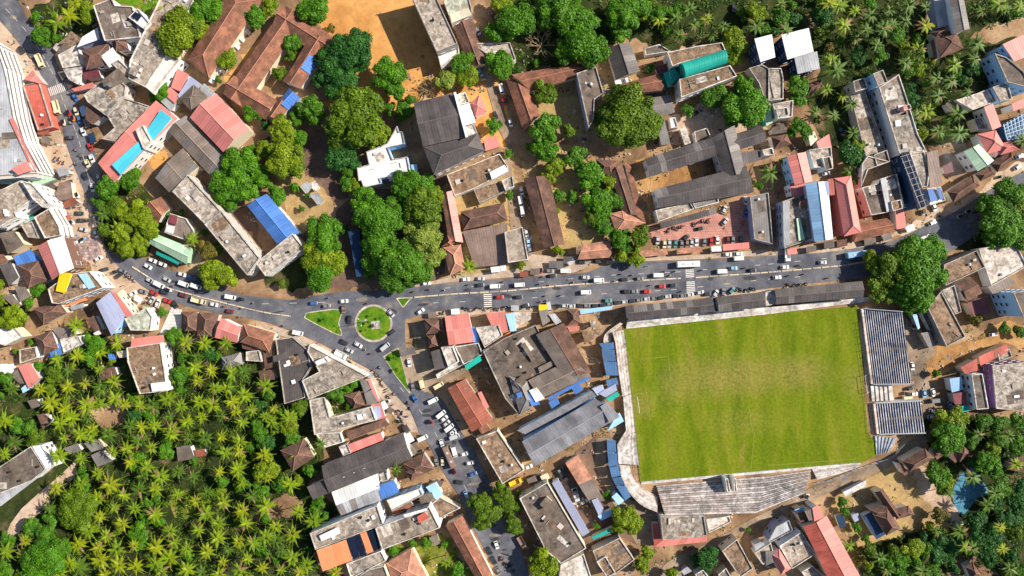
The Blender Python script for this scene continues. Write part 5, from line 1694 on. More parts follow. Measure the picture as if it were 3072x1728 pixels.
def frond_mesh(seed, droop, up, ln):
    rnd = random.Random(seed); v, f, t = [], [], []
    N = 9; pts = []
    for k in range(N + 1):
        s = k / N
        pts.append(Vector((s * ln * (1 - .10 * s * droop), 0, up * s * ln * .55 - droop * s * s * ln * .5)))
    for k in range(N):      # rachis
        a, b = pts[k], pts[k + 1]; w = .06 * (1 - k / N) + .02; n = len(v)
        v += [(a.x, -w, a.z + .02), (b.x, -w * .8, b.z + .02), (b.x, w * .8, b.z + .02), (a.x, w, a.z + .02)]; f.append((n, n + 1, n + 2, n + 3)); t.append(.95)
    M = 15
    for k in range(M):
        s = (k + .8) / M
        i = min(N - 1, int(s * N)); p = lerp(pts[i], pts[i + 1], s * N - i)
        wl = .70 * (.25 + 1.0 * math.sin(min(1, s * 1.25 + .12) * math.pi) ** .7 * .78) * (1 - .35 * s)
        for sd in (-1, 1):
            tip = p + Vector((.38 + .25 * s, sd * wl, -.13 - .10 * droop + rnd.uniform(-.06, .06)))
            n = len(v); q = p + Vector((.16, 0, 0))
            v += [tuple(p), tuple(lerp(p, tip, .55) + Vector((-.13, 0, .06))), tuple(tip), tuple(lerp(q, tip, .5) + Vector((.14, 0, .05))), tuple(q)]
            f.append((n, n + 1, n + 2, n + 3, n + 4) if sd < 0 else (n + 4, n + 3, n + 2, n + 1, n)); t.append(min(1, max(0, rnd.gauss(.5, .2))))
    me = mesh('frond', v, f, [M_FROND[0]]); set_tint(me, t)
    return me
FROND = [[frond_mesh(s, .5, .22, 4.2) for s in (1, 2, 3)], [frond_mesh(s, .75, .15, 4.4) for s in (4, 5, 6)], [frond_mesh(s, .3, .8, 2.6) for s in (7, 8)]]

def palm_trunk():
    mb = MB(); N = 7
    for k in range(N):
        a, b = k / N, (k + 1) / N
        mb.tube((a * a * .06, 0, a), (b * b * .06, 0, b), .024 - .011 * a, .024 - .011 * b, 6, 0, False)
    return mb.mesh('trunk', [M_PALMB])
PTRUNK = palm_trunk()
NUTS = MB()
for k in range(6):
    NUTS.tube((.26 * math.cos(k), .26 * math.sin(k), -.35), (.3 * math.cos(k), .3 * math.sin(k), -.05), .14, .11, 6)
NUTS = NUTS.mesh('coconuts', [m_plain('coconut', (.20, .19, .03), .7, .2, .2)])
NP = [0]
PALM_AT = []

def palm(x, y, r=92, label=None, group=None, tone=None):
    NP[0] += 1
    rnd = random.Random(NP[0] * 17)
    H = rnd.uniform(5.5, 10.0)
    p = W(x, y, H); PALM_AT.append((p.x, p.y))
    k = r * TS / PPM / 3.75 * rnd.uniform(.76, 1.24)
    root = thing('coconut_palm', None, 'palm', (p.x, p.y, 0), 0, group)
    tr = link('trunk', PTRUNK, root); lean = rnd.uniform(0, 6.28)
    tr.scale = (H, H, H); tr.rotation_euler = (0, 0, lean)
    top = Vector((H * .06 * math.cos(lean), H * .06 * math.sin(lean), H))
    tr.location = (-top.x, -top.y, 0); top = Vector((0, 0, H))
    fm = M_FROND[tone if tone is not None else rnd.choices((0, 1, 2, 3), (3, 3, 2.4, 2))[0]]
    n = rnd.randint(9, 12); off = rnd.uniform(0, 6.28)
    for j in range(n):
        tier = 1 if j % 3 == 0 else 0
        dead = rnd.random() < .05
        fr = link('frond', rnd.choice(FROND[1 if dead else tier]), root, top, mat=M_DEAD if dead else fm)
        fr.rotation_euler = (rnd.uniform(-.25, .25), rnd.uniform(-.12, .14), off + 2 * math.pi * j / n + rnd.uniform(-.2, .2)); s = k * rnd.uniform(.82, 1.12); fr.scale = (s, s, s)
    for j in range(2):
        fr = link('frond', rnd.choice(FROND[2]), root, top, mat=fm)
        fr.rotation_euler = (rnd.uniform(-.3, .3), -.35, off + 2.1 * j + .4); s = k * rnd.uniform(.7, .95); fr.scale = (s, s, s)
    c = link('coconut_bunch', NUTS, root, top); c.scale = (k, k, k)
    a, b = px(x, y)
    later(root, 'coconut palm', a, b)
    return root

def ground_cover(name, label, polys, density, mat, hmin=.1, hmax=1.6, seed=1, size=.55):
    """low scrub that nobody could count"""
    rnd = random.Random(seed); v, f, t = [], [], []
    for poly in polys:
        xs = [p[0] for p in poly]; ys = [p[1] for p in poly]
        A = abs(area(poly)); n = int(A * density)
        feet = [q for q in FOOT if any(inside(p[0], p[1], poly) for p in q) or inside(poly[0][0], poly[0][1], q)]
        for _ in range(n):
            x, y = rnd.uniform(min(xs), max(xs)), rnd.uniform(min(ys), max(ys))
            if not inside(x, y, poly): continue
            g = math.sin(x * .31 + 1.3 * math.sin(y * .17)) + math.sin(y * .27 + 1.7 * math.sin(x * .13))
            if g < -.55 + rnd.uniform(-.3, .3): continue
            if any(inside(x, y, q) for q in feet): continue
            if any(inside(x, y, q) for q in (ROAD1, ROAD2, ROAD3)): continue
            hh = hmax * max(.15, min(1, .4 + .32 * g)) * rnd.uniform(.4, 1.1)
            tn = min(1, max(0, .28 + .22 * g + rnd.gauss(0, .18)))
            for q in range(9):
                d = Vector((rnd.gauss(0, .5), rnd.gauss(0, .5), 0)); p = Vector((x, y, hmin + hh * rnd.random())) + d
                nr = Vector((rnd.gauss(0, .5), rnd.gauss(0, .5), 1)).normalized(); a = nr.orthogonal().normalized(); b = nr.cross(a)
                w = rnd.uniform(0, 6.28); a, b = a * math.cos(w) + b * math.sin(w), b * math.cos(w) - a * math.sin(w)
                s = size * rnd.uniform(.5, 1.2); k = len(v)
                v += [tuple(p - a * s), tuple(p + b * s * .5), tuple(p + a * s), tuple(p - b * s * .5)]; f.append((k, k + 1, k + 2, k + 3)); t.append(min(1, max(0, tn + rnd.gauss(0, .15))))
    me = mesh(name, v, f, [mat]); set_tint(me, t)
    o = link(name, me); o['kind'] = 'stuff'; o['label'] = label; o['category'] = 'undergrowth'
    return o
# ---------------------------------------------------------------- vehicles and people
VC = dict(white=(.80, .80, .79), silver=(.48, .49, .50), grey=(.20, .20, .21), dark=(.035, .038, .045), red=(.50, .03, .025), blue=(.05, .14, .40), lblue=(.25, .45, .65), cream=(.72, .62, .40),
          yellow=(.80, .52, .03), green=(.03, .16, .09), teal=(.08, .25, .27), maroon=(.16, .03, .035), orange=(.7, .2, .03), brown=(.26, .17, .13), black=(.015, .015, .017))
VWORD = dict(lblue='light blue', dark='dark', cream='cream')
M_GLASS = m_plain('car_glass', (.02, .025, .03), .08, .6, .05)
M_TYRE = m_plain('tyre_rubber', (.02, .02, .02), .9, .1, .1)

def paint(c):
    n = 'vehicle_paint_' + c
    if n in MATS: return MATS[n]
    m, nt, b = newmat(n, .32, .5); b.inputs['Base Color'].default_value = (*VC[c], 1); b.inputs['Coat Weight'].default_value = .4; b.inputs['Coat Roughness'].default_value = .1
    MATS[n] = m
    return m

def wheel_mesh(r, w):
    mb = MB(); mb.tube((0, -w / 2, 0), (0, w / 2, 0), r, r, 12)
    return mb.mesh('wheel', [M_TYRE])

def hull(sections):
    """loft of rectangles: (x, half width, z0, z1)"""
    mb = MB()
    for (x, w, a, b) in sections:
        mb.v += [(x, -w, a), (x, w, a), (x, w, b), (x, -w, b)]
    for k in range(len(sections) - 1):
        i, j = 4 * k, 4 * k + 4
        for q in range(4):
            mb.f.append((i + q, j + q, j + (q + 1) % 4, i + (q + 1) % 4)); mb.i.append(0)
    mb.f.append((0, 1, 2, 3)); mb.i.append(0); e = 4 * len(sections) - 4
    mb.f.append((e + 3, e + 2, e + 1, e)); mb.i.append(0)
    return mb
P0 = paint('white')
KIND = {}
def kind(n, parts, wheels, wr, ww, noun, nm):
    KIND[n] = (parts, [(p, wheel_mesh(wr, ww)) for p in wheels], noun, nm)

b = hull([(-1.92, .70, .35, .78), (-1.86, .78, .25, .86), (-1.0, .84, .22, .90), (.9, .84, .22, .90), (1.65, .80, .24, .78), (1.88, .68, .3, .66)])
gl = MB(); gl.v = [(-1.62, -.76, .88), (.98, -.76, .88), (.98, .76, .88), (-1.62, .76, .88), (-1.2, -.62, 1.42), (.25, -.62, 1.45), (.25, .62, 1.45), (-1.2, .62, 1.42)]
gl.f = [(0, 1, 5, 4), (1, 2, 6, 5), (2, 3, 7, 6), (3, 0, 4, 7), (4, 5, 6, 7)]; gl.i = [0] * 5
rf = MB(); rf.box(-1.22, .28, -.64, .64, 1.43, 1.5, 0, .06)
kind('car', [('body', b.mesh('body', [P0]), 1), ('windows', gl.mesh('windows', [M_GLASS]), 0), ('roof', rf.mesh('roof', [P0]), 1)], [(-1.2, -.72, .3), (-1.2, .72, .3), (1.2, -.72, .3), (1.2, .72, .3)], .3, .2, 'car', 'car')
b = hull([(-2.2, .80, .35, 1.85), (-2.15, .86, .28, 1.95), (1.3, .86, .28, 1.95), (1.75, .84, .28, 1.15), (2.15, .76, .3, 1.0)])
gl = MB(); gl.v = [(1.28, -.76, 1.9), (1.28, .76, 1.9), (1.8, .72, 1.2), (1.8, -.72, 1.2), (1.2, -.76, 1.2), (1.2, .76, 1.2)]
gl.v = [(x + .05, y, z + .03) for x, y, z in gl.v]; gl.f = [(0, 3, 2, 1)]; gl.i = [0]
rf = MB(); rf.box(-2.05, 1.2, -.78, .78, 1.94, 2.02, 0, .08)
kind('van', [('body', b.mesh('body', [P0]), 1), ('windscreen', gl.mesh('windscreen', [M_GLASS]), 0), ('roof', rf.mesh('roof', [P0]), 1)], [(-1.4, -.75, .32), (-1.4, .75, .32), (1.4, -.75, .32), (1.4, .75, .32)], .32, .22, 'van', 'van')
b = hull([(-4.9, 1.12, .6, 2.7), (-4.8, 1.22, .45, 2.85), (4.7, 1.22, .45, 2.85), (4.95, 1.1, .5, 2.3)])
gl = MB(); gl.box(-4.5, 4.3, -1.235, 1.235, 1.55, 2.3); gl.box(4.6, 4.98, -1.0, 1.0, 1.5, 2.45, 0, 0, .02)
rf = MB(); rf.box(-4.7, 4.5, -1.08, 1.08, 2.84, 3.0, 0, .12)
vt = MB(); vt.box(-2.6, -1.6, -.5, .5, 3.0, 3.15, 0, .05)
vt2 = MB(); vt2.box(1.4, 2.4, -.5, .5, 3.0, 3.15, 0, .05)
kind('bus', [('body', b.mesh('body', [P0]), 1), ('windows', gl.mesh('windows', [M_GLASS]), 0), ('roof', rf.mesh('roof', [P0]), 1), ('roof_vent', vt.mesh('roof_vent', [paint('silver')]), 0), ('roof_vent', vt2.mesh('roof_vent', [paint('silver')]), 0)],
     [(-3.0, -1.05, .5), (-3.0, 1.05, .5), (3.2, -1.05, .5), (3.2, 1.05, .5)], .5, .3, 'bus', 'bus')
cab = hull([(1.5, 1.02, .5, 2.3), (2.6, 1.02, .5, 2.3), (3.0, .95, .5, 1.5)])
gl = MB(); gl.v = [(2.63, -.9, 2.25), (2.63, .9, 2.25), (3.02, .86, 1.55), (3.02, -.86, 1.55)]; gl.f = [(0, 3, 2, 1)]; gl.i = [0]
bed = MB(); bed.box(-3.0, 1.35, -1.1, 1.1, .8, 1.0); bed.box(-3.0, 1.35, -1.1, -1.02, 1.0, 1.9); bed.box(-3.0, 1.35, 1.02, 1.1, 1.0, 1.9); bed.box(-3.0, -2.92, -1.02, 1.02, 1.0, 1.9); bed.box(1.27, 1.35, -1.02, 1.02, 1.0, 2.1)
kind('truck', [('cab', cab.mesh('cab', [P0]), 1), ('windscreen', gl.mesh('windscreen', [M_GLASS]), 0), ('cargo_bed', bed.mesh('cargo_bed', [P0]), 1)], [(-1.9, -.9, .42), (-1.9, .9, .42), (2.0, -.9, .42), (2.0, .9, .42)], .42, .28, 'truck', 'truck')
b = hull([(-1.25, .62, .35, 1.0), (-1.2, .66, .3, 1.05), (.6, .6, .3, .8), (1.05, .35, .35, .9), (1.25, .2, .4, .75)])
cn = hull([(-1.22, .58, 1.0, 1.5), (-1.0, .64, 1.0, 1.66), (.4, .6, 1.5, 1.66), (.65, .5, 1.35, 1.5)])
kind('auto', [('body', b.mesh('body', [P0]), 1), ('canopy', cn.mesh('canopy', [paint('black')]), 0)], [(-.75, -.55, .24), (-.75, .55, .24), (1.0, 0, .24)], .24, .14, 'autorickshaw', 'autorickshaw')

mb = MB()
for s in (-.62, .62): mb.tube((s, -.06, .3), (s, .06, .3), .3, .3, 10, 1)
mb.box(-.35, .35, -.13, .13, .35, .72, 0, .03); mb.box(-.75, .05, -.15, .15, .72, .84, 1, .03); mb.box(.05, .45, -.17, .17, .7, .95, 0, .05)
mb.tube((.62, 0, .3), (.45, 0, 1.0), .05, .04, 5, 1); mb.tube((.45, -.36, 1.03), (.45, .36, 1.03), .025, .025, 5, 1); mb.box(.5, .62, -.1, .1, .8, .98, 2)
BIKE = {c: mb.mesh('motorcycle', [paint(c), M_TYRE, paint('silver')]) for c in ('dark', 'red', 'blue', 'silver')}

CLOTH = [m_plain('cloth_%d' % i, c, .9, .1, .15) for i, c in enumerate([(.75, .74, .72), (.12, .16, .35), (.45, .08, .08), (.30, .28, .26), (.60, .50, .30), (.12, .30, .20)])]
M_SKIN = m_plain('skin', (.22, .12, .08), .7, .2, .08); M_HAIR = m_plain('hair', (.012, .010, .009), .6, .2, .05); M_TROU = m_plain('trousers', (.06, .06, .08), .9, .1, .1)

def body_mesh(name, joints, cl):
    """one continuous figure: chains of tapered rings meeting inside the torso"""
    mb = MB()
    for chain, mi in joints:
        for (a, ra), (b, rb) in zip(chain[:-1], chain[1:]):
            mb.tube(a, b, ra, rb, 7, mi)
    return mb.mesh(name, [cl, M_TROU, M_SKIN, M_HAIR], True)

def rider(cl):
    j = [([((-.25, 0, .82), .17), ((-.2, 0, 1.05), .19), ((-.12, 0, 1.32), .20), ((-.08, 0, 1.42), .09)], 0),
         ([((-.08, 0, 1.40), .06), ((-.05, 0, 1.50), .06)], 2), ([((-.05, 0, 1.48), .075), ((-.04, 0, 1.58), .105), ((-.05, 0, 1.70), .10), ((-.05, 0, 1.75), .04)], 3)]
    for s in (-1, 1):
        j.append(([((-.12, s * .2, 1.34), .075), ((.10, s * .30, 1.12), .055)], 0)); j.append(([((.10, s * .30, 1.12), .05), ((.42, s * .32, 1.05), .04)], 2))
        j.append(([((-.22, s * .1, .88), .11), ((.15, s * .22, .80), .08), ((.05, s * .22, .38), .05), ((.16, s * .22, .34), .045)], 1))
    return body_mesh('person', j, cl)

def walker(cl):
    j = [([((0, 0, .86), .14), ((0, 0, 1.05), .13), ((0, 0, 1.32), .18), ((0, 0, 1.45), .08)], 0), ([((0, 0, 1.43), .055), ((0, 0, 1.52), .055)], 2),
         ([((0, 0, 1.5), .07), ((.01, 0, 1.6), .10), ((0, 0, 1.70), .095), ((0, 0, 1.75), .03)], 3)]
    for s in (-1, 1):
        j.append(([((0, s * .20, 1.38), .07), ((-s * .08, s * .25, 1.1), .05)], 0)); j.append(([((-s * .08, s * .25, 1.1), .045), ((s * .04, s * .25, .84), .04)], 2))
        j.append(([((0, s * .09, .9), .10), ((s * .12, s * .09, .48), .07), ((s * .16, s * .09, .06), .045), ((s * .16 + .14, s * .09, .04), .04)], 1))
    return body_mesh('person', j, cl)
RIDER = [rider(c) for c in CLOTH]; WALKER = [walker(c) for c in CLOTH]
VEH = []            # (object, words, photo x, photo y) for ordinal labels along each road

def vehicle(x, y, k, colour, hd, extra=''):
    parts, wheels, noun, nm = KIND[k]
    p = W(x, y)
    root = thing(nm, None, noun, (p.x, p.y, 0.004 * (LEVEL[0] + 3)), R(-hd), {'car': 'cars in the streets', 'van': 'vans in the streets', 'bus': 'buses in the streets', 'truck': 'trucks in the streets', 'auto': 'autorickshaws in the streets'}[k])
    if k == 'car': root.scale = (.93, .93, .93)
    for n, me, painted in parts:
        o = bpy.data.objects.new(n, me); C.objects.link(o); o.parent = root
        if painted:
            o.material_slots[0].link = 'OBJECT'; o.material_slots[0].material = paint(colour)
    for q, me in wheels:
        o = bpy.data.objects.new('wheel', me); C.objects.link(o); o.parent = root; o.location = q
    a, b = px(x, y)
    VEH.append((root, f'{extra} {VWORD.get(colour, colour)} {noun}'.strip(), a, b))
    return root

def bike(x, y, hd, colour='dark', ride=False):
    p = W(x, y); z = 0.004 * (LEVEL[0] + 3)
    o = link('motorcycle', BIKE[colour], None, (p.x, p.y, z), R(-hd)); o['category'] = 'motorcycle'; o['group'] = 'motorcycles in the streets'
    a, b = px(x, y)
    VEH.append((o, ('ridden' if ride else 'parked') + ' ' + colour + ' motorcycle', a, b))
    if ride:
        i = int(x + y) % 6
        q = link('person', RIDER[i], None, (p.x, p.y, z), R(-hd)); q['category'] = 'person'; q['group'] = 'riders on motorcycles'
        VEH.append((q, 'rider in ' + ['white', 'blue', 'red', 'grey', 'tan', 'green'][i] + ' shirt', a, b))

def walk(x, y, hd=0):
    p = W(x, y); i = int(x * 3 + y) % 6
    q = link('person', WALKER[i], None, (p.x, p.y, 0.004 * (LEVEL[0] + 3)), R(-hd)); q['category'] = 'person'; q['group'] = 'people walking in the streets'
    a, b = px(x, y)
    VEH.append((q, 'walking person in ' + ['white', 'blue', 'red', 'grey', 'tan', 'green'][i] + ' shirt', a, b))

PLACES = [('the upper right carriageway', 'the roundabout', [(1340, 862), (1600, 835), (2000, 808), (2600, 770), (2900, 640)], 1), ('the lower right carriageway', 'the roundabout', [(1300, 905), (1600, 880), (2000, 868), (2560, 840)], 1),
          ('the upper left carriageway', 'the roundabout', [(1080, 890), (900, 905), (700, 880), (560, 830), (450, 790)], 1), ('the lower left carriageway', 'the roundabout', [(1000, 1020), (850, 970), (640, 915), (500, 880), (380, 820)], 1),
          ('the curving left street', 'the road bend', [(350, 800), (290, 690), (260, 560), (230, 420), (150, 240), (60, 90)], 1), ('the lower street', 'the roundabout', [(1180, 1060), (1260, 1200), (1350, 1330), (1420, 1480), (1520, 1700)], 1),
          ('the roundabout circle', 'the high mast lamp', [(1121, 900), (1180, 970), (1121, 1040), (1050, 970), (1121, 900)], 0), ('the pink car park', 'the left end', [(1960, 720), (2240, 700)], 0), ('the north stand parking line', 'the roundabout', [(1540, 920), (1850, 900), (2000, 893), (2300, 865)], 1),
          ('the brown shed lane', 'the main road', [(1590, 790), (1560, 600), (1520, 380), (1440, 200)], 0), ('the truck yard', 'the stadium', [(1700, 1480), (1650, 1400), (1600, 1430)], 0), ('the east stand yard', 'the top', [(2730, 1000), (2790, 1180), (2800, 1260)], 0),
          ('the pointed island side street', 'the roundabout', [(1230, 1080), (1270, 1180), (1350, 1150)], 0), ('the right part of the town', 'the top', [(3000, 100), (3000, 700), (2980, 1000)], 0), ('the top of the town', 'the sand ground', [(1440, 100), (1900, 250), (2200, 30)], 0)]

def settle_vehicles():
    used = {}
    for o, words, x, y in VEH:
        best = None
        for name, start, line, _ in PLACES:
            acc = 0
            for i in range(len(line) - 1):
                a, b = Vector(line[i]), Vector(line[i + 1]); d = b - a; t = max(0, min(1, (Vector((x, y)) - a).dot(d) / d.length_squared))
                dist = (a + d * t - Vector((x, y))).length
                if best is None or dist < best[0]:
                    best = (dist, name, start, acc + d.length * t)
                acc += d.length
        used.setdefault((words, best[1], best[2]), []).append((best[3], o))
    for (words, place, start), lst in used.items():
        lst.sort(key=lambda t: t[0])
        for k, (_, o) in enumerate(lst):
            if len(lst) == 1 and 'person' not in words:
                o['label'] = f'only {words} on {place}'
            else:
                o['label'] = f'{ORD[k] or "first"} {words} from {start} on {place}'
# ---------------------------------------------------------------- place everything
for p_, x_, y_ in (('roundabout garden', 1121, 970), ('football pitch', 2240, 1180), ('orange sand ground', 1130, 120), ('teal green barrel roof', 2110, 195), ('white cross-shaped roof', 1150, 490), ('pink car park', 2110, 690),
                   ('light blue and white gabled hall', 2460, 630), ('twin long concrete blocks', 2640, 370), ('long grey market hall', 1700, 1310), ('dark patchwork hall', 1660, 1110), ('curved white block', 50, 330), ('red tiled courtyard school', 860, 210),
                   ('L-shaped tiled school', 1600, 290), ('long pink roof with turquoise strips', 420, 420), ('triangular corner block', 1010, 1110), ('bright orange roof', 1000, 1660), ('blue pond', 2910, 1470), ('dark cinema roof', 1340, 420), ('giant roadside tree', 2730, 830),
                   ('mint green gabled hall', 520, 750), ('bright blue gabled hall', 820, 650), ('half pink half white gable', 180, 770), ('walled brown house', 2680, 1550), ('long pink and red building', 2490, 1650), ('long diagonal concrete block', 640, 720), ('violet blue sheet roof', 340, 940),
                   ('purple walled block', 3020, 1170), ('striped east stands', 2680, 1130), ('brown block with white window wall', 450, 1110), ('long dark roof with skylights', 1080, 1380), ('red tiled shed along the lower street', 1420, 1640), ('truck yard', 1740, 1500), ('mint gabled building', 2930, 470),
                   ('bottom left lane', 120, 1480), ('zigzag parapet block', 480, 120), ('cross-plan office', 2130, 540), ('large white sheet roof', 2400, 130), ('ribbed yard roof', 1450, 740), ('brown flat roof block at the bottom', 1840, 1680), ('tall block at the right edge', 3050, 900), ('pink roofed block at the right edge', 3040, 150), ('grassy grove clearing', 560, 1500), ('brown shed in the grove', 560, 1360), ('pair of grey grove roofs', 300, 1360), ('bare earth grove clearing', 330, 1230), ('bare earth path', 870, 1530), ('brown hip house at the top right', 2840, 140), ('grove at the bottom centre', 500, 1680), ('grove corner at the bottom left', 120, 1650)):
    landmark(p_, x_, y_)
build_table(BUILDINGS)

# white buttresses of the long school wing
school = [o for o in C.objects if o.get('label', '').startswith('long red tiled school wing')][0]
T(0, 0)
wm_ = wallmat('white')
for (x, y) in ((2460, 295), (2400, 370), (2350, 445), (2290, 520), (2200, 690), (2140, 775)):
    p = W(x, y, 3) - school.location
    for nm_, dims in (('buttress', (2.6, .7)), ('buttress', (.8, 3.2))):
        mb = MB(); mb.box(-dims[0], dims[0], -dims[1] / 2, dims[1] / 2, 0, 3.3 + .1 * dims[0], 0, .1)
        o = link(nm_, mb.mesh(nm_, [wm_]), school, (p.x, p.y, 0), R(58))
balconies('long curved white block', 4, 2.7, 1.5)
balconies('pale roofed block with thick', 2, 3.2, 1.2)
balconies('brown terrace with a white arched', 2, 2.9, 1.3, 'white', 3)
# skylights on the long dark roof, frames on the glazed roofs
dark = [o for o in C.objects if o.get('label', '').startswith('long dark roof with rows')][0]
T(1, 3)
for (x, y, z) in ((850, 385, 7.9), (948, 347, 7.9), (1050, 303, 7.9), (1128, 270, 7.9), (1225, 228, 7.9), (1310, 190, 7.9), (878, 430, 8.4), (980, 385, 8.4), (1082, 342, 8.4), (1155, 305, 8.4), (1243, 272, 8.4), (1338, 225, 8.4)):
    p = W(x, y, z) - dark.location
    mb = MB(); mb.box(-.45, .45, -1.2, 1.2, -.6, .22, 0, .08)
    link('skylight', mb.mesh('skylight', [m_plain('skylight_sheet', (.62, .55, .46), .5, .3, .15)]), dark, p, R(18))
def roof_frames(prefix, lines, z, col):
    rt = [o for o in C.objects if o.get('label', '').startswith(prefix)][0]
    for a, b in lines:
        p, q = W(*a, z), W(*b, z)
        mb = MB(); mb.tube(p - rt.location, q - rt.location, .14, n=4)
        link('roof_rail', mb.mesh('roof_rail', [m_plain('roof_rail_' + col, COL[col], .5, .3)]), rt)
T(3, 1)
roof_frames('long dark blue glazed roof', [((1345, 140), (1540, 650)), ((1390, 100), (1590, 630))] + [((1330 + 22 * k, 130 + 58 * k), (1420 + 21 * k, 105 + 57 * k)) for k in range(10)], 11, 'mgrey')
T(3, 0)
roof_frames('blue lattice roof yard', [((2370 + 36 * k, 1250 - 20 * k), (2410 + 36 * k, 1410 - 4 * k)) for k in range(6)] + [((2365 + 9 * k, 1270 + 28 * k), (2580 + 8 * k, 1150 + 45 * k)) for k in range(6)], 5.9, 'lblue')

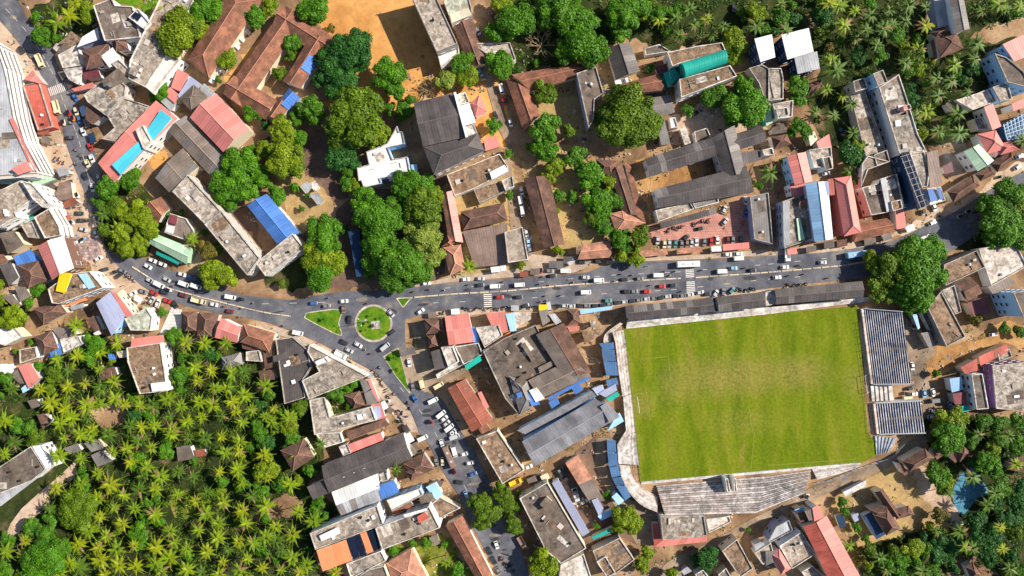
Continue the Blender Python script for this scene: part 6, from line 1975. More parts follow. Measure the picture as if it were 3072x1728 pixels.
TREES = """
@0,0 1800,330,230,y 1960,250,150,y 2070,90,170,b 2555,180,115,b 1620,900,105,b 1555,980,60,b 2280,590,110,y 2190,800,50,o 1760,700,60,m 440,370,110,m 560,390,70,m 880,130,110,y 370,170,60,b 2530,1130,90,b 700,700,45,o
@1,0 580,100,155,b 980,500,205,d 1060,600,120,d 780,640,170,d 850,830,170,d 690,790,120,d 1350,760,170,b 1400,900,110,b 1000,1180,290,o 1200,1330,160,y 870,1330,170,o 570,1110,150,m 420,1190,90,m 280,1320,150,y 430,1400,90,m 2080,630,120,m 2130,770,110,y 1900,820,105,p 2440,640,140,b 2480,720,90,b 2390,1270,80,b 1510,1110,95,m 1340,1090,70,m 1560,1010,60,m 370,450,105,m 360,570,65,o 230,750,85,o 130,60,105,y 20,190,80,b 5,1140,75,b 100,1240,70,d 2100,400,50,o 750,290,50,r 1460,1190,60,m
@2,0 50,200,195,b -110,60,110,y -120,330,130,b 480,80,230,m 640,230,210,b 760,470,215,b 580,520,160,b 330,80,110,m 1120,150,170,b 1100,330,105,b 1260,60,130,b 1350,160,80,y 2250,420,140,y 2230,580,90,y 320,930,125,o 330,1310,165,b 1150,1090,250,o 1080,1250,230,o 1290,1280,210,o 950,1200,140,o 2030,960,135,m 2340,1060,215,b 2300,860,115,b 2230,1180,120,b 1770,1110,70,b 1380,690,55,m 580,1330,80,o 1480,150,100,b 1650,110,90,m 1560,320,60,m 2450,140,110,y 2330,150,70,m 240,640,45,b 60,720,50,d 2560,330,80,m
@3,0 560,160,120,d 560,310,95,o 290,860,115,b 300,1000,80,b 1280,350,90,b 110,180,100,m 260,200,80,d 1450,560,110,o 1500,700,85,y 1560,1340,70,y 400,1350,75,m 720,400,60,m 900,560,90,d 1120,560,80,m 1360,460,70,y 240,60,70,m 1020,40,80,b 1820,440,50,m 1420,720,80,m 60,330,70,d 620,480,60,r 1900,740,70,m 1640,620,60,y 2480,130,70,m 2250,60,60,m 300,1270,90,m 220,1330,60,b 1440,1010,90,d 1430,880,70,d 1590,830,60,m 1790,1230,60,m 2060,700,80,d 1960,800,70,d
@0,1 1330,340,115,m 1110,450,130,m 1020,580,80,m 1160,630,110,o 1260,690,110,y 1400,700,140,y 1490,860,120,y 1240,900,110,y 1060,880,80,o 1290,1040,110,y 1160,1010,65,y 1420,990,95,y 1240,1110,65,y 1440,1090,60,y 2090,1060,105,r 2180,1050,75,o 2140,1290,130,y 2290,1330,120,y 2120,1390,90,y 2420,240,185,b 2300,420,170,b 2480,470,140,b 2200,520,100,b 2330,590,90,b 2520,90,90,b 2300,90,70,b 1690,700,40,b 1830,690,40,b 420,1449,70,b 20,1400,60,y 2060,890,40,m 2540,380,90,b
@1,1 300,140,195,y 100,80,110,y 420,260,100,o 60,330,120,b 200,530,105,b 390,430,60,b 860,110,150,d 970,160,100,d 930,270,80,m 920,400,85,m 1010,430,80,y 700,940,200,b 650,1130,180,y 640,1310,170,b 790,1190,130,y 650,850,80,b 1080,560,130,b 1160,700,190,b 1280,860,190,b 1560,430,180,b 1720,430,130,b 1680,640,200,o 1420,700,150,m 1480,520,120,m 1270,1050,190,b 1440,1180,220,m 1600,1260,180,m 1340,1300,170,m 1150,1150,120,b 1230,1250,130,m 1700,930,170,p 1790,1130,120,p 1590,900,130,p 1700,1280,90,p 1420,1400,110,m 1820,520,90,y 880,850,55,d 250,1400,60,o 520,520,35,m 1120,1290,70,m 2540,100,50,m 2545,520,50,m 460,650,35,m
@2,1 330,50,130,b 200,30,70,m 440,230,100,y 360,330,75,y 640,140,120,m 780,330,145,b 980,380,85,y 480,530,75,m 610,550,80,m 840,570,140,b 880,660,110,b 1040,590,95,m 930,830,100,m 790,760,90,o 1090,960,110,b 1290,920,105,o 1180,1050,75,m 1100,1130,85,y 1250,1150,85,y 450,1060,55,y 90,1220,50,y 820,420,80,b 990,500,70,m 500,1090,45,y 460,670,40,y 2490,420,60,m 1130,880,70,m
@3,1 1420,1130,200,b 1600,1100,170,b 1270,1260,190,o 1480,1340,230,b 1650,1300,150,b 1130,1350,150,o 1340,1449,150,b 1050,1180,110,y 2400,520,170,m 2500,640,150,y 2250,700,190,m 2450,800,170,b 2330,900,160,b 2180,620,120,m 2500,960,110,b 850,130,130,d 880,40,90,y 780,60,90,d 140,180,35,m 2240,960,100,m 1560,1480,110,b
@0,2 150,300,140,y 60,270,70,y 950,550,100,b 920,700,95,b 1750,490,95,b 560,870,100,o 520,1000,75,o 1520,1290,80,m 1830,880,110,m 290,150,65,b 400,790,70,b 30,110,70,y 1640,240,50,b 1080,610,60,m 380,40,70,b 60,920,80,m 660,1110,70,o 1330,1110,60,m 2100,660,80,d 1860,700,70,m 2300,980,80,d 1370,1280,90,d 190,1380,90,b 300,1400,90,m 2200,680,60,m 1810,1010,70,m 820,640,60,m 730,780,50,y 1600,1120,60,y 320,540,40,b 170,640,40,y
@1,2 790,1040,105,m 850,1110,75,m 990,960,70,b 920,1010,60,m 460,1200,100,o 940,1180,45,b 340,1360,110,y 130,1070,70,m 50,1180,70,d 40,1400,90,b 220,1390,80,o 250,1280,70,m 1390,700,24,m 1415,820,26,m 690,310,20,m 1130,340,18,o 1165,275,15,y 1100,420,14,y 1250,300,13,m 1010,940,50,m 580,1220,35,m
@3,2 1480,60,170,b 1560,120,120,b 1350,60,130,m 1120,50,120,o 1430,190,90,m 1800,1330,140,y 1900,1300,110,y 1730,1400,100,y 2080,330,85,r 2160,1350,90,m 2330,1370,90,m 2500,1340,90,m 2520,430,70,o 2370,400,60,m 1680,860,55,o 2520,230,40,m
@0,3 780,740,170,o 850,850,160,o 690,830,140,o 900,700,110,o 480,1280,200,b 430,1420,190,b 590,1180,130,m 330,950,90,m 470,1000,110,m 830,520,100,m 360,50,105,o 1380,280,110,b 1680,190,90,b 1110,770,80,o 1500,830,90,b 1600,900,70,b 1400,1000,110,b 1420,1110,80,b 1950,270,60,m 530,880,80,m 2250,500,80,m 2440,520,80,m 830,370,60,m 60,1380,100,m 90,1080,80,m 1480,720,70,m 2150,610,60,m 2060,740,60,y 2420,900,70,o 1180,990,60,o 270,1050,70,m
@1,3 2250,720,125,o 2330,830,130,o 2280,910,90,o 2470,600,110,o 2510,720,100,o 2560,850,70,o 540,380,75,b 370,40,90,m 1390,1190,75,b 60,70,80,m 120,140,90,d 110,400,130,y 250,520,90,m 600,830,70,m 640,700,70,b 580,760,50,b 1700,1110,70,b 60,590,80,m 700,860,60,m 2040,1400,90,b 300,150,60,d 560,200,40,m 430,480,60,y 60,1190,80,m 500,1180,70,d 90,870,70,m 1570,1110,50,b 1900,1130,35,b 240,560,60,d
@2,3 1130,850,130,y 1220,920,100,y 1090,950,85,y 1180,790,75,r 310,1310,160,y 1970,1250,115,d 1960,1370,70,d 1370,1220,85,y 1320,1320,90,y 60,730,85,o 30,940,95,o 955,630,45,b 1600,1420,85,y 850,950,40,m 70,620,40,m 2380,985,30,m 1850,1290,70,d
@3,3 1790,50,170,b 1880,110,90,b 2190,300,130,b 2280,380,90,b 1440,1170,110,y 1690,430,130,m 1770,530,100,y 740,690,65,m 770,790,55,m 890,950,60,b 980,1060,50,m 1560,1060,70,d 1720,1090,100,d 2060,80,90,m 2330,80,90,m 2500,120,100,m 2330,560,110,m 2480,700,110,d 2260,700,90,d 2400,860,110,d 2100,900,110,d 2250,1030,110,d 2480,1000,100,o 1850,1150,100,d 1700,1230,100,d 1330,1290,90,b 1200,1320,90,b 1480,1300,80,b 1250,1180,80,o 1020,1180,80,o 900,1290,75,r 1000,1350,70,y 1350,1420,90,b 1650,1370,90,m 2200,1230,110,d 2430,1230,90,d 2520,900,80,d 1620,930,60,y 1720,830,80,r 2550,1400,90,m 1830,1290,70,d 2250,170,90,y 2060,300,80,d 2100,1060,90,d 1600,1180,80,m 2540,560,80,d 930,1190,60,r
"""
PALMS = """
@0,0 560,220,110 690,150,110 750,20 1640,60
@2,0 1480,190 1650,170 1830,250 1690,350 2130,260 2460,250 1790,90 1960,190 2010,350
@3,0 870,110 1030,150 990,300 1100,450 1380,200 1420,60 1590,70 1590,250 1520,500 2110,440 2080,590 2150,110 2390,80 1880,660 1700,790 1720,960 1850,820 690,700,115 590,900 480,1130 660,1160 840,1050 860,1340,100 1600,1130,110 1910,1140,105 1720,1320 1930,1340,105 2010,930 130,30 620,20 710,50 750,960 1250,240 770,250 1230,100 640,600 1390,640 1480,1190 2330,40 2530,60 180,300 1170,280 880,400
@0,1 1030,700,85 1200,870,120 1930,960,95
@1,1 2150,1230,95
@3,1 20,290,110 830,280 870,350 2570,-40
@0,2 760,380,135 1180,550 770,680,100 570,720 680,830 680,1000 850,960 1010,1000 1140,940 510,1160,100 870,1180 1000,1170 1150,1120 720,1310 880,1310 600,1360 110,1010,120 400,1020 1870,550 2050,560 2270,560,105 1950,800 2120,830 1990,930 2160,1010 1750,920,70 1400,1190 1540,1190 1690,1110 1820,1190 2000,1150 2140,1180 2330,1140 2450,1080 1700,1290 1880,1350 2030,1300 2220,1290 2430,1350 1300,1390 1420,1400 2450,840 2530,1230 1720,1430 920,1420 1080,1430 640,1220 40,1340,130 1980,700 2330,860 2370,1230 1560,1390
@1,2 180,1215,70 90,1290 100,990 150,1350
@0,3 140,110 40,220 640,60 800,30 910,30 1090,40 1270,170 1400,100 1520,160 1130,200 1720,30 1900,60 2060,60 2220,50 2410,100 2260,210,75 2400,200,80 590,240 810,270 980,420 1440,440 1610,450 1790,400 1940,450,100 2200,400 2390,380 1100,530,110 1240,640 1400,580 1560,580 1350,770 500,770,70 1230,930,110 890,990,115 1070,1050 780,1130,110 980,1160 1170,1190,115 1710,1000 1990,990 2190,920 2240,710 2430,790 1560,1160 1700,1270,105 1880,1180 2080,1210 2190,1070 2400,1110 2240,1310 2490,1280 1880,1390 1620,1400 2400,1390 2200,1430 1190,1340,105 1360,1350,120 1010,1290 780,1370,110 1050,1440 240,1250,120 60,1210,110 250,1100,100 2030,1420 1750,1110 2300,1190 2540,1120 1560,1330 560,560 700,1320
@1,3 1410,380,95 1910,1310,95 650,120,70 580,900,110 200,1090,110 370,1040 360,1270 250,1390 500,1340 90,1060,100 100,750,100 340,530 800,1420 80,230,110 60,1370 200,960 250,1200 130,1240 440,1420
@3,3 2060,460,100 1740,420 2210,740,100 2360,1180 2440,1380 1130,1270 1200,1390 1560,1410 1700,1000 1640,360 2290,620 2500,330 2120,30 1930,1010 2050,1180 2340,960 1480,1420 820,1150 770,1330 2420,40 1980,1160 1830,620
"""
SPOTS = []
for row_ in TREES.strip().splitlines():
    t_ = row_.split(); a_, b_ = t_[0][1:].split(','); T(int(a_), int(b_))
    for s_ in t_[1:]:
        x_, y_, r_, c_ = s_.split(','); SPOTS.append((ORG[0], ORG[1], float(x_), float(y_), float(r_), c_))
T(2, 0); bare_tree(290, 450, 175, 'bare brown leafless tree between the large bright trees')
T(1, 0); bare_tree(1740, 900, 120, 'dry leafless bush beside the orange sand ground')
T(3, 3); bare_tree(2060, 1020, 110, 'grey leafless tree below the blue pond')
GROVES = [('coconut palm in the dense grove at the bottom left', 'palms of the bottom left grove', lambda x, y: y > 1020 and x < 1000 and not (x < 140 and y < 1150)), ('coconut palm in the dark grove along the top right', 'palms of the top right grove', lambda x, y: x > 1900 and y < 440), ('coconut palm in the shady grove at the bottom right', 'palms of the bottom right grove', lambda x, y: x > 2600 and y > 1290)]
for row_ in PALMS.strip().splitlines():
    t_ = row_.split(); a_, b_ = t_[0][1:].split(','); T(int(a_), int(b_))
    for s_ in t_[1:]:
        q_ = [float(v) for v in s_.split(',')]
        a, b = px(q_[0], q_[1]); lab = grp = None
        for l_, g_, fn in GROVES:
            if fn(a, b): lab, grp = l_, g_
        palm(q_[0], q_[1], q_[2] if len(q_) > 2 else 92, lab, grp, 2 if (a > 1900 and random.random() < .55) else None)

def polyw(pts):
    return ccw([(W0(p).x, W0(p).y) for p in pts])
BL = [polyw(G(0, 2, (480, 720), (860, 420), (1060, 480), (1300, 640), (1420, 1080), (1790, 1040), (1760, 560), (2440, 560), (2640, 780), (2640, 1500), (-60, 1500), (-60, 860), (230, 1060), (400, 900))), polyw(G(0, 3, (560, 500), (800, 0), (2640, -20), (2640, 1500), (-60, 1500), (150, 1060))), polyw(G(1, 2, (0, 800), (240, 900), (300, 1170), (540, 1130), (600, 1480), (-20, 1500))), polyw(G(1, 3, (-20, -20), (620, -20), (680, 340), (500, 560), (540, 1010), (640, 1420), (-20, 1500)))]
TR = [polyw(G(2, 0, (-100, -60), (2600, -60), (2576, 420), (2400, 320), (2150, 420), (1560, 420), (960, 440), (860, 600), (0, 700), (-120, 400))), polyw(G(3, 0, (-60, -60), (2640, -60), (2640, 200), (2250, 300), (2130, 600), (2240, 1000), (2100, 1350), (1560, 1449), (1300, 740), (800, 850), (860, 1500), (560, 1449), (380, 980), (530, 700), (420, 280), (0, 340)))]
BR = [polyw(G(3, 3, (1560, 0), (2640, -40), (2640, 1500), (900, 1500), (1000, 1100), (1480, 960), (1900, 820), (1640, 340))), polyw(G(3, 2, (1600, 1300), (2300, 1330), (2640, 1250), (2640, 1500), (1560, 1500)))]
PONDP = polyw(G(3, 3, (1900, 400), (2080, 330), (2230, 610), (2080, 720), (1950, 850), (1830, 640))); FOOT.append(PONDP)
def small_fill(polys, n, tones, seed):
    rnd = random.Random(seed); T(0, 0)
    for poly in polys:
        xs = [p[0] for p in poly]; ys = [p[1] for p in poly]; got = 0; want = int(n * abs(area(poly)) / 1000)
        for _ in range(600):
            if got >= want: break
            x, y = rnd.uniform(min(xs), max(xs)), rnd.uniform(min(ys), max(ys))
            if not inside(x, y, poly) or abs(x) > 219 or abs(y) > 123 or any(inside(x + ex, y + ey, q) for q in FOOT for ex in (-2.5, 2.5) for ey in (-2.5, 2.5)) or any((x - a) ** 2 + (y - b) ** 2 < 9 for a, b in PALM_AT): continue
            SPOTS.append((0, 0, (1536 + x * PPM * 1.012) / TS, (864 - y * PPM * 1.012) / TS, rnd.uniform(42, 68), rnd.choice(tones))); got += 1
CLEAR = polyw(G(0, 3, (1640, 520), (2110, 600), (2080, 800), (1900, 900), (1740, 880)))
for q_ in (G(0, 2, (780, 1180), (1230, 1150), (1230, 1320), (1050, 1420)), G(1, 3, (170, 700), (300, 590), (470, 700), (480, 800), (300, 860), (0, 930))):
    FOOT.append(polyw(q_))
rnd_ = random.Random(5); T(0, 0)
for poly in BL:
    xs = [p[0] for p in poly]; ys = [p[1] for p in poly]; got = 0
    for _ in range(400):
        if got >= int(abs(area(poly)) / 300): break
        x, y = rnd_.uniform(min(xs), max(xs)), rnd_.uniform(min(ys), max(ys))
        if not inside(x, y, poly) or any(inside(x + ex, y + ey, q) for q in FOOT for ex in (-4.5, 4.5) for ey in (-4.5, 4.5)) or any((x - a) ** 2 + (y - b) ** 2 < 29 for a, b in PALM_AT) or abs(x) > 219 or abs(y) > 123 or (x < -185 and y > -118): continue
        palm((1536 + x * PPM * 1.033) / TS, (864 - y * PPM * 1.033) / TS, 88, None, 'palms of the bottom left grove'); got += 1
small_fill(BL, 3.4, 'mmobyy', 41); small_fill(TR, 2.6, 'mdobo', 42); small_fill(BR, 2.0, 'dmoy', 43)
# the 290 largest crowns are trees of their own, the small rest reads as one mass of bushes
SPOTS.sort(key=lambda t: -t[4])
for ox, oy, x, y, r, c in SPOTS[:290]:
    ORG[0], ORG[1] = ox, oy; tree(x, y, r, c)
ORDER = list(LEAF); bv, bf, bi, bt = [], [], [], []; rnd_ = random.Random(77)
for ox, oy, x, y, r, c in SPOTS[290:]:
    ORG[0], ORG[1] = ox, oy
    if r < 40 and c != 'r' and oy // 432 == 2 and ox // 768 == 1: tree(x, y, r, c); continue       # garden shrubs of the roundabout
    rm = r * TS / PPM; me = rnd_.choice(CROWN['S']); zc = 1.2 + rm * .5; p = W(x, y, zc); a = rnd_.uniform(0, 6.28); ca, sa = math.cos(a) * rm, math.sin(a) * rm; k = len(bv)
    for v in me.vertices:
        q = v.co; bv.append((p.x + q.x * ca - q.y * sa, p.y + q.x * sa + q.y * ca, max(.02, zc + q.z * rm * .9)))
    tv = [0.0] * len(me.polygons); me.attributes['tint'].data.foreach_get('value', tv); bt += tv
    for f in me.polygons:
        bf.append(tuple(k + i for i in f.vertices)); bi.append(ORDER.index(c))
me = mesh('bushes', bv, bf, [LEAF[q] for q in ORDER], bi); set_tint(me, bt)
o = link('bushes', me); o['kind'] = 'stuff'; o['label'] = 'small leafy bushes scattered through groves and yards'; o['category'] = 'bushes'
ground_cover('undergrowth', 'leafy undergrowth beneath the bottom left palm grove', BL, .5, LEAF['u'], seed=3)
ground_cover('grass_tufts', 'yellow green grass tufts in the grove clearing', [CLEAR], .8, LEAF['y'], .02, .35, 12, .4)
ground_cover('undergrowth', 'dark undergrowth beneath the top right grove', TR, .40, LEAF['u'], seed=4)
ground_cover('undergrowth', 'shady undergrowth beneath the bottom right grove', BR, .40, LEAF['u'], seed=5)
ground_cover('undergrowth', 'scattered weeds in yards and gardens', [polyw(G(0, 0, (300, 100), (560, -40), (940, -40), (950, 190), (830, 390), (720, 320), (560, 450), (400, 290))), polyw(G(1, 2, (690, 1100), (1060, 920), (1110, 1200), (760, 1300))), polyw(G(0, 1, (970, 420), (1250, 240), (1500, 500), (1720, 760), (1520, 960), (1300, 1150), (1040, 1020))),
             polyw(G(3, 1, (1700, 1100), (2050, 850), (2200, 480), (2640, 380), (2640, 1060), (2100, 1060))), polyw(G(1, 3, (1280, 1200), (1860, 1010), (2240, 1480), (1740, 1500))), polyw(G(3, 3, (680, 640), (760, 600), (900, 900), (1000, 1080), (900, 1200), (620, 740))), polyw(G(1, 2, (1010, 250), (1180, 185), (1350, 300), (1350, 450), (1180, 520), (1040, 460)))], .22, LEAF['y'], .1, .8, 6, .4)

VEHICLES = """
@0,0 485,425,car,white,58 425,625,truck,cream,65 590,1090,truck,cream,75 780,1125,car,cream,75 705,1145,auto,red,70 850,1330,car,white,70 655,1240,auto,cream,75 750,1200,auto,orange,70 815,1210,car,blue,75 225,510,car,dark,60 715,1390,car,dark,0 770,985,car,blue,60
@0,1 890,200,car,cream,68 935,150,car,white,68 870,325,car,dark,75 920,30,car,red,68 945,440,car,white,80 810,700,car,dark,0 850,860,car,silver,20 795,520,auto,white,60 978,905,car,white,75 1005,1155,car,white,-30 850,960,auto,lblue,-30 800,990,car,white,-20 1245,1275,car,grey,25 1205,1322,car,dark,-35 1500,1232,car,white,32 1545,1172,car,white,22 1645,1212,car,white,22 1615,1415,van,white,28 1840,1312,car,white,17 1865,1408,van,white,20 1985,1432,van,white,20 1690,1362,car,silver,32 1940,1345,car,blue,18 1520,1372,car,silver,30 2020,1370,car,dark,18 700,390,car,dark,-20 1180,1285,auto,dark,-20 1060,1265,car,dark,-15 830,770,car,dark,0 1010,345,car,silver,70 740,790,auto,white,40
@1,0 2235,320,car,white,65 2255,738,car,lblue,60 2470,905,van,white,75 2490,1022,car,red,80 2410,1165,car,dark,65 2560,1240,car,white,75
@1,1 2110,1362,car,white,-5 2260,1355,car,silver,0 1715,1402,car,white,-8 2405,1432,van,white,-4 2255,1420,car,dark,-5
@2,0 1100,835,truck,white,-14 2222,90,car,dark,85 1835,1150,car,dark,-40
@2,1 95,475,car,white,80 85,580,van,white,80 105,682,van,white,82 145,898,car,silver,75 165,992,car,lblue,80 180,1075,car,grey,80 375,1277,car,grey,0 535,1277,van,white,0 290,1278,auto,red,90 405,1325,car,dark,-6 600,1180,van,silver,-40 735,1342,car,silver,0 870,1370,van,white,-3 75,1417,van,white,-4 1760,1210,bus,white,-2 1465,1320,van,white,-2 2105,1282,van,white,-2 2220,1250,car,lblue,-2 2415,1272,car,dark,-2 2165,1112,car,white,0 2272,1106,car,white,0 2272,1152,van,white,-4 1280,1357,car,grey,-3 1130,1365,car,dark,-4 1500,1432,car,red,-3 1615,1422,car,dark,-3 1460,970,car,silver,90 1530,1008,car,cream,90 1578,1005,car,silver,90 1640,1005,car,teal,92 1702,1010,car,grey,88 1755,1005,car,brown,90 1802,1000,car,silver,92 1850,985,car,white,85 1930,990,car,grey,90 1998,982,car,red,88 2060,968,car,white,85 2165,972,car,maroon,90 2215,966,car,grey,88 2295,970,car,green,90 1745,945,car,dark,-40 1890,852,car,dark,-10 2140,782,car,silver,-50 2345,700,car,blue,85 2345,572,car,white,85 2130,662,car,silver,-60 1140,1245,auto,dark,0 700,1190,car,dark,0 860,1180,car,dark,0
@3,1 160,1240,car,white,-4 180,1120,truck,white,90 540,1192,car,silver,-3 85,1342,car,white,-5 1560,945,van,white,-20 1640,795,car,white,-28 1920,725,auto,cream,-30 2000,675,auto,cream,-30 2500,235,car,white,-35 2520,128,car,lblue,-20 880,1110,bus,lblue,-8 580,300,car,white,-10 1660,640,car,white,70 2340,330,auto,dark,-10 1550,690,auto,silver,80
@0,2 1350,60,car,white,-35 1450,35,car,grey,20 1560,50,car,red,28 1600,152,car,white,-70 1690,128,car,red,22 1660,40,car,dark,20 1712,20,auto,white,20 1850,70,car,maroon,22 2012,125,truck,cream,15 2160,165,car,white,12 2330,90,van,white,10 2320,235,car,maroon,12 1770,165,car,dark,60 2440,112,auto,dark,12 1540,125,car,silver,-60
@1,2 890,132,car,white,-5 585,152,car,blue,-5 715,180,car,grey,-8 885,215,car,brown,85 945,318,car,dark,95 1370,442,car,dark,-35 1365,255,car,silver,50 1035,570,car,white,32 945,625,car,silver,28 890,545,car,dark,30 1305,590,van,silver,-40 1660,235,car,white,-35 2450,90,car,red,-3 430,450,van,white,12 220,480,car,silver,80 870,668,truck,white,28 1545,750,car,white,82 1600,1108,car,blue,60 1785,1128,van,white,-25 1675,972,van,cream,75 1840,978,van,cream,-30 1865,1265,van,white,-38 1897,1310,car,white,-38 1918,1358,car,silver,-38 1948,1400,van,white,-38 1985,1442,car,white,-38 1760,1345,auto,red,30 1580,990,car,grey,80 1330,1135,auto,white,-10 1990,228,auto,white,-5 955,750,auto,yellow,30
@2,2 65,92,car,dark,-3 740,42,van,white,-3 1350,35,car,red,-3 1150,36,car,dark,-3 1225,33,car,grey,-3 960,125,car,teal,-4 370,190,van,silver,80 1885,45,car,silver,-10 2205,28,car,teal,-45 2040,55,car,silver,-50 2120,45,car,grey,-80 60,200,car,dark,0 130,180,car,dark,-20 530,178,car,silver,0 600,182,car,silver,-4 680,178,car,dark,0 750,178,car,grey,0 830,178,car,dark,0 905,172,car,dark,-4 980,160,car,grey,-4 1050,150,car,dark,-4 1130,140,car,silver,-6 1200,133,car,dark,-6 1275,122,car,grey,-6 1350,110,car,silver,-6 1425,103,car,grey,-4 1490,100,car,dark,-6 1560,85,car,silver,-5 1640,80,car,dark,-6 1715,75,car,grey,-8 1785,68,car,silver,-8 1960,62,car,dark,-5 450,190,auto,green,85
@3,2 2255,465,car,white,-10 1650,1050,car,white,75 1560,1062,car,lblue,85 1670,1128,van,grey,-5 1650,1235,car,white,10 1635,1290,car,white,-10 1455,1062,car,white,0 1390,1105,van,cream,-2 1440,785,car,white,85 1820,1180,car,lblue,70 1420,1005,car,dark,-15 1390,1055,auto,white,0 1450,395,auto,white,40
@1,3 1985,8,car,white,-20 2000,42,van,silver,-20 1950,240,bus,brown,66 1998,195,van,white,75 2100,215,car,white,-15 2155,305,car,white,-10 1880,292,car,cream,85 1815,285,car,grey,75 2000,395,auto,red,60 2185,418,car,blue,-20 2045,500,car,dark,10 2118,625,car,lblue,65 1870,110,car,white,70 1680,55,van,white,-25 2420,1130,car,white,70 2350,1190,car,dark,60 2395,1285,car,dark,60 2440,1390,car,grey,62 1570,85,car,dark,40 1240,1000,auto,dark,30
@2,3 510,422,truck,dark,60 605,555,truck,dark,60 640,622,truck,silver,75 720,697,car,silver,-25 735,750,auto,yellow,-30 40,492,truck,yellow,-25 230,440,car,dark,-10 100,1100,truck,brown,60 475,380,car,grey,-40 165,345,car,white,-20
@3,3 2130,690,car,dark,50 380,635,auto,white,-30
"""
for row_ in VEHICLES.strip().splitlines():
    t_ = row_.split(); a_, b_ = t_[0][1:].split(','); T(int(a_), int(b_))
    for s_ in t_[1:]:
        x_, y_, k_, c_, h_ = s_.split(','); vehicle(float(x_), float(y_), k_, c_, float(h_))
RIDDEN = """
@0,0 470,520,60 690,790,65 720,1240,75 330,420,60
@0,1 770,200,70 815,120,70 770,60,70
@1,2 1110,618,10 1160,660,15 285,378,15 1535,1155,60 1555,1212,60 1395,1065,50 735,100,0 1125,155,5 1590,35,-5 1745,15,-4 1900,20,-4 1250,800,60
@1,1 2140,1415,-4 2490,1385,-4
@2,1 1095,1310,-4 1210,1320,-4 1585,1325,-3 1905,1270,-3 1030,1382,-4 620,1390,-4 310,1335,-5 275,1410,-4 1390,1422,-3 380,1420,-3 1530,1285,-2 1640,1280,-2 2335,1248,-2
@2,2 340,78,-3 490,75,-3 290,138,-3 355,125,-3 1700,35,-3
@3,1 300,1220,-3 590,1350,-3 355,1310,-3 200,1325,-3
@0,2 2420,290,12 2265,185,12 2440,205,12 2560,150,12
@1,3 1750,165,60 1900,480,40 1960,150,60
"""
for row_ in RIDDEN.strip().splitlines():
    t_ = row_.split(); a_, b_ = t_[0][1:].split(','); T(int(a_), int(b_))
    for k_, s_ in enumerate(t_[1:]):
        x_, y_, h_ = s_.split(','); bike(float(x_), float(y_), float(h_), ('dark', 'red', 'silver', 'blue')[k_ % 4], True)
ROWS = [(1, 2, 1240, 880, 1345, 1110, 9, 0), (1, 2, 1180, 840, 1230, 870, 3, -30), (1, 2, 1385, 1190, 1470, 1330, 7, 0), (1, 2, 1440, 1230, 1530, 1300, 5, -20), (1, 2, 1430, 1330, 1500, 1370, 5, 20), (2, 1, 1560, 875, 1720, 820, 9, 80), (2, 1, 1825, 815, 1990, 765, 9, 80),
        (2, 2, 2250, 25, 2430, 10, 10, 80), (2, 2, 0, 205, 60, 200, 3, 80), (2, 2, 170, 200, 260, 195, 4, 80), (1, 2, 2100, 215, 2290, 205, 7, 80), (1, 2, 2370, 208, 2576, 200, 9, 80), (1, 2, 1700, 290, 1900, 240, 6, 60), (0, 2, 1480, 150, 1560, 30, 4, 10), (1, 3, 1740, 60, 1640, 20, 4, 40), (1, 3, 1590, 190, 1690, 175, 6, 60),
        (1, 3, 2460, 1260, 2540, 1350, 6, 30), (0, 1, 560, 160, 640, 180, 4, 60), (0, 1, 1270, 1320, 1360, 1370, 5, 60), (3, 1, 180, 1425, 400, 1415, 9, 80), (1, 3, 1800, 240, 1830, 330, 4, 0), (0, 1, 700, 640, 800, 600, 3, 30)]
for (c_, r_, x0, y0, x1, y1, n_, h_) in ROWS:
    T(c_, r_)
    for k_ in range(n_):
        t_ = k_ / max(1, n_ - 1)
        bike(x0 + (x1 - x0) * t_ + random.uniform(-14, 14), y0 + (y1 - y0) * t_ + random.uniform(-14, 14), h_ + random.uniform(-70, 70), random.choice(('dark', 'dark', 'dark', 'red', 'silver', 'blue')))
for (c_, r_, x_, y_, h_) in ((0, 1, 690, 690, 40), (0, 1, 775, 640, 80), (1, 0, 1255, 140, 10), (0, 1, 1160, 1190, 20), (1, 1, 1830, 1300, 90), (2, 1, 1360, 1230, 0), (1, 2, 640, 548, 30), (1, 2, 190, 402, 10), (1, 3, 1750, 160, 60), (2, 1, 720, 1265, 0), (0, 1, 1250, 1425, 30), (2, 1, 590, 1360, 0), (3, 1, 440, 1060, 0), (1, 2, 1360, 1060, 60), (0, 0, 690, 560, 40)):
    T(c_, r_); walk(x_, y_, h_)

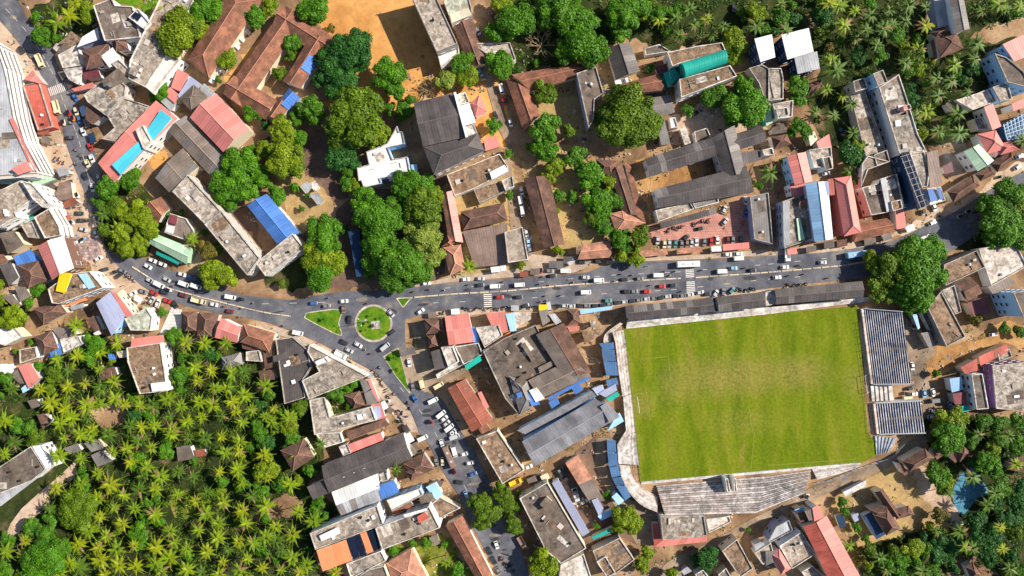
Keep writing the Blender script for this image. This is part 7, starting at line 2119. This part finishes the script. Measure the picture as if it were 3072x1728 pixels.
PARK = polyw(G(2, 1, (1370, 840), (1500, 840), (2060, 690), (2330, 520), (2420, 510), (2440, 1000), (1420, 985)))
def stall(c, r, x, y, w, d, hd, colour):
    T(c, r); p = W(x, y); root = thing('market_stall', None, 'stall', p, R(-hd), 'roadside stalls')
    mb = MB(); mb.v = [(-w / 2, -d / 2, 2.1), (w / 2, -d / 2, 2.1), (w / 2, d / 2, 2.6), (-w / 2, d / 2, 2.6)]; mb.v += [(a, b, z - .06) for a, b, z in mb.v]
    mb.f = [(0, 1, 2, 3), (7, 6, 5, 4), (0, 4, 5, 1), (1, 5, 6, 2), (2, 6, 7, 3), (3, 7, 4, 0)]; mb.i = [0] * 6
    link('canopy', mb.mesh('canopy', [roofmat(colour)]), root)
    for sx in (-1, 1):
        for sy in (-1, 1):
            mb = MB(); mb.tube((sx * (w / 2 - .1), sy * (d / 2 - .1), 0), (sx * (w / 2 - .1), sy * (d / 2 - .1), 2.2), .05, n=5); link('post', mb.mesh('post', [M_BARK]), root)
    mb = MB(); mb.box(-w / 2 + .3, w / 2 - .3, -d / 2 + .15, -d / 2 + .8, 0, .9); link('counter', mb.mesh('counter', [wallmat('gbrown')]), root)
    a, b = px(x, y); later(root, f'{WORD[colour].replace(" sheet", "")} canopied roadside stall', a, b)
for a_ in ((0, 1, 625, 310, 5, 3, 20, 'gbrown'), (0, 1, 690, 285, 4, 3, 20, 'lgrey'), (0, 1, 720, 745, 3, 2.5, 60, 'rust'), (0, 1, 665, 690, 4, 3, 70, 'white'), (0, 1, 545, 430, 4, 3, 40, 'dark'), (0, 1, 500, 480, 3.5, 3, 40, 'lblue'), (0, 1, 560, 490, 3, 2.5, 20, 'cream'), (1, 2, 1300, 1170, 3.5, 2.5, 60, 'white'), (1, 2, 1355, 1215, 3, 2.4, 60, 'gbrown'),
           (1, 2, 1520, 1405, 3.2, 2.4, 60, 'dark'), (1, 2, 1150, 865, 3, 2.2, 30, 'lgrey'), (1, 3, 1555, 45, 4, 2.6, 60, 'white'), (1, 3, 1610, 140, 3.5, 2.4, 60, 'gbrown'), (1, 3, 1840, 500, 3.4, 2.6, 30, 'dark'), (2, 1, 230, 1285, 4, 2.6, 0, 'gbrown'), (2, 1, 120, 1310, 3.6, 2.4, 0, 'rust'), (2, 1, 440, 1215, 6, 3, 0, 'grey'), (2, 1, 560, 1170, 4, 3, 0, 'dark'),
           (3, 1, 220, 1080, 4, 2.6, -8, 'pink'), (3, 1, 410, 1060, 4.4, 2.6, -8, 'gbrown'), (3, 1, 590, 1015, 4.5, 3, -8, 'dark'), (3, 1, 720, 1000, 4.5, 3, -8, 'brown'), (3, 1, 1000, 985, 5, 2.6, -12, 'gbrown'), (3, 1, 1170, 940, 4, 2.6, -18, 'grey'), (3, 1, 1400, 850, 3.6, 2.6, -25, 'white'), (0, 0, 620, 505, 4, 3, 40, 'pcon'), (0, 0, 665, 765, 4, 3, 60, 'gbrown'),
           (0, 0, 730, 850, 4, 2.6, 60, 'dark'), (0, 0, 870, 1130, 4.2, 2.6, 72, 'lblue'), (0, 0, 905, 1250, 4, 2.6, 72, 'gbrown'), (0, 0, 960, 1400, 4.4, 3, 72, 'dblue'), (0, 0, 470, 1330, 5, 3, 0, 'rust'), (0, 0, 500, 1420, 4, 3, 20, 'gbrown'), (0, 2, 1420, 110, 3.4, 2.6, 30, 'white'), (0, 2, 1250, 60, 4, 2.6, -30, 'cream'), (0, 2, 1500, 210, 3, 2.4, 10, 'mint'),
           (0, 2, 900, 90, 5, 2.4, -25, 'rust'), (0, 2, 780, 140, 4, 2.4, -25, 'white'), (2, 2, 30, 200, 3.4, 2.4, 0, 'lgrey'), (2, 2, 310, 195, 3.6, 2.6, 0, 'yellow'), (1, 2, 1780, 270, 3.4, 2.4, -10, 'gbrown'), (1, 2, 2010, 235, 3.6, 2.4, -5, 'white'), (2, 3, 200, 470, 4, 2.8, -25, 'gbrown'), (2, 3, 330, 440, 3.4, 2.6, -25, 'cream')):
    stall(*a_)
# litter and rubble in yards and lanes, too small to pick apart
rnd_ = random.Random(99); lv, lf, li = [], [], []
LM = [m_plain('litter_%d' % i, c, .9, .1, .3) for i, c in enumerate([(.46, .36, .27), (.30, .27, .24), (.66, .63, .58), (.07, .06, .055), (.34, .15, .10), (.10, .22, .40)])]
TOWN = [polyw(q) for q in (G(0, 0, (-100, 0), (2400, 0), (2576, 1449), (2576, 2800), (1700, 2800), (900, 1700), (-100, 1000)), G(0, 1, (-100, 0), (1000, 0), (1100, 1449), (2500, 2000), (2500, 2200), (-100, 2300)), G(1, 0, (1400, 700), (2576, 0), (2576, 2800), (1850, 2800)), G(2, 0, (0, 500), (2576, 500), (2576, 2700), (0, 2700)), G(3, 0, (0, 1200), (2576, 1000), (2576, 2600), (0, 2600)),
                           G(1, 2, (200, 400), (2576, 200), (2576, 2890), (1000, 2890), (500, 1200)), G(2, 2, (0, 200), (1100, 200), (1100, 2890), (0, 2890)), G(2, 3, (1100, 800), (2576, 800), (2576, 1449), (1100, 1449)), G(3, 2, (1400, 200), (2576, 200), (2576, 1300), (1400, 1300)), G(3, 3, (0, 600), (1500, 300), (1100, 1449), (0, 1449)))]
for poly in TOWN:
    xs = [p[0] for p in poly]; ys = [p[1] for p in poly]
    for _ in range(int(abs(area(poly)) * .10)):
        x, y = rnd_.uniform(min(xs), max(xs)), rnd_.uniform(min(ys), max(ys))
        if math.sin(x * .23 + math.sin(y * .19)) + math.sin(y * .21 + 2) < -.2 or not inside(x, y, poly) or inside(x, y, PITCH): continue
        if any(inside(x, y, q) for q in (ROAD1, ROAD2, ROAD3, PARK)) or any(inside(x, y, q) for q in FOOT): continue
        m_ = rnd_.choices(range(6), (5, 4, 2.2, 4, 1.5, .7))[0]
        for _k in range(rnd_.randint(1, 4)):
            cx_, cy_ = x + rnd_.gauss(0, .7), y + rnd_.gauss(0, .7); a_ = rnd_.uniform(0, 3.14); w_, d_, h_ = rnd_.uniform(.1, .6), rnd_.uniform(.08, .35), rnd_.uniform(.08, .6)
            ca, sa = math.cos(a_), math.sin(a_); k = len(lv)
            for zz, q in ((0, 1), (h_, .8)):
                for sx, sy in ((-1, -1), (1, -1), (1, 1), (-1, 1)):
                    lv.append((cx_ + (sx * w_ * ca - sy * d_ * sa) * q, cy_ + (sx * w_ * sa + sy * d_ * ca) * q, zz))
            for q in ((4, 5, 6, 7), (0, 1, 5, 4), (1, 2, 6, 5), (2, 3, 7, 6), (3, 0, 4, 7)):
                lf.append(tuple(k + s for s in q)); li.append(m_)
o = link('rubble', mesh('rubble', lv, lf, LM, li)); o['kind'] = 'stuff'; o['label'] = 'small rubble and litter scattered over yards and lanes'; o['category'] = 'rubble'
ground_cover('weeds', 'low weeds scattered along walls and yards', TOWN, .035, LEAF['o'], .05, .7, 8, .38)

# thin smoke drifting over the lane at the right
T(3, 1)
sm = bpy.data.materials.new('smoke'); sm.use_nodes = True; nt_ = sm.node_tree; nt_.nodes.remove(nt_.nodes['Principled BSDF'])
pv = nt_.nodes.new('ShaderNodeVolumePrincipled'); pv.inputs['Color'].default_value = (.75, .82, .95, 1)
nz = noise(nt_, objco(nt_), 1.6, 3, .6, .8)
ln_ = nd(nt_, 'ShaderNodeVectorMath', operation='LENGTH'); nt_.links.new(objco(nt_), ln_.inputs[0])
ml = nd(nt_, 'ShaderNodeMath', operation='MULTIPLY'); nt_.links.new(mrange(nt_, nz, .45, .75, 0, .09), ml.inputs[0]); nt_.links.new(mrange(nt_, ln_.outputs['Value'], .35, 1, 1, 0), ml.inputs[1])
nt_.links.new(ml.outputs[0], pv.inputs['Density']); nt_.links.new(pv.outputs[0], nt_.nodes['Material Output'].inputs['Volume'])
sv, sf = [], []
for i in range(7):
    for j in range(12):
        t0, t1 = math.pi * i / 6, 2 * math.pi * j / 12
        sv.append((math.sin(t0) * math.cos(t1), math.sin(t0) * math.sin(t1), math.cos(t0)))
for i in range(6):
    for j in range(12):
        sf.append((i * 12 + j, (i + 1) * 12 + j, (i + 1) * 12 + (j + 1) % 12, i * 12 + (j + 1) % 12))
o = link('smoke', mesh('smoke', sv, sf, [sm]), None, W(1870, 140, 9)); o.scale = (7, 11, 5); o['kind'] = 'stuff'; o['label'] = 'thin blue grey smoke drifting over roofs near the right edge'; o['category'] = 'smoke'
settle_vehicles()
settle_labels()
